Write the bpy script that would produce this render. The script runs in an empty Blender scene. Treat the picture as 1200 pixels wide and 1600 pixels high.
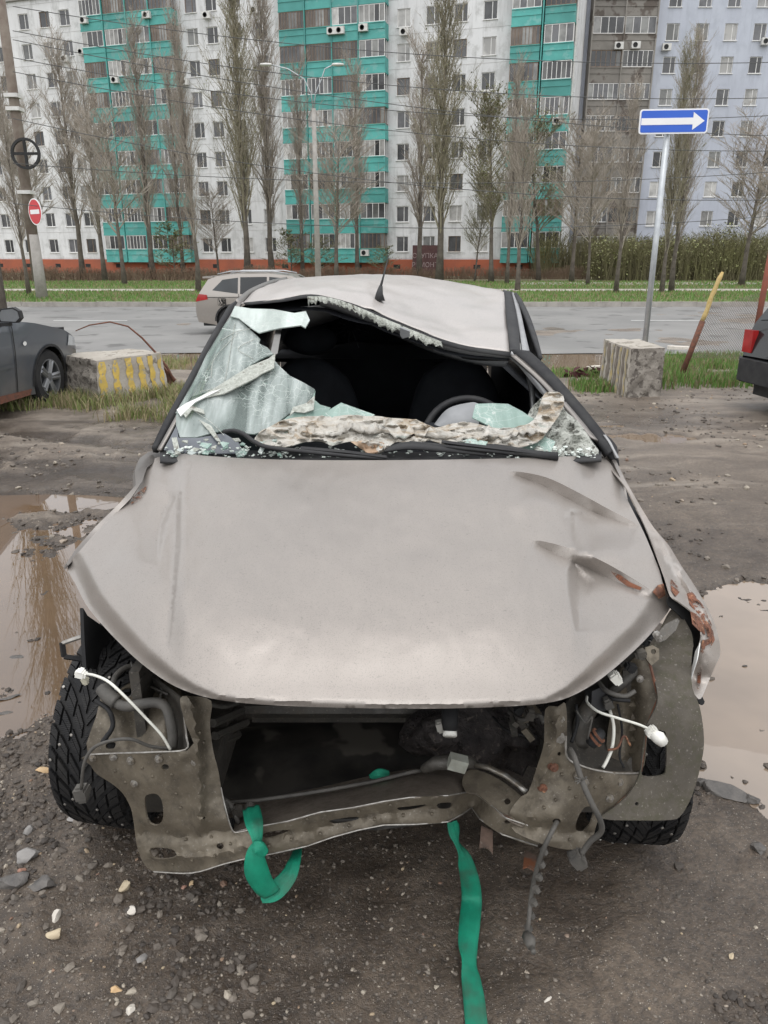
import bpy, bmesh, math, random
import numpy as np
from mathutils import Vector, Matrix, noise as mnoise
from mathutils.geometry import delaunay_2d_cdt
rnd = random.Random(7)
S = bpy.context.scene
col = S.collection
# ------------------------------------------------------------ camera
F = 1160.0; PITCH = math.radians(18.9); CAMH = 1.6
cd = bpy.data.cameras.new('camera'); cam = bpy.data.objects.new('camera', cd); col.objects.link(cam)
cd.sensor_fit = 'VERTICAL'; cd.sensor_height = 36.0; cd.lens = F/1600*36.0
cd.clip_start = 0.05; cd.clip_end = 3000
cam.location = (0, 0, CAMH); cam.rotation_euler = (math.radians(90)-PITCH, 0, 0)
S.camera = cam
# ------------------------------------------------------------ sky and sun (overcast)
SUN_EL, SUN_AZ = math.radians(76), math.radians(185)
w = bpy.data.worlds.new("World"); S.world = w; w.use_nodes = True
nt = w.node_tree; nt.nodes.clear()
sky = nt.nodes.new('ShaderNodeTexSky'); sky.sky_type = 'NISHITA'; sky.sun_disc = False
sky.sun_elevation = SUN_EL; sky.sun_rotation = SUN_AZ
sky.air_density = 1.0; sky.dust_density = 2.0; sky.ozone_density = 1.0
hs = nt.nodes.new('ShaderNodeHueSaturation'); hs.inputs['Saturation'].default_value = 0.12; hs.inputs['Value'].default_value = 1.0
bg = nt.nodes.new('ShaderNodeBackground'); bg.inputs['Strength'].default_value = 0.15
wo = nt.nodes.new('ShaderNodeOutputWorld')
nt.links.new(sky.outputs[0], hs.inputs['Color']); nt.links.new(hs.outputs[0], bg.inputs['Color']); nt.links.new(bg.outputs[0], wo.inputs[0])
sl = bpy.data.lights.new('sun', 'SUN'); sl.energy = 0.6; sl.angle = math.radians(140); sl.color = (1.0, .99, .97)
so = bpy.data.objects.new('sun', sl); col.objects.link(so)
sd = Vector((math.sin(SUN_AZ)*math.cos(SUN_EL), math.cos(SUN_AZ)*math.cos(SUN_EL), math.sin(SUN_EL)))
so.rotation_euler = sd.to_track_quat('Z', 'Y').to_euler(); so.location = (0, 0, 30)
S.view_settings.view_transform = 'Standard'; S.view_settings.look = 'None'
S.view_settings.exposure = 1.05; S.view_settings.gamma = 1
S.view_settings.use_curve_mapping = False
# ------------------------------------------------------------ pixel -> world
cp, sp = math.cos(PITCH), math.sin(PITCH)
CAM = Vector((0, 0, CAMH)); FW = Vector((0, cp, -sp)); UP = Vector((0, sp, cp)); RT = Vector((1, 0, 0))
def ray(px, py): return RT*((px-600)/F) + UP*((800-py)/F) + FW
def UY(px, py, Y): d = ray(px, py); return CAM + d*(Y/d.y)
def UZ(px, py, z): d = ray(px, py); return CAM + d*((z-CAMH)/d.z)
def UP_(px, py, p0, n): d = ray(px, py); return CAM + d*((p0-CAM).dot(n)/d.dot(n))
def to_px(p):
    q = Vector(p)-CAM; dp = q.dot(FW); return 600+F*q.x/dp, 800-F*q.dot(UP)/dp
# ------------------------------------------------------------ objects
def tag(o, label=None, cat=None, group=None, kind=None):
    if label: o['label'] = label
    if cat: o['category'] = cat
    if group: o['group'] = group
    if kind: o['kind'] = kind
    return o
def empty(name, loc=(0, 0, 0), rz=0.0, label=None, cat=None, group=None):
    o = bpy.data.objects.new(name, None); col.objects.link(o); o.empty_display_size = .1
    o.location = loc; o.rotation_euler = (0, 0, rz)
    o['_w'] = 0
    del o['_w']
    return tag(o, label, cat, group)
def org(o):
    """world offset of an unrotated object chain"""
    v = Vector((0, 0, 0))
    while o is not None: v = v + o.location; o = o.parent
    return v
def link(name, me, m=None, parent=None, loc=None):
    o = bpy.data.objects.new(name, me); col.objects.link(o)
    if parent is not None: o.parent = parent
    if loc is not None: o.location = loc
    if m is not None and not len(me.materials):
        for x in (m if isinstance(m, (list, tuple)) else [m]): me.materials.append(x)
    return o
class MB:
    """collects shapes into one mesh"""
    def __init__(s): s.v = []; s.f = []; s.mi = []; s.cur = 0
    def add(s, vs, fs):
        b = len(s.v); s.v += [tuple(v) for v in vs]
        for f in fs: s.f.append(tuple(i+b for i in f)); s.mi.append(s.cur)
        return s
    def box(s, a, b, M=None):
        x0, y0, z0 = a; x1, y1, z1 = b
        vs = [(x0,y0,z0),(x1,y0,z0),(x1,y1,z0),(x0,y1,z0),(x0,y0,z1),(x1,y0,z1),(x1,y1,z1),(x0,y1,z1)]
        if M is not None: vs = [M @ Vector(v) for v in vs]
        return s.add(vs, [(0,3,2,1),(4,5,6,7),(0,1,5,4),(1,2,6,5),(2,3,7,6),(3,0,4,7)])
    def tube(s, pts, r, n=8, cap=True, flat=1.0):
        pts = [Vector(p) for p in pts]; k = len(pts)
        rs = r if isinstance(r, (list, tuple)) else [r]*k
        vs = []; t0 = (pts[1]-pts[0]).normalized()
        a = Vector((0, 0, 1)) if abs(t0.z) < .9 else Vector((1, 0, 0))
        u = t0.cross(a).normalized()
        for i, p in enumerate(pts):
            t = (pts[min(i+1, k-1)]-pts[max(i-1, 0)])
            if t.length < 1e-9: t = t0
            t.normalize(); u = (u - t*u.dot(t)).normalized(); v = t.cross(u)
            for j in range(n):
                c = 2*math.pi*j/n; vs.append(p + (u*math.cos(c)+v*math.sin(c)*flat)*rs[i])
        fs = [(i*n+j, i*n+(j+1) % n, (i+1)*n+(j+1) % n, (i+1)*n+j) for i in range(k-1) for j in range(n)]
        if cap: fs += [tuple(range(n))[::-1], tuple((k-1)*n+j for j in range(n))]
        return s.add(vs, fs)
    def lathe(s, prof, n=24, M=None, closed=False):
        """prof: (r, h) about local z"""
        vs = []
        for r, h in prof:
            for j in range(n):
                c = 2*math.pi*j/n; v = Vector((r*math.cos(c), r*math.sin(c), h)); vs.append(M @ v if M is not None else v)
        k = len(prof); q = k if closed else k-1
        fs = [(i*n+j, i*n+(j+1) % n, ((i+1) % k)*n+(j+1) % n, ((i+1) % k)*n+j) for i in range(q) for j in range(n)]
        if not closed: fs += [tuple(range(n))[::-1], tuple((k-1)*n+j for j in range(n))]
        return s.add(vs, fs)
    def prism(s, poly, z0, z1, M=None):
        n = len(poly); vs = [Vector((x, y, z0)) for x, y in poly]+[Vector((x, y, z1)) for x, y in poly]
        if M is not None: vs = [M @ v for v in vs]
        return s.add(vs, [tuple(range(n))[::-1], tuple(range(n, 2*n))]+[(i, (i+1) % n, n+(i+1) % n, n+i) for i in range(n)])
    def mesh(s, name='mesh', smooth=False, off=None):
        me = bpy.data.meshes.new(name)
        v = s.v if off is None else [(a-off[0], b-off[1], c-off[2]) for a, b, c in s.v]
        me.from_pydata(v, [], s.f); me.polygons.foreach_set('material_index', s.mi)
        if smooth: me.polygons.foreach_set('use_smooth', [True]*len(s.f))
        me.update(); return me
    def build(s, name, m, parent=None, smooth=False, world=True, auto=None):
        off = org(parent) if (world and parent is not None) else None
        me = s.mesh(name, smooth, off); o = link(name, me, m, parent)
        if auto is not None: me.set_sharp_from_angle(angle=math.radians(auto))
        return o
def copy_tree(o, parent=None):
    c = o.copy(); col.objects.link(c); c.parent = parent
    for ch in kids.get(o.name, []) or list(o.children): copy_tree(ch, c)
    return c
kids = {}
# ------------------------------------------------------------ numeric helpers
class TPS:
    def __init__(s, pts, vals, lam=0.0, sc=100.0):
        P = np.array(pts, float)/sc; s.P = P; s.sc = sc; n = len(P)
        K = s._k(np.linalg.norm(P[:, None]-P[None], axis=2)) + lam*np.eye(n)
        A = np.zeros((n+3, n+3)); A[:n, :n] = K; A[:n, n] = 1; A[:n, n+1:] = P; A[n, :n] = 1; A[n+1:, :n] = P.T
        s.w = np.linalg.solve(A, np.concatenate([np.array(vals, float), np.zeros(3)]))
    @staticmethod
    def _k(r): return np.where(r > 1e-9, r*r*np.log(np.maximum(r, 1e-9)), 0)
    def __call__(s, q):
        q = np.atleast_2d(np.array(q, float))/s.sc
        K = s._k(np.linalg.norm(q[:, None]-s.P[None], axis=2)); n = len(s.P)
        return K @ s.w[:n] + s.w[n] + q @ s.w[n+1:]
def pip(P, poly):
    x, y = P[:, 0], P[:, 1]; ins = np.zeros(len(P), bool); n = len(poly)
    for i in range(n):
        x0, y0 = poly[i]; x1, y1 = poly[(i+1) % n]
        c = ((y0 > y) != (y1 > y)); 
        with np.errstate(divide='ignore', invalid='ignore'):
            xi = (x1-x0)*(y-y0)/((y1-y0) if y1 != y0 else 1e-12)+x0
        ins ^= c & (x < xi)
    return ins
def segdist(P, a, b):
    a = np.array(a, float); b = np.array(b, float); d = b-a; L = max(d @ d, 1e-12)
    t = np.clip(((P-a) @ d)/L, 0, 1); q = a+t[:, None]*d; v = P-q
    return np.hypot(v[:, 0], v[:, 1]), t, (P[:, 0]-a[0])*d[1]-(P[:, 1]-a[1])*d[0]
def polydist(P, pl, closed=False):
    best = np.full(len(P), 1e9); tt = np.zeros(len(P)); sg = np.zeros(len(P))
    n = len(pl); m = n if closed else n-1
    for i in range(m):
        d, t, s_ = segdist(P, pl[i], pl[(i+1) % n]); k = d < best
        best[k] = d[k]; tt[k] = (i+t[k])/m; sg[k] = np.sign(s_[k])
    return best, tt, sg
def subdiv(pl, res, closed=True):
    out = []; n = len(pl)
    for i in range(n if closed else n-1):
        a = pl[i]; b = pl[(i+1) % n]; L = math.hypot(b[0]-a[0], b[1]-a[1]); k = max(1, int(L/res))
        for j in range(k): out.append((a[0]+(b[0]-a[0])*j/k, a[1]+(b[1]-a[1])*j/k))
    if not closed: out.append(pl[-1])
    return out
def smooth_pl(pl, k=6, closed=False):
    """Catmull-Rom through the points (any dimension)"""
    P = [np.array(p, float) for p in pl]; n = len(P); out = []
    for i in range(n if closed else n-1):
        p0 = P[(i-1) % n] if (closed or i > 0) else 2*P[0]-P[1]
        p1 = P[i]; p2 = P[(i+1) % n]
        p3 = P[(i+2) % n] if (closed or i < n-2) else 2*P[-1]-P[-2]
        for j in range(k):
            t = j/k; out.append(tuple(.5*((2*p1)+(-p0+p2)*t+(2*p0-5*p1+4*p2-p3)*t*t+(-p0+3*p1-3*p2+p3)*t**3)))
    if not closed: out.append(tuple(P[-1]))
    return out
def ell(cx, cy, rx, ry, n=14, rot=0):
    c, s_ = math.cos(rot), math.sin(rot)
    return [(cx+rx*math.cos(a)*c-ry*math.sin(a)*s_, cy+rx*math.cos(a)*s_+ry*math.sin(a)*c) for a in [2*math.pi*i/n for i in range(n)]]
def tri2d(outline, holes, res, jit=.25, seed=3, cuts=()):
    r = np.random.RandomState(seed)
    loops = [subdiv(outline, res)]+[subdiv(smooth_pl(h, 3, True) if len(h) < 10 else h, res*.7) for h in holes]
    O = np.array(outline, float); x0, y0 = O.min(0); x1, y1 = O.max(0)
    gx, gy = np.meshgrid(np.arange(x0+res/2, x1, res), np.arange(y0+res/2, y1, res)); gx[::2] += res/2
    G = np.stack([gx.ravel(), gy.ravel()], 1)+r.uniform(-jit, jit, (gx.size, 2))*res
    k = pip(G, loops[0])
    for h in loops[1:]: k &= ~pip(G, h)
    G = G[k]
    if len(G):
        dm = np.full(len(G), 1e9)
        for L in loops: dm = np.minimum(dm, polydist(G, L, True)[0])
        for c_ in cuts: dm = np.minimum(dm, polydist(G, c_)[0])
        G = G[dm > res*.45]
    vs = []; ed = []
    for L in loops:
        b = len(vs); vs += [Vector(p) for p in L]; ed += [(b+i, b+(i+1) % len(L)) for i in range(len(L))]
    for c_ in cuts:
        q = subdiv(c_, res, False); b = len(vs); vs += [Vector(p) for p in q]; ed += [(b+i, b+i+1) for i in range(len(q)-1)]
    vs += [Vector(p) for p in G.tolist()]
    V, E, Fc, _, _, _ = delaunay_2d_cdt(vs, ed, [], 0, 1e-5)
    A = np.array([(v.x, v.y) for v in V]); T = np.array([f for f in Fc if len(f) == 3])
    C = A[T].mean(1); k = pip(C, loops[0])
    for h in loops[1:]: k &= ~pip(C, h)
    return A, T[k]
def sheet_mesh(name, V3, T, thick, smooth=True, toward=None):
    """3D triangles + thickness away from `toward` (the outside)"""
    V3 = np.array(V3, float); a, b, c = V3[T[:, 0]], V3[T[:, 1]], V3[T[:, 2]]
    fn = np.cross(b-a, c-a)
    if toward is not None:
        if ((np.array(toward)[None]-(a+b+c)/3)*fn).sum() < 0: T = T[:, ::-1]; fn = -fn
    vn = np.zeros_like(V3)
    for i in range(3): np.add.at(vn, T[:, i], fn)
    vn /= np.maximum(np.linalg.norm(vn, axis=1), 1e-12)[:, None]
    n = len(V3); faces = [tuple(t) for t in T.tolist()]; verts = V3.tolist()
    if thick:
        verts += (V3-vn*thick).tolist(); faces += [(t[2]+n, t[1]+n, t[0]+n) for t in T.tolist()]
        e = {}
        for t in T.tolist():
            for i in range(3): e[(t[i], t[(i+1) % 3])] = 1
        faces += [(j, i, i+n, j+n) for (i, j) in e if (j, i) not in e]
    me = bpy.data.meshes.new(name); me.from_pydata(verts, [], faces)
    if smooth:
        me.polygons.foreach_set('use_smooth', [True]*len(faces)); me.update(); me.set_sharp_from_angle(angle=math.radians(50))
    me.update(); return me
def plate(name, outline, holes, fn, thick, m, parent, res=12, jit=.25, smooth=True):
    """outline in photo pixels, fn(N x 2 array) -> list of world points"""
    if len(outline) >= 12 and res <= 10: outline = smooth_pl(outline, 3, True)
    A, T = tri2d(outline, holes, res, jit)
    V3 = fn(A); off = org(parent) if parent is not None else Vector((0, 0, 0))
    V3 = [(p[0]-off.x, p[1]-off.y, p[2]-off.z) for p in V3]
    cpos = CAM-off
    return link(name, sheet_mesh(name, V3, T, thick, smooth, tuple(cpos)), m, parent)
def fY(tps, bump=None):
    def f(A):
        Y = tps(A)
        if bump is not None: Y = Y+bump(A)
        return [UY(a[0], a[1], y) for a, y in zip(A.tolist(), Y.tolist())]
    return f
def npnoise(A, sc, seed=0, oct=3):
    return np.array([mnoise.fractal(Vector((a[0]*sc, a[1]*sc, seed*7.3)), 1.0, 2.0, oct) for a in A.tolist()])
# ------------------------------------------------------------ materials
def new_mat(name):
    m = bpy.data.materials.new(name); m.use_nodes = True; return m, m.node_tree, m.node_tree.nodes['Principled BSDF']
def N(t, kind, **kw):
    n = t.nodes.new(kind)
    for k, v in kw.items():
        if hasattr(n, k): setattr(n, k, v)
        else: n.inputs[k.replace('_', ' ')].default_value = v
    return n
def L(t, a, b): t.links.new(a, b)
def noise_node(t, scale, detail=5, rough=.6, coord='Object', vec=None, dist=0):
    if vec is None:
        tc = t.nodes.new('ShaderNodeTexCoord'); vec = tc.outputs[coord]
        if coord == 'Object':
            oi = t.nodes.new('ShaderNodeObjectInfo'); va = t.nodes.new('ShaderNodeVectorMath'); t.links.new(vec, va.inputs[0]); t.links.new(oi.outputs['Location'], va.inputs[1]); vec = va.outputs[0]
    n = t.nodes.new('ShaderNodeTexNoise'); n.inputs['Scale'].default_value = scale; n.inputs['Detail'].default_value = detail
    n.inputs['Roughness'].default_value = rough; n.inputs['Distortion'].default_value = dist
    L(t, vec, n.inputs['Vector']); return n
def ramp(t, src, stops):
    r = t.nodes.new('ShaderNodeValToRGB'); e = r.color_ramp.elements
    while len(e) < len(stops): e.new(.5)
    for i, (p, c) in enumerate(stops):
        e[i].position = p; e[i].color = (c, c, c, 1) if isinstance(c, (int, float)) else (*c, 1)
    L(t, src, r.inputs[0]); return r
def mixc(t, fac, a, b, mode='MIX'):
    m = t.nodes.new('ShaderNodeMix'); m.data_type = 'RGBA'; m.blend_type = mode
    for s_, v in ((m.inputs[0], fac), (m.inputs[6], a), (m.inputs[7], b)):
        if isinstance(v, (int, float)): s_.default_value = v
        elif isinstance(v, tuple): s_.default_value = (*v, 1)
        else: L(t, v, s_)
    return m.outputs[2]
def bumpn(t, b, src, strength=.3, dist=.01, prev=None):
    n = t.nodes.new('ShaderNodeBump'); n.inputs['Strength'].default_value = strength; n.inputs['Distance'].default_value = dist
    L(t, src, n.inputs['Height'])
    if prev is not None: L(t, prev, n.inputs['Normal'])
    if b is not None: L(t, n.outputs[0], b.inputs['Normal'])
    return n.outputs[0]
def M(name, c1, c2=None, scale=8, rough=.6, metal=0, bump=0, bscale=None, bdist=.005, lo=.35, hi=.65, rvar=0, coord='Object', c3=None, s3=40, f3=.6, detail=6, ovar=0):
    """two-tone noise material; c3 adds sparse spots"""
    m, t, b = new_mat(name)
    b.inputs['Roughness'].default_value = rough; b.inputs['Metallic'].default_value = metal
    if max(c1) < .05: b.inputs['Specular IOR Level'].default_value = .22
    if c2 is None: c2 = tuple(x*.8 for x in c1)
    n = noise_node(t, scale, detail, coord=coord)
    r = ramp(t, n.outputs['Fac'], [(lo, c1), (hi, c2)]); out = r.outputs[0]
    if c3 is not None:
        n3 = noise_node(t, s3, 3, coord=coord); r3 = ramp(t, n3.outputs['Fac'], [(f3, 0.0), (f3+.06, 1.0)])
        out = mixc(t, r3.outputs[0], out, c3)
    L(t, out, b.inputs['Base Color'])
    if rvar:
        rr = ramp(t, n.outputs['Fac'], [(lo, max(0, rough-rvar)), (hi, min(1, rough+rvar))]); L(t, rr.outputs[0], b.inputs['Roughness'])
    if ovar:
        oi = N(t, 'ShaderNodeObjectInfo'); g = ramp(t, oi.outputs['Random'], [(0, 1-ovar), (1, 1.)]); L(t, mixc(t, 1.0, out, g.outputs[0], 'MULTIPLY'), b.inputs['Base Color'])
    if bump:
        n2 = noise_node(t, bscale or scale*4, 6, coord=coord); bumpn(t, b, n2.outputs['Fac'], bump, bdist)
    return m
# ============================================================ GROUND
class VN:
    def __init__(s, seed): s.t = np.random.RandomState(seed).rand(256, 256)
    def __call__(s, x, y, sc):
        x = x*sc; y = y*sc; xi = np.floor(x).astype(int); yi = np.floor(y).astype(int); fx = x-xi; fy = y-yi
        fx = fx*fx*fx*(fx*(fx*6-15)+10); fy = fy*fy*fy*(fy*(fy*6-15)+10)
        g = lambda a, b: s.t[a & 255, b & 255]
        return (g(xi, yi)*(1-fx)+g(xi+1, yi)*fx)*(1-fy)+(g(xi, yi+1)*(1-fx)+g(xi+1, yi+1)*fx)*fy-.5
vn = [VN(i) for i in range(8)]
def fbm(x, y, sc, o=4, g=.5):
    r = 0; a = 1
    for i in range(o): r = r+a*vn[i](x+i*17.3, y-i*9.1, sc*2**i); a *= g
    return r
def sstep(a, b, x): t = np.clip((x-a)/(b-a), 0, 1); return t*t*(3-2*t)
PUD = [(-2.42, 3.2, 1.55, 1.38, 0.0), (2.42, 2.5, 1.42, 1.0, 0.0), (2.55, 6.85, .42, .27, -.2), (2.15, 7.5, .35, .09, -.5),
       (-3.9, 14.0, 1.5, 1.5, 0), (3.6, 14.9, 1.5, 1.7, .1), (-2.35, 5.0, .75, .38, .3)]
def ground_z(x, y):
    x = np.asarray(x, float); y = np.asarray(y, float)
    b = -.27*sstep(9.5, 13.5+.0*x, y+fbm(x, y, .5, 3)*2.2)
    z = b+fbm(x, y, .35, 3)*.05*sstep(1, 4, np.abs(x)+y*.3)+fbm(x, y, 1.7, 3)*.022
    near = 1-sstep(9, 16, y)
    z = z+fbm(x, y, 9, 3, .6)*.012*near+np.abs(fbm(x, y, 30, 2))*.006*near
    left = sstep(.1, -1.2, x)*(1-sstep(5, 9, y))
    z = z+np.maximum(0, fbm(x, y, 5.5, 3, .6)-.12)*.07*left
    # tyre tracks on the right and the left
    for (ax, ay, bx, by) in ((2.0, 6.0, 4.4, 4.0), (2.4, 6.8, 5.0, 4.8), (-2.0, 5.6, -4.5, 6.6), (-1.8, 6.3, -4.5, 7.5)):
        P = np.stack([x.ravel(), y.ravel()], 1); d, t, _ = segdist(P, (ax, ay), (bx, by)); d = d.reshape(x.shape)
        z = z-.018*np.exp(-(d/.13)**2)+.012*np.exp(-((d-.26)/.09)**2)
    for i, (cx, cy, rx, ry, rot) in enumerate(PUD):
        c, s_ = math.cos(rot), math.sin(rot); u = ((x-cx)*c+(y-cy)*s_)/rx; v = (-(x-cx)*s_+(y-cy)*c)/ry
        d = np.sqrt(u*u+v*v)+fbm(x, y, 1.3 if rx > .6 else 3, 6, .66)*.46
        k = 1-sstep(.8, 1.1, d); lvl = -.01 if cy < 9 else -.262
        if cy < 9: z = z*(1-k)+(lvl-.028+fbm(x, y, 6, 4, .6)*.042)*k
        else: z = z*(1-k)+(-.30)*k
    # mud spit reaching into the left puddle
    return z
def axis(a, b, fine, lo, hi, g=1.06):
    c = list(np.arange(lo, hi, fine)); s_ = fine; x = hi
    while x < b: c.append(x); s_ *= g; x += s_
    s_ = fine; x = lo; pre = []
    while x > a: s_ *= g; x -= s_; pre.append(x)
    return np.array(pre[::-1]+c)
XS = axis(-500, 500, .02, -2.9, 2.9, 1.045); YS = axis(-30, 900, .02, .9, 6.0, 1.03)
gx, gy = np.meshgrid(XS, YS); gz = ground_z(gx, gy); nx, ny = len(XS), len(YS)
gz = np.where(gy > 29, -.32, gz)
me = bpy.data.meshes.new('ground'); idx = np.arange(nx*ny).reshape(ny, nx)
q = np.stack([idx[:-1, :-1], idx[:-1, 1:], idx[1:, 1:], idx[1:, :-1]], -1).reshape(-1, 4)
me.vertices.add(nx*ny); me.vertices.foreach_set('co', np.stack([gx, gy, gz], -1).ravel())
me.loops.add(q.size); me.loops.foreach_set('vertex_index', q.ravel()); me.polygons.add(len(q))
me.polygons.foreach_set('loop_start', np.arange(0, q.size, 4)); me.polygons.foreach_set('loop_total', np.full(len(q), 4))
me.polygons.foreach_set('use_smooth', np.ones(len(q), bool)); me.update(); me.validate()
m, t, b = new_mat('wet_mud_asphalt'); tc = N(t, 'ShaderNodeTexCoord'); O = tc.outputs['Object']
n1 = noise_node(t, .45, 6, .6, vec=O); n2 = noise_node(t, 6, 6, .7, vec=O); n3 = noise_node(t, 60, 5, .7, vec=O); n4 = noise_node(t, 260, 3, .6, vec=O)
c = ramp(t, n1.outputs['Fac'], [(.35, (.062, .044, .030)), (.5, (.115, .086, .062)), (.66, (.19, .15, .112))]).outputs[0]
c = mixc(t, .55, c, ramp(t, n2.outputs['Fac'], [(.35, (.046, .034, .024)), (.6, (.175, .138, .104))]).outputs[0])
c = mixc(t, ramp(t, n3.outputs['Fac'], [(.35, .7), (.6, 0.)]).outputs[0], c, (.04, .034, .03))
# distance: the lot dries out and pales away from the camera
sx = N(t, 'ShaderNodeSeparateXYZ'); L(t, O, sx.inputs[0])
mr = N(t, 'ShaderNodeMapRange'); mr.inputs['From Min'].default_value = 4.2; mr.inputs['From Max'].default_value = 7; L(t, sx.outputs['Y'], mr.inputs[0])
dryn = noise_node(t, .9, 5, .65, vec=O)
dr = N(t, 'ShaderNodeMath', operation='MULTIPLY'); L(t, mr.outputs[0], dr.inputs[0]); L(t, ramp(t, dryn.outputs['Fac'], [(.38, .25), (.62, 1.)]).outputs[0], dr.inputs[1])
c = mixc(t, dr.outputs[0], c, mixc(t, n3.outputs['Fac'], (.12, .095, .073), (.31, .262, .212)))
lf = N(t, 'ShaderNodeMath', operation='LESS_THAN'); lf.inputs[1].default_value = 0; L(t, sx.outputs['X'], lf.inputs[0]); trk = []
for ang_ in (math.radians(40), math.radians(-24)):
    mp_ = N(t, 'ShaderNodeMapping'); mp_.inputs['Rotation'].default_value = (0, 0, ang_); mp_.inputs['Scale'].default_value = (.8, 3.6, 1); L(t, O, mp_.inputs['Vector']); trk.append(noise_node(t, 1.0, 7, .62, vec=mp_.outputs[0], dist=.4).outputs['Fac'])
tkm = mixc(t, lf.outputs[0], trk[0], trk[1]); mr3 = N(t, 'ShaderNodeMapRange'); mr3.inputs['From Min'].default_value = 3.0; mr3.inputs['From Max'].default_value = 5.5; L(t, sx.outputs['Y'], mr3.inputs[0])
tk2 = N(t, 'ShaderNodeMath', operation='MULTIPLY'); L(t, mr3.outputs[0], tk2.inputs[0]); L(t, ramp(t, tkm, [(.34, .7), (.56, 0.)]).outputs[0], tk2.inputs[1]); c = mixc(t, tk2.outputs[0], c, (.06, .046, .036))
tk3 = N(t, 'ShaderNodeMath', operation='MULTIPLY'); L(t, mr3.outputs[0], tk3.inputs[0]); L(t, ramp(t, tkm, [(.54, 0.), (.72, .55)]).outputs[0], tk3.inputs[1]); c = mixc(t, tk3.outputs[0], c, (.36, .32, .27))
vor = N(t, 'ShaderNodeTexVoronoi'); vor.inputs['Scale'].default_value = 85; L(t, O, vor.inputs['Vector'])
vr = ramp(t, vor.outputs['Distance'], [(.16, 1.), (.24, 0.)]); 
sep = N(t, 'ShaderNodeSeparateColor'); L(t, vor.outputs['Color'], sep.inputs[0])
pk = ramp(t, sep.outputs[0], [(.72, 0.), (.76, 1.)]); mm = N(t, 'ShaderNodeMath', operation='MULTIPLY'); L(t, vr.outputs[0], mm.inputs[0]); L(t, pk.outputs[0], mm.inputs[1])
c = mixc(t, mm.outputs[0], c, mixc(t, sep.outputs[1], (.16, .14, .12), (.42, .37, .30)))
vor2 = N(t, 'ShaderNodeTexVoronoi'); vor2.inputs['Scale'].default_value = 220; L(t, O, vor2.inputs['Vector'])
sep2 = N(t, 'ShaderNodeSeparateColor'); L(t, vor2.outputs['Color'], sep2.inputs[0])
m2 = N(t, 'ShaderNodeMath', operation='MULTIPLY'); L(t, ramp(t, vor2.outputs['Distance'], [(.2, 1.), (.3, 0.)]).outputs[0], m2.inputs[0]); L(t, ramp(t, sep2.outputs[0], [(.70, 0.), (.76, .9)]).outputs[0], m2.inputs[1])
c = mixc(t, m2.outputs[0], c, (.30, .27, .23))
wz = N(t, 'ShaderNodeMapRange'); wz.inputs['From Min'].default_value = .012; wz.inputs['From Max'].default_value = -.016; L(t, sx.outputs['Z'], wz.inputs[0]); nr_ = N(t, 'ShaderNodeMapRange'); nr_.inputs['From Min'].default_value = 9; nr_.inputs['From Max'].default_value = 8; L(t, sx.outputs['Y'], nr_.inputs[0]); wm = N(t, 'ShaderNodeMath', operation='MULTIPLY'); L(t, wz.outputs[0], wm.inputs[0]); L(t, nr_.outputs[0], wm.inputs[1]); c = mixc(t, wm.outputs[0], c, (.45, .42, .40), 'MULTIPLY')
L(t, c, b.inputs['Base Color'])
rgh = ramp(t, n1.outputs['Fac'], [(.38, .36), (.62, .72)]).outputs[0]; L(t, mixc(t, wm.outputs[0], rgh, (.22, .22, .22)), b.inputs['Roughness'])
p1 = bumpn(t, None, n3.outputs['Fac'], .75, .012); p2 = bumpn(t, None, n4.outputs['Fac'], .5, .004, p1); p3 = bumpn(t, None, mm.outputs[0], .6, .006, p2)
L(t, p3, b.inputs['Normal'])
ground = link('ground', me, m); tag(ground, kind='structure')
# ---- water
def water_mat(name, c):
    m, t, b = new_mat(name); n = noise_node(t, 1.2, 4); L(t, ramp(t, n.outputs['Fac'], [(.35, c), (.65, tuple(x*.72 for x in c))]).outputs[0], b.inputs['Base Color'])
    b.inputs['Roughness'].default_value = .015; b.inputs['IOR'].default_value = 2.0
    n2 = noise_node(t, 9, 2, .5); bumpn(t, b, n2.outputs['Fac'], .02, .004); return m
MW = water_mat('muddy_water', (.15, .098, .06)); MW2 = water_mat('tan_muddy_water', (.27, .205, .15)); MW3 = water_mat('far_muddy_water', (.20, .145, .10))
def water(cx, cy, rx, ry, z, m):
    mb = MB(); mb.prism(ell(cx, cy, rx, ry, 40), z-.002, z); return tag(mb.build('puddle_water', m), kind='structure')
water(-2.42, 3.2, 2.1, 1.9, -.012, MW); water(2.42, 2.5, 2.0, 1.45, -.012, MW2); water(2.45, 6.95, .75, .5, -.016, MW3)
water(-3.9, 14.0, 2.2, 2.1, -.266, MW3); water(3.6, 14.9, 2.2, 2.3, -.262, MW3)
# ---- road
MROAD = M('road_asphalt', (.15, .148, .142), (.215, .21, .20), .35, .7, bump=.3, bscale=60, bdist=.004, c3=(.10, .097, .092), s3=.9, f3=.58)
def strip(name, x0, x1, y0, y1, z, m, kind='structure', n=60, wob=0, wob1=0):
    xs = np.linspace(x0, x1, n); vs = []; fs = []
    for i, x in enumerate(xs):
        a = y0+wob*mnoise.noise(Vector((x*.4, y0, 0))); c_ = y1+wob1*mnoise.noise(Vector((x*.4, y1, 5)))
        vs += [(x, a, z), (x, c_, z)]
    fs = [(2*i, 2*i+2, 2*i+3, 2*i+1) for i in range(n-1)]
    mb = MB().add(vs, fs); return tag(mb.build(name, m), kind=kind)
strip('road', -150, 150, 15.4, 30.75, -.25, MROAD, n=400, wob=1.1)
MWHITE = M('worn_road_paint', (.62, .62, .60), (.45, .45, .43), 6, .7)
mb = MB()
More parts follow.
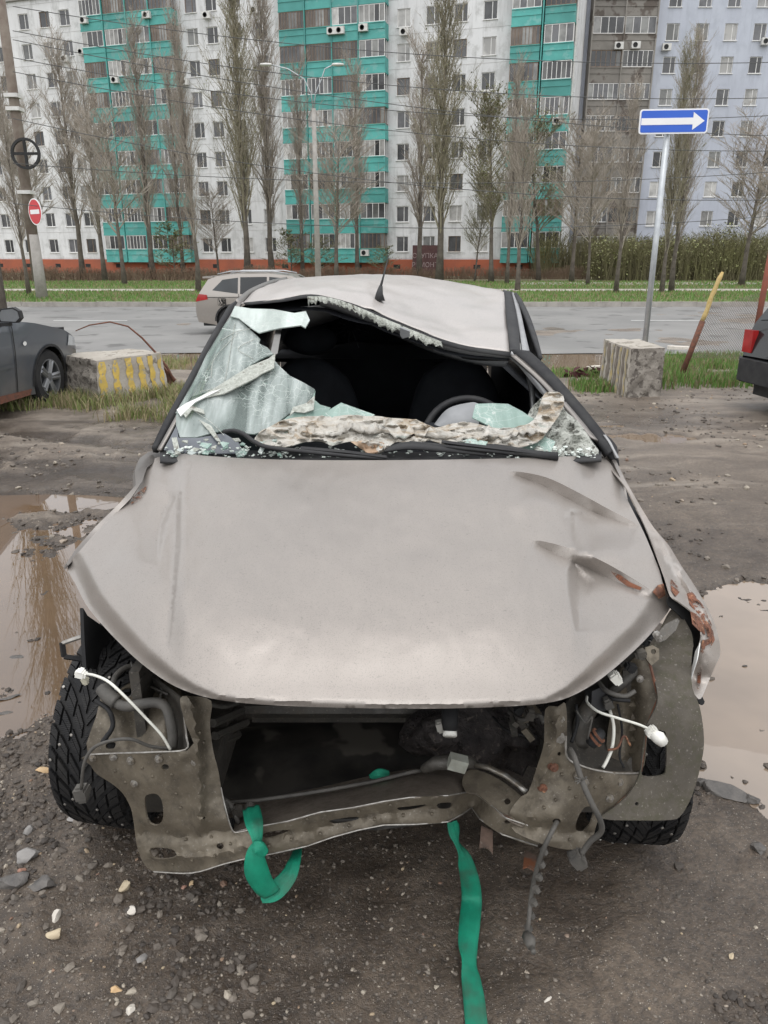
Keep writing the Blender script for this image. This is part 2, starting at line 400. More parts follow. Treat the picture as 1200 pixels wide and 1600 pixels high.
for x in range(-60, 70, 6):
    a = x+1.7; y = 23.75; mb.add([(a, y, -.2458), (a+2.3, y, -.2458), (a+2.3, y+.14, -.2458), (a, y+.14, -.2458)], [(0, 1, 2, 3)])
tag(mb.build('road_markings', MWHITE), kind='structure')
# kerb of single stones
MKERB = M('kerb_concrete', (.24, .22, .20), (.33, .31, .28), 3, .85, bump=.4, bscale=30)
kerb = tag(empty('kerb', (0, 30.75, -.3)), kind='structure')
kb = MB().box((-.495, 0, 0), (.495, .17, .235)); kme = kb.mesh('kerb_stone')
for i, x in enumerate(range(-24, 27)):
    o = link('kerb_stone', kme, MKERB, kerb, (x, rnd.uniform(-.015, .015), rnd.uniform(-.012, .006)))
MB().box((-150, 30.75, -.3), (-24.5, 30.92, -.065)).box((26.5, 30.75, -.3), (150, 30.92, -.065)).build('kerb_run', MKERB, kerb)
for o in kerb.children:
    if o.name.startswith('kerb_run'): tag(o, kind='stuff')
MGR = M('grass_turf', (.085, .135, .028), (.13, .155, .05), .8, .9, bump=.8, bscale=40, bdist=.05, c3=(.16, .13, .075), s3=2.2, f3=.56)
MPATH = M('pale_path', (.42, .39, .35), (.33, .30, .26), 1.5, .85)
MDIRT = M('soil', (.12, .105, .06), (.16, .15, .08), .6, .9, bump=.6, bscale=20, bdist=.03)
strip('grass_verge', -150, 150, 30.92, 41.8, -.095, MGR, wob1=.4)
strip('footpath', -150, 150, 41.0, 45.5, -.099, MPATH, wob=0)
strip('grass_lawn', -150, 150, 44.6, 60, -.095, MGR, wob=.5)
strip('earth_yard', -150, 150, 59.5, 200, -.10, MDIRT)
strip('footpath', 9, 150, 52, 57, -.091, MPATH, n=80, wob=.4)
# ---- grass blades
def grass_mat(name, g, s_, fr):
    m, t, b = new_mat(name); gi = N(t, 'ShaderNodeNewGeometry'); b.inputs['Roughness'].default_value = .7
    r = ramp(t, gi.outputs['Random Per Island'], [(0, g), (fr, tuple(x*1.5 for x in g)), (min(fr+.05, .98), s_), (1, tuple(x*.6 for x in s_))]); L(t, r.outputs[0], b.inputs['Base Color']); return m
MB1 = grass_mat('grass_blades', (.075, .15, .025), (.26, .21, .11), .66); MB2 = grass_mat('dry_grass_blades', (.13, .16, .045), (.34, .28, .16), .42)
def blades(name, pts, h, m, wd=.006, lean=.5, seed=1):
    r = np.random.RandomState(seed); vs = []; fs = []
    for (x, y, z) in pts:
        a = r.uniform(0, 6.283); hh = h*r.uniform(.4, 1.25); l = lean*hh*r.uniform(.1, 1); la = r.uniform(0, 6.283)
        dx, dy = math.cos(a)*wd, math.sin(a)*wd; lx, ly = math.cos(la)*l, math.sin(la)*l; b0 = len(vs)
        vs += [(x-dx, y-dy, z-.01), (x+dx, y+dy, z-.01), (x+lx*.4+dx*.7, y+ly*.4+dy*.7, z+hh*.6), (x+lx*.4-dx*.7, y+ly*.4-dy*.7, z+hh*.6), (x+lx, y+ly, z+hh)]
        fs += [(b0, b0+1, b0+2, b0+3), (b0+3, b0+2, b0+4)]
    me = bpy.data.meshes.new(name); me.from_pydata(vs, [], fs); return tag(link(name, me, m), kind='stuff')
r = np.random.RandomState(5)
def tufts(n, x0, x1, y0, y1, per=9, thr=0.0, spread=.05, sc=1.2, mask=None):
    out = []; X = r.uniform(x0, x1, n); Y = r.uniform(y0, y1, n); k = fbm(X, Y, sc, 3) > thr
    if mask is not None: k &= mask(X, Y)
    X = X[k]; Y = Y[k]
    X = np.repeat(X, per)+r.normal(0, spread, len(X)*per); Y = np.repeat(Y, per)+r.normal(0, spread, len(Y)*per)
    return X, Y
def put(X, Y, z=None): return list(zip(X, Y, ground_z(X, Y) if z is None else np.full(len(X), z)))
X, Y = tufts(1300, -4.5, -1.9, 7.6, 9.7, 12, -.25, .05, mask=lambda x, y: (y < 9.9+.5*x+1.9) & (y > 7.75-.35*(x+3.2)))
blades('grass', put(X, Y), .15, MB2, .005, .7)
X, Y = tufts(900, -6.6, -3.6, 11.5, 14.6, 10, -.12, .06); blades('grass', put(X, Y), .14, MB2, .006)
X, Y = tufts(3400, 2.5, 8.5, 9.6, 15.2, 10, -.1, .07, mask=lambda x, y: (x > 2.4+(y-10)*.18+(y > 12.5)*1.4)); blades('grass', put(X, Y), .13, MB1, .007)
X, Y = tufts(1500, 2.5, 3.3, 9.4, 11, 4, -.2, .06); blades('grass', put(X, Y), .12, MB1, .006)
X = np.concatenate([r.uniform(-26, 28, 26000)]); Y = r.uniform(31, 41.6, 26000); blades('grass', put(X, Y, -.095), .13, MB1, .018, .5)
X = r.uniform(-36, 38, 24000); Y = r.uniform(45, 59, 24000); blades('grass', put(X, Y, -.095), .14, MB1, .022, .5)
# ============================================================ GRAVEL AND STONES
def stone_mat(name, stops):
    m, t, b = new_mat(name); gi = N(t, 'ShaderNodeNewGeometry'); n = noise_node(t, 60, 4)
    c = ramp(t, gi.outputs['Random Per Island'], stops).outputs[0]; c = mixc(t, .5, c, mixc(t, n.outputs['Fac'], (.3, .3, .3), (1., 1., 1.)), 'MULTIPLY')
    L(t, c, b.inputs['Base Color']); b.inputs['Roughness'].default_value = .7; bumpn(t, b, n.outputs['Fac'], .4, .003); return m
MST = stone_mat('gravel_stone', [(0, (.07, .058, .048)), (.35, (.12, .102, .084)), (.6, (.17, .142, .115)), (.84, (.22, .19, .155)), (.93, (.40, .35, .28)), (.96, (.22, .13, .09)), (1, (.46, .38, .25))])
icos = []
bm = bmesh.new(); bmesh.ops.create_icosphere(bm, subdivisions=1, radius=1); IV = np.array([v.co[:] for v in bm.verts]); IF = [tuple(v.index for v in f.verts) for f in bm.faces]; bm.free()
def stone_verts(r_, size, flat=.6, sub=None):
    V = IV*(1+r_.uniform(-.28, .28, (len(IV), 1))); V = V*np.array([1, r_.uniform(.55, .95), flat*r_.uniform(.7, 1.1)])*size
    a = r_.uniform(0, 6.28); c, s_ = math.cos(a), math.sin(a); ti = r_.uniform(-.3, .3)
    V = V @ np.array([[1, 0, -ti], [0, 1, 0], [ti, 0, 1]]); return V @ np.array([[c, s_, 0], [-s_, c, 0], [0, 0, 1]])
def gravel(name, n, sampler, seed, lo=.003, hi=.02, pw=3.0):
    r_ = np.random.RandomState(seed); vs = []; fs = []; X, Y = sampler(r_, n); Z = ground_z(X, Y)
    for x, y, z in zip(X, Y, Z):
        s_ = lo+(hi-lo)*r_.rand()**pw; V = stone_verts(r_, s_); b0 = len(vs)
        vs += (V+np.array([x, y, z+s_*.12])).tolist(); fs += [tuple(i+b0 for i in f) for f in IF]
    me = bpy.data.meshes.new(name); me.from_pydata(vs, [], fs); return tag(link(name, me, MST), kind='stuff')
def s_near(r_, n):
    X = r_.uniform(-1.7, 1.9, n); Y = r_.uniform(.95, 2.6, n); k = (fbm(X, Y, 2.2, 3)+(-X)*.22 > -.12+r_.uniform(-.25, .25, n)); return X[k], Y[k]
gravel('gravel', 30000, s_near, 11, .0011, .0075, 4.2)
def s_left(r_, n):
    X = r_.uniform(-1.6, -.3, n); Y = r_.uniform(.95, 2.1, n); return X, Y
gravel('gravel', 1100, s_left, 12, .003, .017, 3.2)
MCRU = stone_mat('mud_crumb', [(0, (.04, .032, .026)), (.5, (.075, .06, .048)), (1, (.12, .10, .082))]); MST_, MST = MST, MCRU
def s_mud(r_, n):
    X = np.concatenate([r_.uniform(-1.7, -.35, n//2), r_.uniform(.75, 2.2, n-n//2)]); Y = r_.uniform(1.0, 2.9, n); k = fbm(X, Y, 2.6, 4, .6) > -.02; return X[k], Y[k]
gravel('mud_crumbs', 13000, s_mud, 31, .003, .016, 3.0)
def s_shore(r_, n):
    X = np.concatenate([r_.uniform(-4.0, -.9, n//2), r_.uniform(1.0, 3.6, n-n//2)]); Y = r_.uniform(1.6, 5.4, n); Z = ground_z(X, Y); k = (Z > -.018) & (Z < .004); return X[k], Y[k]
gravel('mud_crumbs', 14000, s_shore, 32, .003, .02, 3.0)
MST = MST_
gravel('gravel', 6000, s_shore, 33, .002, .015, 3.0)
def s_lot(r_, n):
    X = np.concatenate([r_.uniform(-4.5, -1.2, n//2), r_.uniform(1.2, 5.0, n-n//2)]); Y = r_.uniform(2.6, 9.5, n)
    k = fbm(X, Y, 1.2, 3) > -.05; return X[k], Y[k]
gravel('gravel', 7000, s_lot, 13, .004, .03, 3)
# broken mud and asphalt lumps round the puddles
MLUMP = M('mud_lump', (.055, .05, .046), (.10, .09, .08), 25, .45, bump=.6, bscale=70)
def lump(name, px, py, size, flat, m, label, cat='stone', seed=1, rot=None, aspect=.7, sub=2):
    p = UZ(px, py, 0); r_ = random.Random(seed); bm = bmesh.new(); bmesh.ops.create_icosphere(bm, subdivisions=sub+1, radius=1)
    a = rot if rot is not None else r_.uniform(0, 6.28); off = Vector((seed*3.1, 0, 0))
    cuts = [(Vector((r_.gauss(0, 1), r_.gauss(0, 1), r_.gauss(0, .8))).normalized(), r_.uniform(.45, .8)) for _ in range(11)]
    for v in bm.verts:
        for nrm, d in cuts:
            k = v.co.dot(nrm)
            if k > d: v.co -= nrm*(k-d)
        v.co *= 1+.12*mnoise.noise(v.co*2.2+off)
        q = Vector((v.co.x, v.co.y*aspect, v.co.z*flat))*size; c, s_ = math.cos(a), math.sin(a); v.co = Vector((q.x*c-q.y*s_, q.x*s_+q.y*c, q.z))
    me = bpy.data.meshes.new(name); bm.to_mesh(me); bm.free(); me.polygons.foreach_set('use_smooth', [True]*len(me.polygons)); me.set_sharp_from_angle(angle=math.radians(28))
    z = float(ground_z(np.array([p.x]), np.array([p.y]))[0]); z = max(z, -.012) if 'mud' in name else z
    o = link(name, me, m); o.location = (p.x, p.y, z+size*flat*.28); return tag(o, label, cat, 'stones lying on the lot' if cat == 'stone' else 'mud clods round the puddles')
MS_T = M('ochre_stone', (.42, .34, .23), (.52, .44, .31), 30, .7, bump=.3); MS_G = M('grey_stone', (.19, .18, .17), (.28, .265, .25), 20, .65, bump=.4)
MS_D = M('dark_asphalt_lump', (.075, .07, .066), (.12, .11, .10), 30, .55, bump=.6); MS_R = M('reddish_stone', (.27, .14, .10), (.33, .19, .14), 25, .7, bump=.3)
MS_O = M('orange_stone', (.50, .32, .16), (.55, .42, .26), 20, .65, bump=.3); MS_W = M('pale_stone', (.48, .44, .38), (.58, .54, .48), 25, .7, bump=.3)
for a in ((46, 1342, .048, .45, MS_G, 'long grey broken slab, largest stone at the left edge below the studded tyre', 5, .5, .5),
          (70, 1388, .045, .4, MS_D, 'flat dark asphalt chunk between the grey slab and the ochre pebbles', 6, .2, .8),
          (20, 1385, .05, .4, MS_D, 'dark asphalt chunk cut by the left picture edge', 16, .3, .8),
          (45, 1298, .022, .7, MS_G, 'pale grey rough stone left of the tyre, above the long slab', 7, .3, .8),
          (194, 1389, .022, .75, MS_T, 'ochre pointed stone just below the rusty front panel', 8, None, .8),
          (90, 1443, .023, .6, MS_W, 'pale cream stone standing above its neighbours in the left gravel', 9, 1.2, .6),
          (88, 1465, .026, .5, MS_T, 'flat ochre stone lying just under the pale cream one', 10, .4, .6),
          (207, 1430, .016, .6, MS_W, 'small yellowish pebble alone on the gravel below the ochre pointed stone', 11, None, .8),
          (181, 1550, .018, .6, MS_O, 'orange pebble near the bottom left of the gravel', 12, .1, .55),
          (205, 1583, .017, .6, MS_W, 'pale pebble at the bottom edge right of the orange pebble', 13, .9, .6),
          (69, 1213, .030, .4, MS_O, 'flat orange brick fragment at the waterline left of the tyre', 14, .05, .45),
          (36, 1365, .014, .6, MS_R, 'small reddish stone between the grey slab and dark chunks', 15, None, .7),
          (287, 1390, .010, .6, MS_R, 'small reddish pebble below the left green strap loop', 17, None, .7),
          (300, 1384, .009, .8, MS_O, 'tiny yellow pebble next to the reddish pebble by the panel', 18, None, .7),
          (1143, 1494, .010, .6, MS_T, 'single yellow pebble on the right of the dark asphalt', 19, None, .8),
          (133, 1280, .05, .22, MS_G, 'flat pale crusted slab under the studded tyre', 20, .4, .5),
          (220, 1500, .018, .5, MS_G, 'grey pebble in the middle of the left gravel', 21, None, .7),
          (855, 1570, .012, .4, MS_W, 'pale splinter at the bottom near the end of the green strap', 22, .6, .4)):
    lump('stone', a[0], a[1], a[2], a[3], a[4], a[5], 'stone', a[6], a[7], a[8])
for i, a in enumerate(((1130, 1238, .085, .42, 'large dark mud clod lying at the edge of the tan puddle right of the car', -.5, .42), (1095, 1225, .03, .5, 'small mud clod between the grey wheel liner and the large clod', 0, .7),
          (1168, 1246, .045, .35, 'low mud clod at the outer end of the large clod', -.2, .6), (1185, 1330, .03, .5, 'dark mud clod at the right picture edge', .4, .8),
          (25, 1022, .04, .12, 'wet clod breaking the surface of the left puddle, uppermost', .1, .5), (15, 1086, .05, .12, 'wet clod in the left puddle, middle one', .5, .35),
          (8, 1110, .035, .1, 'wet clod in the left puddle just under the middle one', .4, .35), (1003, 905, .0, .1, '', 0, 0), (1165, 1037, .015, .4, 'tiny twig-topped clod alone in the tan puddle', 0, .6))):
    if a[2] > 0: lump('mud_clod', a[0], a[1], a[2], a[3], MLUMP, a[4], 'mud clod', 40+i, a[5], a[6], 3)
# ============================================================ BUILDINGS
def wallmat(name, a, b_, st):
    m = M(name, a, b_, .25, .85); t = m.node_tree; b = t.nodes['Principled BSDF']; src = b.inputs['Base Color'].links[0].from_socket; tc = N(t, 'ShaderNodeTexCoord')
    mp = N(t, 'ShaderNodeMapping'); mp.inputs['Scale'].default_value = (1.1, 1.1, .16); L(t, tc.outputs['Object'], mp.inputs['Vector']); n = noise_node(t, 1.6, 7, .7, vec=mp.outputs[0]); n2 = noise_node(t, .6, 6, .7)
    o = mixc(t, ramp(t, n.outputs['Fac'], [(.50, 0.), (.70, .75)]).outputs[0], src, st); o = mixc(t, ramp(t, n2.outputs['Fac'], [(.52, 0.), (.62, .6)]).outputs[0], o, tuple(x*1.15 for x in st)); L(t, o, b.inputs['Base Color']); return m
MWALL = wallmat('white_plaster', (.66, .66, .66), (.55, .55, .55), (.34, .34, .33))
MBLUE = wallmat('lavender_plaster', (.45, .475, .535), (.40, .42, .48), (.32, .34, .385))
MGREEN = M('turquoise_panel', (.095, .41, .37), (.07, .32, .29), .8, .6, c3=(.15, .40, .37), s3=1.2, f3=.55, ovar=.3)
MGREEN2 = M('turquoise_panel_dirty', (.07, .30, .27), (.09, .36, .33), .8, .65, ovar=.25)
MBROWN = M('weathered_brown_concrete', (.20, .185, .165), (.27, .25, .225), .7, .85, c3=(.12, .10, .085), s3=.7, f3=.55, ovar=.35)
MPLINTH = M('orange_brick_plinth', (.36, .10, .05), (.27, .085, .05), .7, .85)
MFRAME = M('white_window_frame', (.72, .71, .69), (.62, .61, .59), 3, .5); MFRAMED = M('brown_window_frame', (.13, .09, .06), (.2, .14, .1), 3, .6)
def glass(name, c, ro=.08):
    m, t, b = new_mat(name); n = noise_node(t, .8, 3); oi = N(t, 'ShaderNodeObjectInfo'); g_ = ramp(t, oi.outputs['Random'], [(0, .45), (1, 1.25)]); L(t, mixc(t, 1.0, ramp(t, n.outputs['Fac'], [(.4, c), (.6, tuple(x*.55 for x in c))]).outputs[0], g_.outputs[0], 'MULTIPLY'), b.inputs['Base Color'])
    b.inputs['Roughness'].default_value = ro; return m
MG = [glass('dark_pane', (.07, .071, .073)), glass('curtained_pane', (.22, .22, .21)), glass('grey_pane', (.10, .10, .105)), glass('pale_curtain_pane', (.46, .45, .43)), glass('brown_pane', (.11, .085, .065))]
MAC = M('ac_casing', (.62, .61, .58), (.5, .49, .47), 4, .6); MDARK = M('near_black', (.02, .02, .02), (.03, .03, .03), 4, .6)
def facade(parent, x0, x1, z0, z1, holes, m, depth=.18):
    """one wall with real window openings and reveals; holes: (xa, xb, za, zb)"""
    xs = sorted(set([x0, x1]+[h[0] for h in holes]+[h[1] for h in holes])); zs = sorted(set([z0, z1]+[h[2] for h in holes]+[h[3] for h in holes]))
    hs_ = set(); mb = MB()
    for i in range(len(xs)-1):
        for j in range(len(zs)-1):
            cx, cz = (xs[i]+xs[i+1])/2, (zs[j]+zs[j+1])/2
            if any(a < cx < b_ and c_ < cz < d for a, b_, c_, d in holes): continue
            mb.add([(xs[i], 0, zs[j]), (xs[i+1], 0, zs[j]), (xs[i+1], 0, zs[j+1]), (xs[i], 0, zs[j+1])], [(0, 1, 2, 3)])
    for a, b_, c_, d in holes:
        mb.add([(a, 0, c_), (b_, 0, c_), (b_, 0, d), (a, 0, d), (a, depth, c_), (b_, depth, c_), (b_, depth, d), (a, depth, d)], [(0, 4, 5, 1), (1, 5, 6, 2), (2, 6, 7, 3), (3, 7, 4, 0)])
    mb.add([(x0, 0, z0), (x1, 0, z0), (x1, 12, z0), (x0, 12, z0), (x0, 0, z1), (x1, 0, z1), (x1, 12, z1), (x0, 12, z1)], [(4, 5, 6, 7), (1, 2, 6, 5), (2, 3, 7, 6), (3, 0, 4, 7)])
    return mb.build('wall', m, parent, world=False)
WW, WH = 1.25, 1.45
def win_meshes(w_, h_, fm, kinds, nm=2):
    out = []
    for k in kinds:
        mb = MB(); t_ = .06
        mb.box((-w_/2, .08, -h_/2), (-w_/2+t_, .15, h_/2)).box((w_/2-t_, .08, -h_/2), (w_/2, .15, h_/2)).box((-w_/2+t_, .08, -h_/2), (w_/2-t_, .15, -h_/2+t_)).box((-w_/2+t_, .08, h_/2-t_), (w_/2-t_, .15, h_/2))
        for q_ in ([.12] if nm == 2 else [-.17, .17]): mb.box((w_*q_-t_*.5, .082, -h_/2+t_), (w_*q_+t_*.5, .148, h_/2-t_))
        fr = mb.mesh('window'); fr.materials.append(fm)
        pn = MB().box((-w_/2+.02, .11, -h_/2+.02), (w_/2-.02, .125, h_/2-.02)).mesh('pane'); pn.materials.append(MG[k]); out.append((fr, pn))
    return out
WIN = win_meshes(WW, WH, MFRAME, [0, 2, 1, 0, 3]); WIND = win_meshes(WW, WH, MFRAMED, [0, 2])
sill = MB().box((-WW/2-.06, -.10, -WH/2-.06), (WW/2+.06, .07, -WH/2)).mesh('sill'); sill.materials.append(MFRAME)
acb = MB().box((-.42, -.55, -.3), (.42, -.2, .3)).box((-.35, -.2, -.25), (-.3, 0, -.2)).box((.3, -.2, -.25), (.35, 0, -.2)).mesh('air_conditioner'); acb.materials.append(MAC)
acf = MB().lathe([(.22, 0), (.22, .03), (.17, .03), (.17, 0)], 12, Matrix.Translation((-.08, -.552, 0)) @ Matrix.Rotation(math.radians(90), 4, 'X')).mesh('fan_grille'); acf.materials.append(MDARK)
def put_window(parent, x, z, kind):
    fr, pn = kind; a = link('window', fr, None, parent, (x, 0, z)); link('pane', pn, None, a); link('sill', sill, None, a)
def put_ac(parent, x, z):
    a = link('air_conditioner', acb, None, parent, (x, 0, z)); link('fan_grille', acf, None, a)
def balcony_meshes(bw, pm, pm2, fm, kinds, dep=1.1):
    """parapet with ledge, floor slab, side fins"""
    par = MB(); par.box((-bw/2+.02, -dep, 0), (bw/2-.02, -dep+.08, 1.12)); par.box((-bw/2+.02, -dep-.05, .62), (bw/2-.02, -dep-.002, .70)); par.box((-bw/2+.02, -dep-.06, 1.12), (bw/2-.02, -dep+.12, 1.19))
    par.box((-bw/2+.02, -dep+.08, 0), (-bw/2+.10, 0, 1.12)).box((bw/2-.10, -dep+.08, 0), (bw/2-.02, 0, 1.12)); par.box((-bw/2, -dep-.03, -.16), (bw/2, 0, -.002))
    a = par.mesh('balcony'); a.materials.append(pm); out = []
    for k, (f_, g_, nseg) in enumerate(kinds):
        h0, h1 = 1.2, 2.62; mb = MB(); t_ = .055; y0, y1 = -dep, -dep+.07
        mb.box((-bw/2+.05, y0, h0), (bw/2-.05, y1, h0+t_)).box((-bw/2+.05, y0, h1-t_), (bw/2-.05, y1, h1))
        for i in range(nseg+1):
            xx = -bw/2+.08+(bw-.16)*i/nseg; mb.box((xx-t_/2, y0+.002, h0+t_), (xx+t_/2, y1-.002, h1-t_))
        for s_ in (-1, 1):
            x_ = s_*(bw/2-.06); mb.box((x_-.02, y1, h0), (x_+.02, 0, h0+.05)); mb.box((x_-.02, -dep/2-.03, h0), (x_+.02, -dep/2+.03, h1))
        fr = mb.mesh('glazing_frame'); fr.materials.append(f_)
        pn = MB(); rr = random.Random(k*7+3); mats_ = []
        for i in range(nseg):
            xa = -bw/2+.08+(bw-.16)*i/nseg; xb = -bw/2+.08+(bw-.16)*(i+1)/nseg; gi_ = g_ if rr.random() < .6 else rr.choice([0, 1, 2, 3])
            if gi_ not in mats_: mats_.append(gi_)
            pn.cur = mats_.index(gi_); pn.box((xa, y0+.03, h0+.02), (xb, y0+.04, h1-.02))
        pm_ = pn.mesh('glazing'); [pm_.materials.append(MG[q_]) for q_ in mats_]; out.append((fr, pm_))
    return a, out
KIN = [(MFRAME, 3, 5), (MFRAMED, 0, 6), (MFRAME, 1, 4), (MFRAME, 2, 6), (MFRAMED, 4, 8), (MFRAME, 0, 4)]
BWD = 2.62
BG, BGk = balcony_meshes(BWD, MGREEN, MGREEN2, MFRAME, KIN); BG2, _ = balcony_meshes(BWD, MGREEN2, MGREEN, MFRAME, KIN[:1])
def put_balcony(parent, x, z, me_, kind):
    o = link('balcony', me_, None, parent, (x, 0, z)); link('glazing_frame', kind[0], None, o); link('glazing', kind[1], None, o)
# ---- left building
SL = -.3; nrm = math.sqrt(1+SL*SL); P0 = Vector((17.0, 79.9+SL*17.0, 0)); AX = Vector((1/nrm, SL/nrm, 0)); NO = Vector((SL/nrm, -1/nrm, 0))
def sx_(px, py, dep=0): p = UP_(px, py, P0+NO*dep, NO); return (p-P0).dot(AX), p.z
bl = empty('apartment_building', (P0.x, P0.y, 0), math.atan2(SL, 1), 'long white panel apartment block with turquoise balconies and orange plinth across the road', 'building')
ST, Z1 = 2.8, 2.9; NF = 9; TOP = 27.2
wcols = [sx_(a, 75)[0] for a in (42, 75, 106)]+[sx_(a, 75)[0] for a in (302, 333, 370, 409)]+[sx_(a, 35)[0] for a in (631, 676, 720, 766)]
wcols = [wcols[0]-6.3, wcols[0]-3.4]+wcols+[wcols[0]-12, wcols[0]-15]
bcols = [sx_(a, 75, 1.1)[0] for a in (146, 183, 219, 254)]+[sx_(a, 75, 1.1)[0] for a in (456, 498, 539, 581)]+[sx_(a, 75, 1.1)[0] for a in (820, 872)]
X_0 = wcols[0]-14; X_1 = 0
holes = []
for x in wcols:
    for i in range(NF): holes.append((x-WW/2, x+WW/2, Z1+ST*i-WH/2, Z1+ST*i+WH/2))
facade(bl, X_0, X_1, 1.45, TOP, holes, MWALL)
rb = random.Random(21)
for j, x in enumerate(wcols):
    for i in range(NF):
        k = WIN[rb.choice([0, 0, 1, 1, 2, 3, 4])] if rb.random() > .12 else WIND[rb.choice([0, 1])]
        put_window(bl, x, Z1+ST*i, k)
for gi_, grp in enumerate((bcols[:4], bcols[4:8], bcols[8:])):
    for q_, x in enumerate(grp):
        for i in range(NF):
            put_balcony(bl, x, Z1+ST*i-.82-1.2+.3+.12, BG if rb.random() > .25 else BG2, BGk[rb.randrange(len(BGk))])
    fin = MB(); xs_ = [grp[0]-BWD/2-.02]+[(grp[k_]+grp[k_+1])/2 for k_ in range(len(grp)-1)]+[grp[-1]+BWD/2+.02]
    for x in xs_[1:-1]: fin.box((x-.05, -1.22, 1.2), (x+.05, -.002, TOP-.6))
    fin.build('balcony_fin', MGREEN2, bl, world=False)
    MB().box((grp[0]-BWD/2, -1.3, TOP-.55), (grp[-1]+BWD/2, -.003, TOP-.35)).build('balcony_roof', MBROWN, bl, world=False)
MB().box((X_0-.05, -.12, -.3), (X_1+.02, 12, 1.448)).build('plinth', MPLINTH, bl, world=False)
vm = MB()
for x in np.arange(-70, -1, 4.1): vm.box((x, -.135, .55), (x+.7, -.122, .95))
tag(vm.build('plinth_vents', MDARK, bl, world=False), kind='stuff')
MB().box((X_0-.1, -.25, TOP), (X_1+.1, 12.1, TOP+.55)).build('roof', M('roof_band', (.33, .32, .31), (.25, .24, .23), 1, .8), bl, world=False)
vm = MB()
for x in np.arange(X_0+1, -1, 3.3): vm.tube([(x, 1.2, TOP+.5), (x, 1.2, TOP+1.5)], .16, 8)
vm.build('roof_vents', MAC, bl, world=False)
# panel joints
jm = MB()
for i in range(NF+1):
    z = Z1+ST*i-1.35-.0; jm.box((X_0, -.012, z), (X_1, -.002, z+.035))
for j in range(len(wcols)-1):
    pass
jm.build('panel_joints', M('joint_mortar', (.40, .39, .38), (.48, .47, .46), 1, .9), bl, world=False)
dp = MB(); dp.tube([(-.25, -.12, .5), (-.25, -.12, TOP)], .09, 8); dp.build('drainpipe', MAC, bl, world=False)
for (px, py) in ((141, 36), (238, 28), (323, 24), (398, 16), (102, 92), (189, 128), (119, 183), (128, 81), (289, 128), (632, 50), (760, 148), (660, 193), (650, 197), (758, 200), (573, 48), (524, 53), (537, 52), (872, 192), (283, 336), (575, 395)):
    s_, z = sx_(px, py, .3); dpn = 0
    if any(abs(s_-x) < BWD/2 for x in bcols):
        a = link('air_conditioner', acb, None, bl, (s_, -.95, z)); link('fan_grille', acf, None, a)
    else: put_ac(bl, s_, z)
# dark shop sign at the plinth
sb = tag(empty('sign_board', UY(664, 415, 77.5)), 'dark red board with faded white lettering beside the block entrance', 'sign board')
mb = MB().box((-1.25, -.04, -1.35), (1.25, .02, 1.9)); mb.build('board', M('maroon_board', (.055, .02, .022), (.09, .04, .035), 2, .6), sb, world=False)
MLET = M('faded_lettering', (.24, .17, .17), (.33, .27, .26), 3, .7)
def text_mesh(name, s_, size, m, parent, loc, rot=(math.radians(90), 0, 0), ext=.01):
    cu = bpy.data.curves.new(name, 'FONT'); cu.body = s_; cu.size = size; cu.extrude = ext; cu.align_x = 'CENTER'; cu.align_y = 'CENTER'
    o = bpy.data.objects.new(name, cu); me = bpy.data.meshes.new_from_object(o); bpy.data.objects.remove(o)
    o = link(name, me, m, parent, loc); o.rotation_euler = rot; return o
text_mesh('lettering', 'СКУПКА', .62, MLET, sb, (0, -.06, .9)); text_mesh('lettering', 'РЕМОНТ', .62, MLET, sb, (0, -.06, .05))
# ---- right building
YR = 83.0; PR = Vector((0, YR, 0)); NR = Vector((0, -1, 0))
def sr(px, py, dep=0): p = UP_(px, py, PR+NR*dep, NR); return p.x, p.z
br = empty('apartment_building', (0, YR, 0), 0, 'lavender blue apartment block with weathered brown balconies on the right', 'building')
x0r = 17.6; bx = [sr(a, 75, 1.1)[0] for a in (948, 998)]; wr = [sr(a, 50)[0] for a in (1051, 1097, 1142)]
dxr = (wr[2]-wr[0])/2; wr += [wr[2]+dxr, wr[2]+2*dxr, wr[2]+3*dxr]
zr = sr(1097, 50)[1]-7*ST
wr_h = [(x-WW/2, x+WW/2, zr+ST*i-WH/2, zr+ST*i+WH/2) for x in wr for i in range(NF)]
facade(br, x0r, wr[-1]+12, 1.3, TOP+1, wr_h, MBLUE)
for x in wr:
    for i in range(NF): put_window(br, x, zr+ST*i, WIN[rb.choice([0, 1, 1, 2, 4])])
BWR = bx[1]-bx[0]-.02; BB, BBk = balcony_meshes(BWR, MBROWN, MBROWN, MFRAME, KIN)
for q_, x in enumerate(bx):
    for i in range(NF): put_balcony(br, x, zr+ST*i-1.6, BB, BBk[rb.randrange(len(BBk))])
fin = MB()
for x in (bx[0]-BWR/2, (bx[0]+bx[1])/2, bx[1]+BWR/2): fin.box((x-.06, -1.22, 1.2), (x+.06, -.002, TOP))
fin.build('balcony_fin', MBROWN, br, world=False)
MB().box((x0r-.02, -.1, -.3), (wr[-1]+12.02, 12, 1.298)).build('plinth', M('brown_plinth', (.22, .11, .08), (.17, .10, .08), 1, .85), br, world=False)
MB().box((x0r-.1, -.25, TOP+1), (wr[-1]+12.1, 12.1, TOP+1.5)).build('roof', MBROWN, br, world=False)
for (px, py) in ((1041, 74), (962, 76), (988, 75), (1196, 65)): 
    s_, z = sr(px, py, .3); a = link('air_conditioner', acb, None, br, (s_, -.95 if px < 1020 else 0, z)); link('fan_grille', acf, None, a)
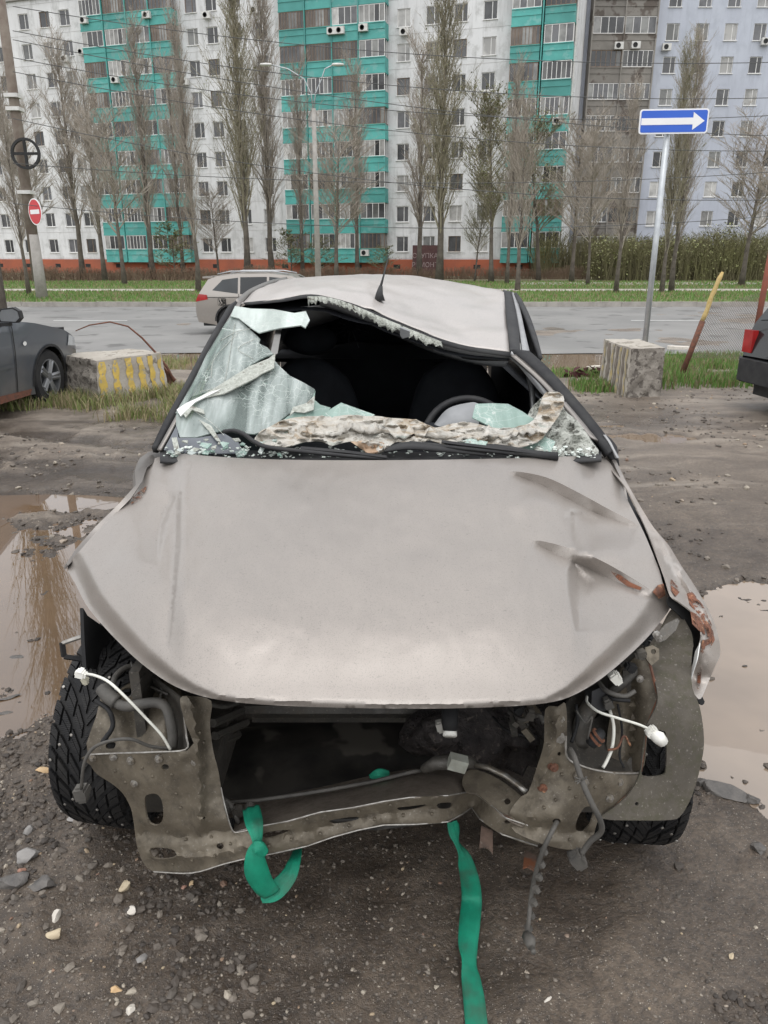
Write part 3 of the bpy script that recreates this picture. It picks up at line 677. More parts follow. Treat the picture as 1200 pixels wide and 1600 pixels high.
# ============================================================ TREES
MBARK = M('poplar_bark', (.075, .062, .05), (.13, .112, .092), 3, .9, bump=.5, bscale=12, bdist=.03); MTWIG = M('bare_twigs', (.25, .215, .18), (.34, .30, .255), .6, .9)
MTWG = M('budding_twigs', (.20, .178, .125), (.27, .24, .175), .6, .9); MBUD = grass_mat('young_leaf_buds', (.15, .16, .06), (.20, .19, .09), .7); MBUD2 = grass_mat('brown_catkins', (.17, .12, .07), (.22, .17, .11), .7)
def tree_meshes(seed, H, R0, spread, up, nb, start=.22, trunk_r=.16, ntw=11, lean=0, bud=0, fork=False, tw=.012):
    """returns trunk mesh and crown mesh; crown = limbs + fine twigs"""
    r_ = random.Random(seed); tr = MB(); cr = MB(); bu = MB()
    tp = []; x = y = 0
    n = 9
    for i in range(n):
        f = i/(n-1); x = lean*H*f**1.3+r_.uniform(-.06, .06)*H*.06; y = r_.uniform(-.05, .05)*H*.05
        tp.append(Vector((x, y, f*H*.93)))
    tr.tube(tp, [trunk_r*(1.35 if i == 0 else 1)*(1-i/(n-1)*.9) for i in range(n)], 8)
    def at(f): f = f*(n-1); i = min(int(f), n-2); return tp[i].lerp(tp[i+1], f-i)
    def twig(p, d, L_, w0, depth):
        d = d.normalized(); q1 = p+d*L_*.5+Vector((r_.gauss(0, .05), r_.gauss(0, .05), .03))*L_; q2 = p+d*L_+Vector((0, 0, up*.18*L_))
        cr.tube([p, q1, q2], [w0, w0*.8, w0*.35], 3, cap=False)
        if bud and depth > 0:
            for _ in range(bud):
                c = p.lerp(q2, r_.random()); a = r_.uniform(0, 6.28); s_ = r_.uniform(.025, .055); e1 = Vector((math.cos(a), math.sin(a), r_.uniform(-.6, .6)))*s_; e2 = Vector((-math.sin(a), math.cos(a), r_.uniform(-1, 1)))*s_
                bu.add([c-e1, c-e2, c+e1, c+e2], [(0, 1, 2, 3)])
        return q1, q2
    for b_ in range(nb):
        f = start+(1-start)*(b_+r_.random())/nb; p = at(min(f, .98)); a = r_.uniform(0, 6.283); L1 = (spread*H)*(1-.62*f)*r_.uniform(.6, 1.15)*(1 if f > start+.1 else .75)
        out = Vector((math.cos(a), math.sin(a), 0)); d = (out*(1-up)+Vector((0, 0, up))).normalized(); w0 = trunk_r*.32*(1-.7*f)+.008
        pts = [p]; 
        for k in range(4):
            d = (d+Vector((r_.gauss(0, .13), r_.gauss(0, .13), .12*up))).normalized(); pts.append(pts[-1]+d*L1/4)
        cr.tube(pts, [w0*(1-k*.2) for k in range(5)], 4, cap=False)
        for k in range(ntw):
            g = r_.uniform(.2, 1); gi_ = min(int(g*4), 3); q = pts[gi_].lerp(pts[gi_+1], g*4-gi_); a2 = r_.uniform(0, 6.283)
            d2 = d*.8+Vector((math.cos(a2), math.sin(a2), .3*up))*(.75 if up < .7 else .5); L2 = L1*r_.uniform(.22, .5)
            u1, u2 = twig(q, d2, L2, tw, 1)
            for _ in range(3):
                a3 = r_.uniform(0, 6.283); twig(q.lerp(u2, r_.uniform(.3, .95)), d2+Vector((math.cos(a3), math.sin(a3), .2))*.8, L2*r_.uniform(.3, .6), tw*.75, 1)
    a = tr.mesh('trunk', True); a.materials.append(MBARK); c_ = cr.mesh('crown'); c_.materials.append(MTWG if bud else MTWIG)
    b2 = None
    if bud: b2 = bu.mesh('leaf_buds'); b2.materials.append(MBUD)
    return a, c_, b2, H
TK = {'pop1': tree_meshes(1, 20, 0, .33, .78, 76, .14, .26, 12, bud=1, tw=.016), 'pop2': tree_meshes(2, 20, 0, .28, .80, 72, .18, .24, 12, lean=.02, tw=.016), 'pop3': tree_meshes(3, 14, 0, .30, .76, 60, .2, .18, 11, tw=.013),
      'wide1': tree_meshes(4, 10, 0, .50, .45, 44, .3, .16, 15, lean=.05, tw=.014), 'wide2': tree_meshes(5, 10, 0, .48, .5, 44, .3, .15, 14, lean=.12, bud=2, tw=.014), 'bush': tree_meshes(6, 5, 0, .5, .4, 26, .12, .06, 10, bud=3, tw=.009)}
def tree(kind, px, py, Y, topy, label, cat='tree', rz=0, group='bare trees along the far side of the road', zb=-.1, w_=1.0, name='poplar_tree'):
    a, c_, b2, H = TK[kind]; p = UY(px, py, Y); top = UY(px, topy, Y).z; s_ = (top-zb)/H
    o = tag(empty(name, (p.x, p.y, zb), rz), label, cat, group); o.scale = (s_*w_, s_*w_, s_)
    link('trunk', a, None, o); link('crown', c_, None, o)
    if b2: link('leaf_buds', b2, None, o)
    return o
T = [('pop3', 130, 428, 62, 55, 'slender bare poplar before the white wall, left of the first turquoise balconies', .9, 1.0), ('wide1', 193, 432, 52, 170, 'dark bare tree in front of the first turquoise balconies, below their sixth floor', 2.1, .9),
     ('pop2', 238, 425, 62, 28, 'tall poplar hiding the middle of the first turquoise balcony stack', 1.1, 1.0), ('pop2', 311, 452, 41, 20, 'poplar with dark trunk on the verge just left of the silver wagon', 3.3, .8),
     ('wide1', 341, 415, 70, 300, 'small spreading bare tree low against the white wall left of the tall pair', 4.0, 1.0), ('pop1', 387, 420, 63, -60, 'thick tall poplar, left one of the pair before the second white wall', .4, .9),
     ('pop2', 424, 418, 66, -40, 'slimmer tall poplar, right one of the pair before the second white wall', 5.0, .9), ('pop3', 473, 420, 68, 95, 'thin bare poplar behind the concrete lamp post', 5.6, .8),
     ('pop3', 558, 420, 66, 95, 'thin poplar before the centre turquoise balcony stack', 2.5, .9), ('pop1', 687, 428, 58, -50, 'tall broad poplar beside the maroon board', 1.7, 1.0),
     ('wide2', 742, 430, 60, 285, 'low leaning greenish tree right of the maroon board', .3, .8), ('pop2', 792, 440, 54, 95, 'left trunk of the close pair before the right turquoise stack', .9, .8),
     ('pop3', 808, 455, 43, 150, 'right dark trunk of the close pair, nearer to the road', 3.9, 1.0), ('wide2', 842, 430, 62, 190, 'yellow budding tree forking before the right turquoise stack', 2.9, 1.0),
     ('wide1', 918, 443, 52, 215, 'leaning bare tree in front of the brown balconies', 3.1, .8), ('pop3', 962, 463, 40, 130, 'straight slim tree on the verge left of the arrow sign post', .2, .9),
     ('pop1', 1033, 462, 40, 75, 'left trunk of the twin poplar just behind the arrow sign', 2.2, .75), ('pop2', 1047, 463, 41, 60, 'right trunk of the twin poplar just behind the arrow sign', 4.4, .9),
     ('wide1', 1158, 445, 50, 190, 'wide bare tree at the right, before the lavender wall', .5, 1.1), ('wide1', 1215, 448, 46, 150, 'bare tree half cut by the right picture edge', 5.5, 1.0),
     ('wide1', 60, 440, 55, 160, 'spreading bare tree right of the utility pole', 1.8, .8), ('pop3', 45, 458, 38, 120, 'dark trunked tree right behind the left utility pole', 4.9, .8),
     ('pop1', 4, 484, 27, -1050, 'thick shaggy trunk at the left picture edge', 1.0, .5), ('pop3', 286, 418, 70, 90, 'faint thin poplar against the white wall between turquoise stacks', 1.3, .8)]
for (k, px, py, Y, ty, lab, rz, w_) in T: tree(k, px, py, Y, ty, lab, 'tree', rz, 'bare trees along the road and before the blocks', -.1, w_, 'poplar_tree' if k.startswith('pop') else 'bare_tree')
T += [('wide2', 768, 436, 57, 150, 'greenish spreading tree between the maroon board and the right turquoise stack', 1.9, 1.0), ('wide1', 893, 442, 58, 190, 'bare spreading tree before the joint between the two blocks', 4.2, 1.0),
      ('pop3', 163, 430, 60, 110, 'thin bare tree at the left edge of the first turquoise stack', 2.9, 1.0), ('wide1', 525, 424, 60, 190, 'bare spreading tree between the lamp post and the thin poplar', .7, 1.0), ('pop3', 655, 424, 68, 60, 'thin poplar just left of the maroon board', 1.5, 1.0)]
for (k, px, py, Y, ty, lab, rz, w_) in T[24:]: tree(k, px, py, Y, ty, lab, 'tree', rz, 'bare trees along the road and before the blocks', -.1, w_, 'poplar_tree' if k.startswith('pop') else 'bare_tree')
B = [(455, 405, 68, 360, 'low budding bush at the foot of the centre lamp post'), (500, 408, 66, 372, 'low budding bush below the centre turquoise balconies'), (272, 410, 66, 350, 'green bush at the foot of the first turquoise balconies'),
     (600, 410, 66, 385, 'small bush left of the maroon board')]
for (px, py, Y, ty, lab) in B: tree('bush', px, py, Y, ty, lab, 'bush', px*.1, 'budding bushes before the apartment block', 0, 1.6, 'bush')
# hedges
def hedge(name, x0, x1, y0, y1, z0, h, n, m, label, seed, th=.012):
    r_ = random.Random(seed); mb = MB()
    for _ in range(n):
        x = r_.uniform(x0, x1); y = r_.uniform(y0, y1); hh = h*r_.uniform(.5, 1.05)*(.85+.3*mnoise.noise(Vector((x*.35, seed, 0)))); a = r_.uniform(0, 6.28); l = r_.uniform(.1, .5)*hh
        p = Vector((x, y, z0)); q = p+Vector((math.cos(a)*l*.4, math.sin(a)*l*.4, hh*.55)); e = p+Vector((math.cos(a)*l, math.sin(a)*l, hh)); mb.tube([p, q, e], [th*1.3, th, th*.4], 3, cap=False)
        for k in range(3):
            s_ = q.lerp(e, r_.random()); a2 = r_.uniform(0, 6.28); mb.tube([s_, s_+Vector((math.cos(a2)*.3, math.sin(a2)*.3, .25))*hh*.4], [th*.8, th*.3], 3, cap=False)
    return tag(mb.build(name, m), kind='stuff')
MHB = M('brown_hedge_twigs', (.14, .095, .065), (.19, .135, .09), .8, .9); MHG = M('budding_hedge_twigs', (.13, .125, .05), (.10, .085, .05), .35, .9)
hedge('hedge', -40, -2, 61, 62.2, -.1, 1.15, 5200, MHB, None, 3); hedge('hedge', -2, 17, 65, 66, -.1, 1.1, 1800, MHB, None, 4)
hedge('hedge', 17, 45, 60, 66, -.1, 3.9, 3600, MHG, None, 5, .017); hedge('hedge', 14, 45, 72, 76, -.1, 4.3, 2800, MHG, None, 6, .024)
r_ = random.Random(9); mb = MB()
for _ in range(8000):
    x = r_.uniform(16.5, 45); y = r_.uniform(60, 66); z = r_.uniform(.2, 4.0)*(.8+.4*mnoise.noise(Vector((x*.35, 5, 0)))); s_ = r_.uniform(.04, .09); a = r_.uniform(0, 6.28)
    e1 = Vector((math.cos(a), math.sin(a), r_.uniform(-1, 1)))*s_; e2 = Vector((-math.sin(a), math.cos(a), r_.uniform(-1, 1)))*s_; c_ = Vector((x, y, z)); mb.add([c_-e1, c_-e2, c_+e1, c_+e2], [(0, 1, 2, 3)])
tag(mb.build('hedge_leaf_buds', MBUD), kind='stuff')
# ============================================================ STREET FURNITURE
MGALV = M('galvanised_steel', (.36, .38, .40), (.45, .47, .48), 6, .45, .6); MCONC = M('pole_concrete', (.33, .31, .285), (.25, .235, .215), 4, .9, bump=.3, bscale=40)
MWOOD = M('weathered_pole', (.13, .10, .08), (.19, .16, .13), 3, .9, bump=.4, bscale=20); MRED = M('sign_red', (.55, .02, .03), (.50, .02, .03), 2, .4); MSW = M('sign_white', (.78, .78, .78), (.74, .74, .74), 2, .4); MSB = M('sign_blue', (.012, .09, .50), (.014, .10, .53), 2, .35)
# lamp post
lp = UY(497, 425, 43); zt = UY(497, 125, 43).z; lamp = tag(empty('street_lamp', (lp.x, lp.y, -.1)), 'slim concrete street lamp with two curved arms before the centre balconies', 'street lamp')
mb = MB().tube([(0, 0, 0), (0, 0, 4), (0, 0, zt-1.2)], [.17, .14, .10], 12); mb.build('pole', MCONC, lamp, world=False, smooth=True)
for s_, dx in ((-1, -2.1), (1, 1.05)):
    mb = MB().tube([(0, 0, zt-1.3), (s_*.12, 0, zt-.5), (s_*.45, 0, zt+.15), (dx*.6, 0, zt+.6), (dx, 0, zt+.78)], .028, 8); mb.build('arm', MGALV, lamp, world=False, smooth=True)
    mb = MB().lathe([(.02, -.32), (.10, -.28), (.13, 0), (.09, .26), (.02, .3)], 12, Matrix.Translation((dx+s_*.25, 0, zt+.79)) @ Matrix.Rotation(math.radians(90), 4, 'Y') @ Matrix.Scale(.6, 4, (1, 0, 0))); mb.build('lamp_head', MAC, lamp, world=False, smooth=True)
# leaning utility pole at the left
pb = UY(66, 466, 34); pt = UY(-2, -40, 33.5); pm_ = pb.lerp(pt, .215)
up_ = tag(empty('utility_pole', (pb.x, pb.y, -.1)), 'leaning dark utility pole on a pale concrete stub at the left', 'utility pole')
MB().tube([pb+Vector((0, 0, -.3)), pb.lerp(pt, .22)], [.26, .19], 12).build('concrete_stub', MCONC, up_, True)
MB().tube([pb.lerp(pt, .06)+Vector((-.16, .22, 0)), pb.lerp(pt, .5)+Vector((-.16, .22, 0)), pt+Vector((-.16, .22, 0))], [.24, .21, .17], 12).build('pole_shaft', MWOOD, up_, True)
c_ = UY(40, 240, 33.4); mb = MB().lathe([(.60, -.045), (.60, .045), (.50, .045), (.50, -.045)], 28, Matrix.Translation(c_) @ Matrix.Rotation(math.radians(84), 4, 'X'), closed=True)
mb.box((-.5, -.04, -.05), (.5, .04, .05), Matrix.Translation(c_)); mb.box((-.05, -.045, -.5), (.05, .045, .5), Matrix.Translation(c_)); mb.build('iron_ring', MDARK, up_)
mb = MB()
for q_ in (.36, .62, .66): 
    c2 = pb.lerp(pt, q_)+Vector((-.16, .2, 0)); MB().box((-.27, -.27, -.07), (.27, .27, .07), Matrix.Translation(c2)).build('clamp_band', MAC, up_)
pass
c_ = UY(55, 331, 33.3); ns = tag(empty('no_entry_sign', c_, math.radians(-38)), 'round red no-entry sign with white bar on the leaning pole', 'road sign')
RX = Matrix.Rotation(math.radians(90), 4, 'X')
MB().lathe([(.52, -.01), (.52, .012)], 32, RX).build('rim', MSW, ns, world=False); MB().lathe([(.475, .013), (.475, .018)], 32, RX).build('red_disc', MRED, ns, world=False)
MB().box((-.36, -.024, -.085), (.36, -.019, .085)).build('white_bar', MSW, ns, world=False)
MB().box((-.03, .012, -.3), (.03, .25, .3)).build('bracket', MGALV, ns, world=False)
# one-way sign
c_ = UY(1051, 190.5, 15.0); gz0 = float(ground_z([c_.x], [15.0])[0]); PXM = c_.z
ow = tag(empty('one_way_sign', (c_.x, 15.0, gz0)), 'blue one-way sign with white arrow pointing right on a tall grey post', 'road sign')
kpx = (UY(1105, 190, 15)-UY(998, 190, 15)).x; hz = (UY(1050, 171, 15).z-UY(1050, 210, 15).z)
def rrect(w_, h_, r, n=5):
    out = []
    for cx, cy, a0 in ((w_/2-r, h_/2-r, 0), (-w_/2+r, h_/2-r, 90), (-w_/2+r, -h_/2+r, 180), (w_/2-r, -h_/2+r, 270)):
        for i in range(n+1): a = math.radians(a0+90*i/n); out.append((cx+r*math.cos(a), cy+r*math.sin(a)))
    return out
MS = Matrix.Translation((0, -.05, c_.z-gz0)) @ Matrix.Rotation(math.radians(-.8), 4, 'Y') @ RX
MB().prism(rrect(kpx, hz, .05), -.01, .01, MS).build('white_edge', MSW, ow, world=False); MB().prism(rrect(kpx-.05, hz-.05, .035), .011, .015, MS).build('blue_plate', MSB, ow, world=False)
a_ = kpx/2; MB().prism([(-a_+.03, -.055), (a_*.55, -.055), (a_*.55, -.145), (a_-.07, 0), (a_*.55, .145), (a_*.55, .055), (-a_+.03, .055)], .016, .020, MS).build('arrow', MSW, ow, world=False)
tp_ = UY(1043, 208, 15.0); bp_ = UY(1008, 540, 15.0); MB().tube([(bp_.x-c_.x, .02, -.3), (tp_.x-c_.x, .02, c_.z-gz0+.15)], .055, 14).build('post', MGALV, ow, smooth=True, world=False)
MB().box((tp_.x-c_.x-.08, -.038, c_.z-gz0-.05), (tp_.x-c_.x+.08, .08, c_.z-gz0-.01)).box((tp_.x-c_.x-.08, -.038, c_.z-gz0+.07), (tp_.x-c_.x+.08, .08, c_.z-gz0+.11)).build('clamp', MGALV, ow, world=False)
# concrete blocks
MBLK = M('old_concrete', (.30, .27, .23), (.40, .37, .32), 3, .9, bump=.7, bscale=30, bdist=.01, c3=(.17, .15, .12), s3=6, f3=.56)
MBLR = M('broken_concrete', (.20, .18, .155), (.34, .31, .27), 6, .95, bump=1.0, bscale=14, bdist=.04, c3=(.12, .105, .09), s3=12, f3=.52)
MYEL = M('faded_yellow_paint', (.55, .38, .07), (.42, .31, .10), 10, .8, bump=.4, bscale=40, c3=(.30, .27, .20), s3=14, f3=.55)
MYE2 = M('worn_yellow_paint', (.40, .31, .13), (.33, .28, .19), 14, .85, bump=.4, bscale=40, c3=(.26, .235, .19), s3=16, f3=.5)
MDST = M('dark_stripe_paint', (.13, .11, .09), (.20, .17, .14), 8, .85, bump=.4)
def block(name, base4, h, topin, m_side, label, stripes, parent_loc, seed, topdrop=0, rough_faces=()):
    """base4: footprint corners, stripes run on the face between corner 0 and 1"""
    e = tag(empty(name, parent_loc), label, 'concrete block', 'concrete blocks at the lot edge'); cx = sum(p[0] for p in base4)/4; cy = sum(p[1] for p in base4)/4
    def P(u, v, z, face):  # face i between corner i and i+1
        a = base4[face]; b_ = base4[(face+1) % 4]; x = a[0]+(b_[0]-a[0])*u; y = a[1]+(b_[1]-a[1])*u; k = 1-topin*v
        x = cx+(x-cx)*k; y = cy+(y-cy)*k; return Vector((x, y, parent_loc[2]-.06+(h+.06)*v-topdrop*abs(u-.5)*0))
    bm = bmesh.new(); N_ = 14; grid = {}
    def vert(p):
        q_ = Vector(p); nn = mnoise.noise(q_*5+Vector((seed, 0, 0)))*.018+mnoise.noise(q_*14+Vector((seed, 0, 0)))*.008
        d = Vector((q_.x-cx, q_.y-cy, 0)).normalized(); return q_+d*nn+Vector((0, 0, nn*.8 if v_top(q_) else 0))
    def v_top(q_): return q_.z > parent_loc[2]+h*.5
    for f_ in range(4):
        rg = 2.6 if f_ in rough_faces else 1
        g = [[None]*(N_+1) for _ in range(N_+1)]
        for i in range(N_+1):
            for j in range(N_+1):
                p = P(i/N_, j/N_, 0, f_); q_ = vert(p)
                if f_ in rough_faces and 0 < i < N_ and 0 < j < N_: 
                    d = Vector((p.x-cx, p.y-cy, 0)).normalized(); q_ += d*(mnoise.noise(p*9)*.05+mnoise.noise(p*22)*.02)
                g[i][j] = bm.verts.new(q_-Vector(parent_loc))
        for i in range(N_):
            for j in range(N_): fc = bm.faces.new((g[i][j], g[i+1][j], g[i+1][j+1], g[i][j+1])); fc.material_index = 1 if f_ in rough_faces else 0
    g = [[None]*(N_+1) for _ in range(N_+1)]
    for i in range(N_+1):
        for j in range(N_+1):
            a = P(i/N_, 1, 0, 0); b_ = P(1-i/N_, 1, 0, 2); p = a.lerp(b_, j/N_); q_ = vert(p)
            if 0 < i < N_ and 0 < j < N_: q_.z += .012*mnoise.noise(p*11)
            g[i][j] = bm.verts.new(q_-Vector(parent_loc))
    for i in range(N_):
        for j in range(N_): bm.faces.new((g[i][j], g[i+1][j], g[i+1][j+1], g[i][j+1]))
    bmesh.ops.remove_doubles(bm, verts=bm.verts, dist=.004); bmesh.ops.recalc_face_normals(bm, faces=bm.faces)
    me = bpy.data.meshes.new(name); bm.to_mesh(me); bm.free(); me.polygons.foreach_set('use_smooth', [True]*len(me.polygons)); me.set_sharp_from_angle(angle=math.radians(45))
    link('concrete_body', me, [m_side, MBLR], e)
    for (u0, u1, m) in stripes:
        vs = []; K = 10
        for i in range(K+1):
            for u in (u0+.012*math.sin(i*2+u0*9), u1+.012*math.sin(i*1.7+u0*5)):
                p = P(u, .04+.93*i/K, 0, 0); q_ = vert(p); d = Vector(((base4[1][1]-base4[0][1]), -(base4[1][0]-base4[0][0]), 0)).normalized()
                if d.dot(Vector((cx-p.x, cy-p.y, 0))) > 0: d = -d
                vs.append(q_+d*.006-Vector(parent_loc))
        fs = [(2*i, 2*i+1, 2*i+3, 2*i+2) for i in range(K)]; me = bpy.data.meshes.new('painted_stripe'); me.from_pydata([tuple(v) for v in vs], [], fs); link('painted_stripe', me, m, e)
    return e
yl = lambda s_, w_: (s_, s_+w_, MYEL)
block('concrete_block', [(-3.26, 8.45), (-2.68, 9.25), (-3.20, 9.75), (-4.0, 9.05)], .50, .10, MBLK, 'low concrete block with yellow stripes beside the grey sedan wheel', [yl(.02, .10), yl(.22, .09), yl(.42, .09), yl(.60, .09), yl(.77, .08), yl(.92, .05)], (-3.28, 9.2, 0), 3, rough_faces=(3,))
block('concrete_block', [(2.90, 10.05), (2.93, 8.95), (3.38, 9.03), (3.40, 10.1)], .60, .05, MBLK, 'grey concrete block with faded striped side near the arrow sign post', [(.07, .12, MYE2), (.2, .30, MDST), (.36, .43, MYE2), (.5, .58, MDST), (.62, .70, MYE2), (.75, .82, MDST), (.86, .92, MYE2)], (3.15, 9.5, -.02), 8, rough_faces=(1,))
# bent rusty rod and its stump beside the striped block
MRUST = M('rusty_iron', (.16, .06, .035), (.09, .045, .03), 20, .85, bump=.5, bscale=60)
rod = tag(empty('bent_rebar', (-2.45, 9.35, 0)), 'thin rusty rod bent in an arc over the yellow striped block', 'metal rod')
MB().tube([UY(a, b_, y) for a, b_, y in ((272, 596, 9.3), (262, 575, 9.3), (245, 553, 9.25), (222, 528, 9.2), (200, 510, 9.15), (172, 503, 9.1), (140, 508, 9.05), (118, 517, 9.0))], [.018, .016, .014, .012, .01, .009, .008, .006], 6).build('rod', MRUST, rod, True)
MB().box((-.05, -.02, -.1), (.05, .02, .14), Matrix.Translation(UY(262, 588, 9.35)) @ Matrix.Rotation(math.radians(-40), 4, 'Y')).build('stump', MRUST, rod)
# rusty-yellow leaning fence post, mesh, red post
fp = UY(1072, 567, 11.6); ft = UY(1128, 425, 11.6); lpst = tag(empty('fence_post', fp), 'leaning yellow fence post rusted at its foot', 'fence post')
fm_ = fp.lerp(ft, .47)
MB().tube([fp-Vector((.05, 0, .2)), fm_], [.045, .045], 8).build('rusty_foot', MRUST, lpst, True)
mb = MB(); pts = [fm_.lerp(ft, k/8)+Vector((rnd.uniform(-.012, .012), 0, 0)) for k in range(9)]; mb.tube(pts, [.034, .038, .033, .039, .034, .037, .032, .038, .02], 8)
mb.build('yellow_wrap', M('peeling_yellow', (.42, .29, .10), (.48, .37, .17), 30, .8, bump=.6), lpst, True)
rp = UY(1178, 560, 11.6); rt = UY(1215, 340, 11.6); rpst = tag(empty('fence_post', rp), 'rusty red fence post at the right picture edge behind the dark car', 'fence post'); MB().tube([rp-Vector((.05, 0, .2)), rt], .045, 8).build('steel_post', M('red_oxide', (.22, .06, .035), (.16, .06, .04), 10, .8), rpst, True)
r2 = UY(1172, 570, 11.3); MB().tube([r2, UY(1184, 508, 11.3)], .02, 6).build('stake', MDARK, rpst)
cf = tag(empty('chain_link_fence', (5.5, 11.6, 0)), 'rusty sagging chain-link mesh hanging between the two fence posts', 'fence'); mb = MB()
a0 = UY(1080, 560, 11.7); a1 = UY(1180, 560, 11.7); t0_ = UY(1105, 478, 11.7); t1_ = UY(1192, 455, 11.7)
def cfp(u, v): 
    b_ = a0.lerp(a1, u); t_ = t0_.lerp(t1_, u); p = b_.lerp(t_, v); return p+Vector((0, .04*math.sin(u*7+v*3), -.03*math.sin(u*math.pi)*v))
NU = 26
for k in range(-NU, NU*2):
    for sg in (1, -1):
        pts = []
        for i in range(0, 19):
            v = i/18; u = (k/NU)+sg*v*.75
            if 0 <= u <= 1: pts.append(cfp(u, v)+Vector((0, .004*sg, 0)))
        if len(pts) > 1: mb.tube(pts, .0028, 3, cap=False)
mb.build('wire_mesh', M('rusty_wire', (.14, .11, .09), (.2, .17, .15), 5, .8), cf)
# rubbish in the grass
p = UZ(917, 590, .0); mb = MB(); rr = random.Random(4)
for k in range(16):
    c0 = Vector((rr.uniform(-.22, .2), rr.uniform(-.1, .1), rr.uniform(.02, .14))); mb.add([c0+Vector((rr.uniform(-.12, .12), rr.uniform(-.06, .06), rr.uniform(-.05, .06))) for _ in range(4)], [(0, 1, 2), (0, 2, 3), (0, 3, 1), (1, 3, 2)])
o = mb.build('crumpled_rag', M('dark_red_rag', (.045, .018, .018), (.08, .03, .03), 20, .7)); o.location = (p.x, p.y, 0); tag(o, 'dark red crumpled rag lying in the grass left of the grey block', 'rag')
for (px, py, lx, ly, lab, m) in ((933, 555, .30, .07, 'pale stick of broken plaster at the puddle by the grey block', 1), (1065, 534, .36, .16, 'white flat slab lying in the grass behind the arrow sign', 2)):
    p = UZ(px, py, -.03 if m == 1 else -.1); mb = MB(); r_ = random.Random(m); mb.prism([(lx*math.cos(a)*r_.uniform(.7, 1), ly*math.sin(a)*r_.uniform(.7, 1)) for a in [k*.5236 for k in range(12)]], 0, .07)
    o = mb.build('plaster_fragment', MS_W); o.location = (p.x, p.y, float(ground_z([p.x], [p.y])[0])-.0); o.rotation_euler = (0, .05, .7 if m == 1 else 0); tag(o, lab, 'rubble')
# overhead cables
MCAB = M('black_cable', (.05, .05, .05), (.07, .07, .07), 5, .6)
for i, (ya, yb, Y1, Y2) in enumerate(((10, 95, 33, 33), (48, 150, 33, 34), (90, 175, 33, 35), (62, 215, 33.4, 36), (112, 235, 33, 37), (185, 310, 33, 33), (255, 262, 33, 38), (318, 330, 33, 38))):
    A_ = UY(20, ya, Y1); B_ = UY(1290, yb, Y2); pts = []
    for k in range(25):
        u = k/24; q_ = A_.lerp(B_, u); q_.z -= 4*(.7+.15*(i % 3))*u*(1-u); pts.append(q_)
    o = MB().tube(pts, .014, 4).build('overhead_cable', MCAB); tag(o, ('topmost', 'second highest', 'fourth highest', 'third highest', 'fifth highest', 'lowest but two, slanting down steeply', 'lowest but one, nearly level', 'lowest')[i]+' of the thin black overhead cables crossing the apartment facades', 'cable', 'overhead cables strung across the facades')
# ============================================================ OTHER CARS
MTYRE = M('tyre_rubber', (.018, .018, .019), (.035, .034, .033), 8, .75, bump=.3, bscale=50); MALLOY = M('alloy', (.42, .43, .44), (.34, .35, .36), 6, .35, .8); MCGL = glass('car_glass', (.022, .026, .028), .05)
MPLAST = M('black_plastic', (.025, .025, .027), (.04, .04, .04), 10, .55); MSEAL = M('rubber_seal', (.02, .02, .022), (.035, .035, .035), 12, .6)
def paint(name, c, dirt=(.16, .14, .12), metal=.5, rough=.3):
    m, t, b = new_mat(name); tc = N(t, 'ShaderNodeTexCoord'); sx = N(t, 'ShaderNodeSeparateXYZ'); L(t, tc.outputs['Object'], sx.inputs[0]); n = noise_node(t, 3, 6, .7)
    a = N(t, 'ShaderNodeMath', operation='MULTIPLY_ADD'); L(t, sx.outputs['Z'], a.inputs[0]); a.inputs[1].default_value = -1.1; a.inputs[2].default_value = .45
    s_ = N(t, 'ShaderNodeMath', operation='ADD'); L(t, a.outputs[0], s_.inputs[0]); L(t, n.outputs['Fac'], s_.inputs[1]); k = ramp(t, s_.outputs[0], [(.3, .08), (.95, .8)])
    L(t, mixc(t, k.outputs[0], c, dirt), b.inputs['Base Color']); b.inputs['Metallic'].default_value = metal; b.inputs['Roughness'].default_value = rough
    L(t, ramp(t, s_.outputs[0], [(.3, rough), (.9, .75)]).outputs[0], b.inputs['Roughness']); b.inputs['Coat Weight'].default_value = .4; return m
def wheel(parent, x, y, z, R, side, rim_m=MALLOY, yaw=0, spokes=5):
    w_ = empty('wheel', (x, y, z)); w_.parent = parent; w_.rotation_euler = (0, 0, yaw); T_ = Matrix.Rotation(math.radians(90)*-side, 4, 'X'); ri = R*.66
    MB().lathe([(ri, -.10), (R*.93, -.105), (R, -.075), (R, .075), (R*.93, .105), (ri, .10)], 40, T_, closed=True).build('tyre', MTYRE, w_, smooth=True, world=False, auto=40)
    mb = MB().lathe([(ri, .09), (ri, .105), (ri*.93, .10), (ri*.92, .0), (ri*.99, -.08)], 32, T_, closed=True)
    for k in range(spokes):
        a = 2*math.pi*k/spokes
        for da in (-.13, .13):
            p0 = Vector((.05*math.cos(a+da*2), .05*math.sin(a+da*2), .075)); p1 = Vector((ri*.94*math.cos(a+da), ri*.94*math.sin(a+da), .095)); mb.tube([T_ @ p0, T_ @ p1], [.028, .022], 6)
    mb.lathe([(.0, .0), (.07, .0), (.07, .085), (.04, .095), (.0, .095)], 16, T_); mb.build('rim', rim_m, w_, smooth=True, world=False, auto=40)
    MB().lathe([(0, -.02), (ri*.92, -.02), (ri*.92, -.01), (0, -.01)], 24, T_).build('brake_disc', MPLAST, w_, world=False)
    return w_
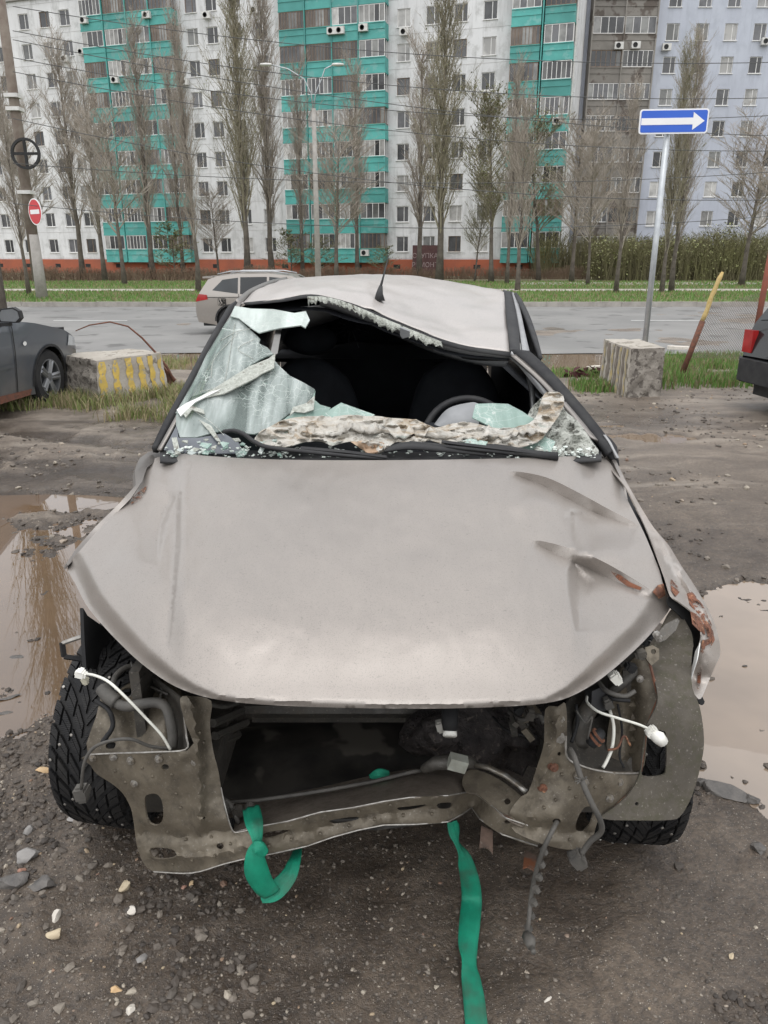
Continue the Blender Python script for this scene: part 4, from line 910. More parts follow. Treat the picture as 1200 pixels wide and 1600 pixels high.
def make_car(name, loc, rz, label, cat, paint_m, low, top, W, belt, tumble, wheels, R, sideglass, topglass, lamps, extra=None, hide=()):
    """low: side outline below (x,z) incl. wheel arches from rear to front; top: contour from front down over roof to rear"""
    e = tag(empty(name, loc, rz), label, cat); outline = low+top
    xs_ = [p[0] for p in outline]; xm, xM = min(xs_), max(xs_)
    def yw(x, z):
        k = max(0, (x-(xM-.9))/.9); k2 = max(0, ((xm+.7)-x)/.7); y = W-.16*k**2.2-.09*k2**2.2
        y -= tumble*max(0, z-belt) + .10*max(0, belt-.25-z)**1.2*.9; y -= .03*math.exp(-((z-belt+.1)/.07)**2)*0
        return y
    A, T = tri2d(outline, [], .09, .15)
    for sd in (-1, 1):
        V3 = [(x, sd*yw(x, z), z) for x, z in A.tolist()]
        me = sheet_mesh('body_side', V3, T, .0, True, (0, sd*50, .8)); link('body_side', me, paint_m, e)
    tt = subdiv(top, .12, False); K = 12; vs = []; fs = []
    for (x, z) in tt:
        y = yw(x, z)
        for k in range(K+1):
            u = -1+2*k/K; cr_ = .035*(1-u*u)*(1-.0); uu = math.copysign(abs(u)**.85, u); vs.append((x+(cr_*.8 if x > 0 and z < belt else 0), uu*y, z+cr_*(1 if z > belt-.05 else .3)))
    fs = [(i*(K+1)+k, i*(K+1)+k+1, (i+1)*(K+1)+k+1, (i+1)*(K+1)+k) for i in range(len(tt)-1) for k in range(K)]
    mb = MB().add(vs, fs); o = mb.build('body_top', paint_m, e, smooth=True, world=False, auto=35)
    MB().box((xm+.15, -W+.18, .2), (xM-.2, W-.18, belt-.12)).build('underbody', MPLAST, e, world=False)
    for pl in sideglass:
        A2, T2 = tri2d(pl, [], .12, .1)
        for sd in (-1, 1):
            link('side_window', sheet_mesh('side_window', [(x, sd*(yw(x, z)+.006), z) for x, z in A2.tolist()], T2, .0, True, (0, sd*50, .8)), MCGL, e)
    for (x0, z0, x1, z1, nm) in topglass:
        vs = []; n_ = 8
        for i in range(n_+1):
            x = x0+(x1-x0)*i/n_; z = z0+(z1-z0)*i/n_; y = yw(x, z)-.05; nx_, nz_ = -(z1-z0), (x1-x0); q_ = math.hypot(nx_, nz_); sg = 1 if nz_ > 0 else -1
            for k in range(K+1):
                u = -1+2*k/K; vs.append((x+sg*nx_/q_*.012, u*y, z+sg*nz_/q_*.012+.036*(1-u*u)))
        MB().add(vs, [(i*(K+1)+k, i*(K+1)+k+1, (i+1)*(K+1)+k+1, (i+1)*(K+1)+k) for i in range(n_) for k in range(K)]).build(nm, MCGL, e, smooth=True, world=False)
    for (wx, wz) in wheels:
        for sd in (-1, 1): wheel(e, wx, sd*(W-.135), wz, R, sd)
    for (pl, m, nm, sds) in lamps:
        A2, T2 = tri2d(pl, [], .05, .1)
        for sd in sds: link(nm, sheet_mesh(nm, [(x, sd*(yw(x, z)+.010), z) for x, z in A2.tolist()], T2, .0, True, (0, sd*50, .8)), m, e)
    return e, yw
def arch(cx, cz, r, a0=200, a1=-20, n=12): return [(cx+r*math.cos(math.radians(a0+(a1-a0)*i/n)), cz+r*math.sin(math.radians(a0+(a1-a0)*i/n))) for i in range(n+1)]
MLAMP = M('red_lamp', (.35, .015, .015), (.25, .01, .01), 9, .2); MHEAD = M('headlight_glass', (.45, .47, .48), (.3, .31, .32), 9, .12)
MSEAM = M('gap_and_crease_dark', (.012, .012, .012), (.02, .02, .02), 9, .8); MWHT = M('white_reflector', (.7, .7, .68), (.62, .62, .6), 9, .3)
def stripe(pl, w_=.010): # thin closed outline strip as polygon
    return pl
# grey sedan at the left
low = [(-2.2, .42), (-2.15, .28), (-1.75, .22)]+arch(-1.32, .30, .36)+[(-.9, .19), (.85, .19)]+arch(1.32, .30, .36)+[(1.72, .22), (2.12, .24), (2.2, .35)]
top = [(2.22, .55), (2.12, .68), (1.75, .80), (1.1, .93), (.75, .98), (.05, 1.40), (-.4, 1.44), (-.9, 1.40), (-1.55, 1.08), (-2.05, 1.03), (-2.2, .9), (-2.24, .6)]
PG = paint('dark_grey_paint', (.10, .115, .135))
sg = [[(.60, 1.0), (.02, 1.32), (-.4, 1.37), (-.4, .98)], [(-.46, .98), (-.46, 1.37), (-.85, 1.33), (-1.35, 1.05)]]
SX, SY, SH = -4.86, 7.28, math.radians(84)
sedan, yws = make_car('parked_car', (SX+.1, SY, 0), SH, 'dark grey sedan with rusty sill parked behind the striped block at the left edge', 'car', PG, low, top, .86, .93, .42, [(-1.32, .31), (1.32, .31)], .315, sg,
      [(.72, 1.0, .10, 1.37, 'windshield'), (-.93, 1.37, -1.5, 1.10, 'rear_window')],
      [([(1.78, .62), (2.12, .58), (2.10, .68), (1.86, .74)], MHEAD, 'headlight', (-1, 1)), ([(-2.1, .75), (-1.9, .75), (-1.9, .95), (-2.1, .95)], MLAMP, 'tail_light', (-1, 1)), (ell(.84, .74, .035, .022), MWHT, 'side_repeater', (-1, 1)),
       ([(.62, .22), (.635, .22), (.66, .96), (.645, .96)], MSEAM, 'door_gap', (-1, 1)), ([(-.43, .22), (-.415, .22), (-.415, .96), (-.43, .96)], MSEAM, 'door_gap', (-1, 1)),
       ([(-.9, .50), (.60, .52), (.60, .56), (-.9, .54)], PG, 'rub_strip', (-1, 1)), ([(-.9, .19), (.86, .19), (.90, .25), (.3, .27), (-.9, .25)], MRUST, 'rusty_sill', (-1, 1)),
       (arch(1.32, .30, .385, 185, 5, 16)+arch(1.32, .30, .36, 5, 185, 16), MSEAL, 'arch_lip', (-1, 1))])
mb = MB(); pl_ = [(-.13, -.06), (.05, -.065), (.10, -.02), (.09, .05), (.03, .085), (-.10, .07), (-.15, .02)]; T1 = Matrix.Translation((.46, -1.0, 1.05)) @ Matrix(((0, 0, 1, 0), (-1, 0, 0, 0), (0, 1, 0, 0), (0, 0, 0, 1))); vs_ = [T1 @ Vector((x, y, 0)) for x, y in pl_]+[T1 @ Vector((x*1.02, y*1.02, .05)) for x, y in pl_]+[T1 @ Vector((x*.6, y*.6, .12)) for x, y in pl_]; mb.add(vs_, [tuple(range(7))[::-1], tuple(range(14, 21))]+[(r0*7+i, r0*7+(i+1) % 7, r0*7+7+(i+1) % 7, r0*7+7+i) for r0 in (0, 1) for i in range(7)])
mb.box((.46, -.95, .95), (.54, -.78, .98)); mir = mb.build('door_mirror', MPLAST, sedan, smooth=True, world=False, auto=40)
MB().prism([(x*.85, y*.82) for x, y in pl_], -.006, -.001, T1).build('mirror_glass', MALLOY, mir, world=False)
# silver-beige wagon on the road, heading right
low = [(-2.32, .45), (-2.28, .30), (-1.85, .24)]+arch(-1.42, .33, .38)+[(-1.0, .20), (.95, .20)]+arch(1.38, .33, .38)+[(1.8, .24), (2.2, .26), (2.3, .4)]
top = [(2.3, .62), (2.15, .76), (1.7, .9), (.95, 1.0), (.15, 1.42), (-.4, 1.48), (-1.2, 1.47), (-1.75, 1.41), (-1.98, 1.33), (-2.2, 1.02), (-2.28, .85), (-2.33, .6)]
PS = paint('beige_silver_paint', (.30, .275, .25), (.20, .17, .14))
wg = UY(310, 470, 19.9); ang = math.radians(-3); WX = wg.x+2.38; WYY = 20.2
sg = [[(.62, 1.0), (.05, 1.36), (-.42, 1.40), (-.42, .98)], [(-.48, .98), (-.48, 1.40), (-1.15, 1.39), (-1.15, .99)], [(-1.21, 1.0), (-1.21, 1.38), (-1.6, 1.33), (-1.86, 1.08)]]
wagon, yww = make_car('passing_car', (WX, WYY, -.25), ang, 'beige silver station wagon driving right on the road behind the wreck', 'car', PS, low, top, .9, .96, .34, [(-1.42, .33), (1.38, .33)], .33, sg,
      [(.9, 1.02, .2, 1.38, 'windshield'), (-2.0, 1.30, -2.17, 1.06, 'rear_window')],
      [([(-2.32, .80), (-1.98, .86), (-2.0, .97), (-2.22, .99)], MLAMP, 'tail_light', (-1, 1)), ([(1.8, .72), (2.22, .66), (2.18, .74), (1.9, .82)], MHEAD, 'headlight', (-1, 1)),
       (rrect(.2, .18, .03) and [(x-1.62, z+.80) for x, z in rrect(.21, .18, .03)], MSEAM, 'fuel_flap_gap', (-1, 1)), ([(x-1.62, z+.80) for x, z in rrect(.195, .165, .03)], PS, 'fuel_flap', (-1,)),
       ([(-.46, .24), (-.448, .24), (-.448, 1.0), (-.46, 1.0)], MSEAM, 'door_gap', (-1, 1)), ([(-1.19, .7), (-1.178, .7), (-1.178, 1.0), (-1.19, 1.0)], MSEAM, 'door_gap', (-1, 1)),
       ([(-2.0, .90), (.8, .93), (.8, .945), (-2.0, .915)], MSEAM, 'shoulder_shade_line', (-1, 1)), ([(-1.0, .20), (.95, .20), (.95, .29), (-1.0, .29)], MPLAST, 'sill_trim', (-1, 1)),  # flat dark strip paints the shade of a shoulder fold
       (arch(-1.42, .33, .415, 180, 0, 16)+arch(-1.42, .33, .38, 0, 180, 16), MPLAST, 'arch_trim', (-1, 1)), (arch(1.38, .33, .415, 180, 0, 16)+arch(1.38, .33, .38, 0, 180, 16), MPLAST, 'arch_trim', (-1, 1))])
for sd in (-1, 1): MB().tube([(.05, sd*.66, 1.47), (-.3, sd*.66, 1.53), (-1.4, sd*.66, 1.53), (-1.75, sd*.66, 1.46)], .018, 6).build('roof_rail', MALLOY, wagon, smooth=True, world=False)
MB().box((-2.16, -.6, 1.36), (-1.9, .6, 1.40)).build('roof_spoiler', PS, wagon, world=False)
# dark hatchback whose rear end enters at the right edge
low = [(-2.0, .46), (-2.02, .34), (-1.6, .24)]+arch(-1.2, .32, .38)+[(-.8, .2), (.9, .2)]+arch(1.25, .32, .38)+[(1.65, .24), (2.0, .28), (2.05, .4)]
top = [(2.02, .62), (1.9, .74), (1.0, .92), (.75, .98), (.1, 1.40), (-.3, 1.44), (-1.4, 1.42), (-1.68, 1.36), (-1.9, .98), (-1.96, .80), (-2.0, .62)]
PD = paint('black_paint', (.006, .007, .008), (.05, .045, .04), .2, .25); hc = UY(1166, 600, 7.3)
hatch, ywh = make_car('parked_car', (hc.x+2.54, 7.95, -.05), math.radians(8), 'black car whose rear corner with red tail light enters at the right edge', 'car', PD, low, top, .84, .92, .38, [(-1.2, .31), (1.25, .31)], .31,
      [[(.55, 1.0), (.05, 1.34), (-.45, 1.37), (-.45, .98)], [(-.5, .98), (-.5, 1.37), (-1.3, 1.36), (-1.55, 1.02)]], [(.72, 1.0, .14, 1.37, 'windshield'), (-1.70, 1.33, -1.89, 1.0, 'rear_window')],
      [([(-1.99, .64), (-1.72, .66), (-1.68, .76), (-1.98, .76)], MLAMP, 'tail_light', (-1, 1)), ([(-1.985, .77), (-1.67, .77), (-1.64, .90), (-1.95, .90)], MLAMP, 'tail_light', (-1, 1)), ([(1.6, .64), (1.98, .6), (1.9, .7), (1.65, .74)], MHEAD, 'headlight', (-1, 1))])
MB().prism([(-2.07, -.70), (-1.98, -.84), (-1.6, -.865), (-1.6, .865), (-1.98, .84), (-2.07, .70)], .36, .60).build('bumper', MPLAST, hatch, world=False)
for sd in (-1, 1): MB().box((-2.005, sd*.78-.16*(sd > 0), .66), (-1.94, sd*.78+.16*(sd < 0), .90)).build('tail_light', MLAMP, hatch, world=False)
# ============================================================ THE WRECKED CAR
wreck = tag(empty('wrecked_car', (0, 3.0, 0)), 'crashed beige-silver sedan without bumper, crushed roof and shattered windshield, in the foreground', 'car')
# ---- materials
def dusty_paint(name, c, dirt, rough=.34, metal=.75, extra_rust=0):
    m, t, b = new_mat(name); tc = N(t, 'ShaderNodeTexCoord'); O = tc.outputs['Object']
    n1 = noise_node(t, 2.2, 6, .6, vec=O); n2 = noise_node(t, 120, 4, .7, vec=O); n3 = noise_node(t, 420, 2, .6, vec=O)
    k = ramp(t, n1.outputs['Fac'], [(.35, .25), (.65, .62)]); out = mixc(t, k.outputs[0], c, dirt)
    k2 = ramp(t, n2.outputs['Fac'], [(.62, 0.), (.70, .6)]); out = mixc(t, k2.outputs[0], out, (.13, .12, .11))
    k3 = ramp(t, n3.outputs['Fac'], [(.57, 0.), (.66, .6)]); out = mixc(t, k3.outputs[0], out, (.16, .15, .14))
    mp = N(t, 'ShaderNodeMapping'); mp.inputs['Scale'].default_value = (9, 1.4, 9); L(t, O, mp.inputs['Vector']); n4 = noise_node(t, 3, 6, .7, vec=mp.outputs[0])
    k4 = ramp(t, n4.outputs['Fac'], [(.45, 0.), (.75, .35)]); out = mixc(t, k4.outputs[0], out, dirt)
    L(t, out, b.inputs['Base Color']); b.inputs['Metallic'].default_value = metal
    L(t, ramp(t, n1.outputs['Fac'], [(.35, rough), (.65, rough+.16)]).outputs[0], b.inputs['Roughness'])
    b.inputs['Coat Weight'].default_value = .25; b.inputs['Coat Roughness'].default_value = .15
    p = bumpn(t, None, n2.outputs['Fac'], .06, .002); L(t, p, b.inputs['Normal']); return m
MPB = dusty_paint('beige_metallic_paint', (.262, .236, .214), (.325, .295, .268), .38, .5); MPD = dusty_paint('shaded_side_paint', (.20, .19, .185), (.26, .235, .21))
MPR = dusty_paint('bare_scraped_paint', (.40, .375, .35), (.33, .28, .24), .4, .6)
def grime(name, c1, c2, mud, rust_f=.72, rough=.5, metal=.35):
    m, t, b = new_mat(name); tc = N(t, 'ShaderNodeTexCoord'); O = tc.outputs['Object']
    n1 = noise_node(t, 5, 8, .7, vec=O); n2 = noise_node(t, 30, 6, .7, vec=O); n3 = noise_node(t, 9, 6, .65, vec=O, dist=.6); n4 = noise_node(t, 160, 3, .6, vec=O)
    out = ramp(t, n1.outputs['Fac'], [(.32, c1), (.68, c2)]).outputs[0]
    out = mixc(t, ramp(t, n2.outputs['Fac'], [(.48, 0.), (.68, .6)]).outputs[0], out, mud)
    out = mixc(t, ramp(t, n3.outputs['Fac'], [(rust_f, 0.), (rust_f+.05, .9)]).outputs[0], out, (.20, .075, .035))
    out = mixc(t, ramp(t, n4.outputs['Fac'], [(.62, 0.), (.7, .4)]).outputs[0], out, (.28, .26, .23))
    L(t, out, b.inputs['Base Color']); b.inputs['Metallic'].default_value = metal
    L(t, ramp(t, n2.outputs['Fac'], [(.3, rough-.12), (.7, rough+.25)]).outputs[0], b.inputs['Roughness'])
    p = bumpn(t, None, n2.outputs['Fac'], .25, .004); L(t, bumpn(t, None, n4.outputs['Fac'], .15, .001, p), b.inputs['Normal']); return m
MGM = grime('grimy_front_metal', (.072, .060, .044), (.165, .140, .104), (.040, .032, .024)); MGD = grime('dark_grimy_metal', (.045, .042, .038), (.085, .078, .068), (.12, .105, .085), .78)
MLINER = grime('grey_felt_liner', (.045, .039, .031), (.085, .074, .058), (.05, .05, .028), .9, .85, 0); MBLK2 = M('flat_black', (.012, .012, .013), (.022, .022, .022), 9, .7); MINT = M('interior_black', (.006, .0068, .009), (.011, .0125, .016), 9, .8)  # even near-black for hoses, gaps, arch panel, floor and firewall
MRST = M('fresh_rust', (.17, .068, .036), (.09, .042, .028), 25, .9, bump=.6, bscale=90, c3=(.34, .17, .09), s3=30, f3=.58)
def rust_blend(mm):
    t = mm.node_tree; b = t.nodes['Principled BSDF']; n = noise_node(t, 45, 5, .7); n2 = noise_node(t, 9, 3, .6); a = N(t, 'ShaderNodeMath', operation='ADD'); L(t, n.outputs['Fac'], a.inputs[0]); L(t, n2.outputs['Fac'], a.inputs[1])
    L(t, ramp(t, a.outputs[0], [(.44, 0.), (.50, 1.)]).outputs[0] if False else ramp(t, N2(t, a.outputs[0]), [(.46, 0.), (.52, 1.)]).outputs[0], b.inputs['Alpha'])
def N2(t, s_):
    k = N(t, 'ShaderNodeMath', operation='MULTIPLY'); L(t, s_, k.inputs[0]); k.inputs[1].default_value = .5; return k.outputs[0]
MRSP = M('flaking_rust', (.20, .075, .038), (.10, .045, .028), 30, .9, bump=.6, bscale=90, c3=(.34, .17, .09), s3=40, f3=.58); rust_blend(MRSP)
MHOSE = M('rubber_hose', (.055, .052, .047), (.09, .083, .073), 20, .7, bump=.3); MWIRE = M('white_cable', (.66, .66, .60), (.5, .49, .44), 30, .5); MCONN = M('white_connector', (.74, .73, .68), (.6, .59, .54), 20, .5)
MBOLT = M('zinc_bolt', (.34, .33, .31), (.22, .19, .15), 60, .4, .7); MSILV = M('silver_inner_pillar', (.36, .36, .36), (.28, .28, .28), 9, .4, .5); MGREY = M('grey_plastic', (.20, .205, .21), (.26, .265, .27), 9, .6)
MBARE = M('bare_steel_edge', (.36, .345, .32), (.20, .185, .165), 60, .4, .6)
def blob(name, p, s_, m, seed, parent=wreck, sub=3, am=.35, fr=1.6):
    bm = bmesh.new(); bmesh.ops.create_icosphere(bm, subdivisions=sub, radius=1)
    for v in bm.verts:
        k = 1+am*mnoise.noise(v.co*fr+Vector((seed*5, 0, 0)))+am*.5*mnoise.noise(v.co*fr*3.2+Vector((seed*5, 3, 0))); v.co = Vector((v.co.x*s_[0], v.co.y*s_[1], v.co.z*s_[2]))*k+p-org(parent)
    me = bpy.data.meshes.new(name); bm.to_mesh(me); bm.free(); me.polygons.foreach_set('use_smooth', [True]*len(me.polygons)); return link(name, me, m, parent)
MLEAF = M('wet_leaf_litter', (.022, .02, .02), (.055, .047, .045), 22, .5, bump=1, bscale=45, bdist=.02, c3=(.10, .085, .075), s3=55, f3=.6)
# ---- hood
hood_out = [(105, 885), (118, 912), (134, 944), (156, 972), (185, 1003), (220, 1036), (262, 1066), (300, 1083), (345, 1094), (410, 1101), (500, 1105), (600, 1107), (700, 1107), (790, 1104), (850, 1099), (890, 1089), (930, 1067), (965, 1040), (1005, 1003), (1030, 974), (1047, 950), (1046, 935), (1036, 912), (1030, 890), (1018, 860), (1006, 832), (990, 800), (976, 772), (966, 745), (952, 722), (934, 711), (890, 713), (800, 716), (700, 718), (600, 719), (500, 719), (400, 717), (320, 712), (290, 709), (255, 712), (232, 722), (224, 742), (212, 765), (195, 786), (170, 812), (150, 832), (125, 860)]
hc_ = [(105,885,.790),(134,944,.772),(185,1003,.758),(262,1066,.765),(345,1094,.765),(500,1105,.766),(600,1107,.767),(700,1107,.766),(850,1099,.764),(930,1067,.768),(1005,1003,.760),(1047,950,.775),(1030,890,.80),(1006,832,.826),(976,772,.865),(934,711,.93),
       (800,716,.955),(600,719,.962),(400,717,.955),(290,709,.95),(224,742,.905),(195,786,.872),(150,832,.83),
       (250,860,.868),(250,940,.846),(300,1000,.822),(600,1040,.808),(450,1035,.808),(750,1035,.808),(600,960,.848),(420,960,.847),(780,960,.846),(600,880,.88),(400,880,.878),(800,880,.874),(600,800,.918),(400,800,.914),(800,800,.908),(880,980,.822),(950,960,.806),(950,880,.838),(920,800,.873),(300,800,.908)]
tps_h = TPS([(a, b_) for a, b_, _ in hc_], [c_ for *_, c_ in hc_], .0004)
def gcr(P, pl, w_, amp, sgn=0, ends=True):
    """crease: gaussian valley (sgn=0) or step to one side (sgn=+-1, falloff w*4)"""
    d, t_, s_ = polydist(P, pl); win = np.sin(np.clip(t_, 0.0, 1)*math.pi)**.6 if ends else np.ones(len(P))
    if sgn == 0: return amp*np.exp(-(d/w_)**2)*win
    sd = d*s_*sgn; return amp*win*np.where(sd > 0, np.exp(-(sd/(w_*5))), np.exp(-(sd/w_)**2))
CREASES = [(smooth_pl(a, 5), b, c, d, e) for a, b, c, d, e in (
    ([(796, 737), (850, 752), (900, 777), (945, 800), (997, 822)], 16, .028, -1, 38), ([(833, 845), (880, 862), (925, 880), (975, 905), (1036, 938)], 19, .030, -1, 50),
    ([(893, 800), (896, 835), (905, 866)], 9, .014, 1, 25), ([(894, 872), (893, 900), (896, 940), (902, 990)], 16, .026, 1, 45), ([(898, 880), (912, 898), (932, 912)], 7, .010, -1, 20),
    ([(300, 722), (284, 760), (279, 800), (278, 850), (270, 930), (262, 1015)], 7, .012, -1, 40), ([(276, 772), (262, 800), (252, 840), (247, 880)], 12, .015, -1, 30), ([(880, 806), (905, 800), (935, 812)], 6, .007, -1, 18))]
SG = 1
def crease(P, pl, w_, A_, side, rec):
    d, t_, s_ = polydist(P, pl); sd = d*s_*side*SG; win = np.clip(np.sin(np.clip(t_, 0, 1)*math.pi), 0, 1)**.55; we = w_*win+.6
    return A_*win*np.where(sd < -we/2, 0, np.where(sd < we/2, (sd+we/2)/we, np.exp(-np.maximum(sd-we/2, 0)/rec)))
def crease_cuts():
    out = []
    for pl, w_, *_ in CREASES:
        n = len(pl)
        for k in (-.5, .5):
            q = []
            for i, p in enumerate(pl):
                a, b_ = pl[max(0, i-1)], pl[min(n-1, i+1)]; dx, dy = b_[0]-a[0], b_[1]-a[1]; l_ = math.hypot(dx, dy); wi = (w_*math.sin(math.pi*i/(n-1))**.55+.6)*k if 0 < i < n-1 else .5*k
                q.append((p[0]-dy/l_*wi, p[1]+dx/l_*wi))
            out.append(q)
    return out
def hood_z(P):
    z = tps_h(P)
    dF, tF, _ = polydist(P, hood_out[:21]); lipw = np.interp(P[:, 0], [100, 160, 260, 340, 850, 930, 1050], [32, 30, 22, 7, 7, 30, 38])
    z -= lipw*.00125*(1-sstep(0, 1.15, dF/lipw))
    # raised centre panel borders
    z += .014*sstep(262, 292, P[:, 0])*sstep(925, 890, P[:, 0])*sstep(1075, 960, P[:, 1])
    for pl, w_, A_, sd, rec in CREASES: z -= crease(P, pl, w_, A_, sd, rec)
    z += gcr(P, [(800, 800), (835, 780), (880, 790)], 14, .008); z -= .006*np.exp(-(((P[:, 0]-925)/38)**2+((P[:, 1]-830)/28)**2)); z += .009*np.exp(-(((P[:, 0]-960)/38)**2+((P[:, 1]-860)/22)**2))
    z += gcr(P, [(940, 905), (985, 925), (1030, 940)], 10, .004)
    kf = 1-.85*sstep(960, 1060, P[:, 1]); z += (.0034*npnoise(P, .010, 1)+.0011*npnoise(P, .035, 2))*kf
    return z
hA, hT = tri2d(smooth_pl(hood_out, 3, True), [], 4.8, .15, cuts=crease_cuts())
hz_ = hood_z(hA); off = org(wreck)
hV = [tuple(UZ(a[0], a[1], z)-off) for a, z in zip(hA.tolist(), hz_.tolist())]
hme = sheet_mesh('hood', hV, hT, .004, True, tuple(CAM-off)); hme.polygons.foreach_set('use_smooth', [True]*len(hme.polygons)); hme.set_sharp_from_angle(angle=math.radians(62))
hood = link('hood', hme, MPB, wreck)
def hoodpt(px, py, dz=0): z = float(hood_z(np.array([[px, py]], float))[0]); return UZ(px, py, z+dz)
def on_hood(name, poly, m, dz=.0035, res=5):
    A2, T2 = tri2d(poly, [], res, .1); Z = hood_z(A2)
    V = [tuple(UZ(a[0], a[1], z+dz)-off) for a, z in zip(A2.tolist(), Z.tolist())]
    return link(name, sheet_mesh(name, V, T2, .0005, True, tuple(CAM-off)), m, hood)
on_hood('rust_patch', [(205, 787), (208, 776), (221, 765), (229, 759), (227, 768), (218, 781)], MRSP)
on_hood('rust_streak', [(955, 893), (970, 899), (985, 910), (1003, 918), (1000, 922), (980, 916), (965, 905)], MRSP)
on_hood('rust_patch', [(1020, 925), (1028, 914), (1037, 912), (1040, 930), (1030, 936)], MRSP)
# ---- fenders
tf = TPS([(212,745),(240,708),(150,830),(108,880),(225,765),(118,905)], [2.32, 2.60, 2.12, 1.98, 2.28, 1.95])
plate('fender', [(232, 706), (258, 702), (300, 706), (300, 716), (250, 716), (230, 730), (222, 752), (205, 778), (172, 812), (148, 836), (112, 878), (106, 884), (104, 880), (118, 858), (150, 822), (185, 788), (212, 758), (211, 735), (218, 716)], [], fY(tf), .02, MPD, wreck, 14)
# right fender: long crumpled strip with rusty folds
RF = [(934, 708), (952, 716), (970, 738), (985, 764), (1003, 795), (1022, 825), (1045, 852), (1062, 880), (1082, 910), (1103, 945), (1118, 978), (1126, 1018), (1118, 1040), (1106, 1068), (1095, 1092), (1086, 1086), (1079, 1074), (1077, 1052), (1086, 1030), (1094, 1006), (1096, 985), (1088, 965), (1074, 950), (1060, 940), (1048, 930), (1040, 905), (1028, 872), (1012, 832), (995, 795), (980, 765), (962, 742)]
tr_ = TPS([(934,708),(952,716),(1003,795),(1062,880),(1118,978),(1126,1018),(1090,1088),(1080,1050),(1096,985),(1060,940),(1028,872),(980,765),(1100,1040)], [2.62, 2.66, 2.30, 2.02, 1.78, 1.72, 1.60, 1.66, 1.66, 1.72, 1.90, 2.28, 1.64])
def rf_b(P):
    Y = np.zeros(len(P)); Y += gcr(P, [(960, 735), (1000, 800), (1040, 870), (1075, 935)], 5, .03); Y -= gcr(P, [(975, 750), (1015, 815), (1055, 885), (1100, 960)], 6, .03)
    Y += gcr(P, [(1050, 880), (1075, 930), (1098, 975), (1105, 1020)], 6, .035); Y += gcr(P, [(1085, 990), (1120, 990)], 5, .02); Y += .012*npnoise(P, .03, 4); return Y
MRF = MPR
rfo = plate('fender', RF, [], fY(tr_, rf_b), .003, MRF, wreck, 6)
def on_rf(name, poly, m, dy=-.008):
    A2, T2 = tri2d(poly, [], 5, .1); Y = tr_(A2)+rf_b(A2)+dy; return link(name, sheet_mesh(name, [tuple(UY(a[0], a[1], y)-off) for a, y in zip(A2.tolist(), Y.tolist())], T2, .0005, True, tuple(CAM-off)), m, rfo)
on_rf('rust_patch', [(1072, 925), (1080, 922), (1098, 945), (1112, 975), (1117, 1000), (1110, 1012), (1104, 985), (1092, 960), (1078, 945)], MRSP)
on_rf('rust_patch', [(1048, 905), (1056, 908), (1062, 925), (1056, 932), (1049, 922)], MRSP)
on_rf('rust_patch', [(1098, 1000), (1112, 998), (1112, 1004), (1102, 1010), (1096, 1040), (1094, 1075), (1089, 1078), (1090, 1040)], MRSP)
on_rf('rust_patch', [(1079, 955), (1090, 960), (1100, 975), (1102, 992), (1092, 985), (1082, 975)], MRSP)
plate('torn_fender_edge', [(1076, 948), (1062, 942), (1046, 932), (1044, 945), (1062, 962), (1080, 985), (1085, 1010), (1078, 1040), (1080, 1072), (1094, 1100), (1101, 1096), (1090, 1075), (1086, 1045), (1094, 1010), (1092, 975)], [], fY(TPS([(1050,935),(1085,1010),(1095,1095),(1090,970)], [1.74, 1.72, 1.64, 1.75])), .004, MBLK2, wreck, 9)
plate('white_torn_flap', [(1093, 1005), (1089, 1030), (1079, 1062), (1082, 1040), (1086, 1018)], [], fY(TPS([(1093,1005),(1080,1060),(1086,1030)], [1.60, 1.58, 1.60])), .002, MWHT, wreck, 7)
# gap between hood and right fender with a bright inner gutter
plate('fender_gutter', [(958, 742), (968, 745), (990, 790), (1012, 832), (1030, 872), (1042, 905), (1050, 935), (1040, 930), (1030, 900), (1018, 868), (1000, 828), (980, 786)], [], fY(TPS([(958,742),(1012,832),(1050,935),(1000,828)], [2.56, 2.15, 1.80, 2.15])), .003, MBLK2, wreck, 9)
# ---- front structure
def D(*p): return TPS([(a, b_) for a, b_, _ in p], [c_ for *_, c_ in p], .001)
tl = D((138,1180,1.50),(290,1172,1.41),(220,1350,1.43),(300,1362,1.37),(362,1298,1.38),(345,1215,1.42),(305,1092,1.46),(328,1100,1.47),(200,1265,1.46),(330,1160,1.44),(240,1250,1.42),(390,1340,1.36))
def lb(P):
    Y = gcr(P, [(300, 1100), (310, 1170), (312, 1230), (312, 1300)], 9, -.024, ends=False)+gcr(P, [(225, 1300), (300, 1306), (380, 1296)], 8, .016, ends=False)+gcr(P, [(232, 1335), (310, 1342), (395, 1322)], 6, -.012, ends=False)
    Y += .010*np.exp(-(((P[:, 0]-305)/14)**2+((P[:, 1]-1190)/10)**2))+.010*np.exp(-(((P[:, 0]-314)/12)**2+((P[:, 1]-1232)/12)**2))+.009*npnoise(P, .02, 6)+.003*npnoise(P, .07, 7); return Y
lp_ = plate('radiator_support', [(138, 1180), (292, 1173), (289, 1130), (281, 1092), (300, 1088), (330, 1095), (328, 1130), (333, 1172), (342, 1208), (350, 1262), (362, 1297), (372, 1301), (392, 1296), (400, 1306), (398, 1338), (350, 1350), (300, 1364), (262, 1364), (238, 1361), (224, 1348), (214, 1322), (209, 1286), (204, 1262), (192, 1240), (174, 1224), (152, 1210), (142, 1196)],
     [[(226, 1248), (233, 1241), (245, 1241), (253, 1252), (255, 1276), (249, 1288), (238, 1289), (229, 1277)], [(235, 1325), (268, 1327), (276, 1337), (264, 1342), (240, 1341)], ell(258, 1199, 6, 5, 8), ell(344, 1322, 5.5, 4.5, 8), ell(319, 1278, 2, 2, 6)], fY(tl, lb), .004, MGM, wreck, 8)
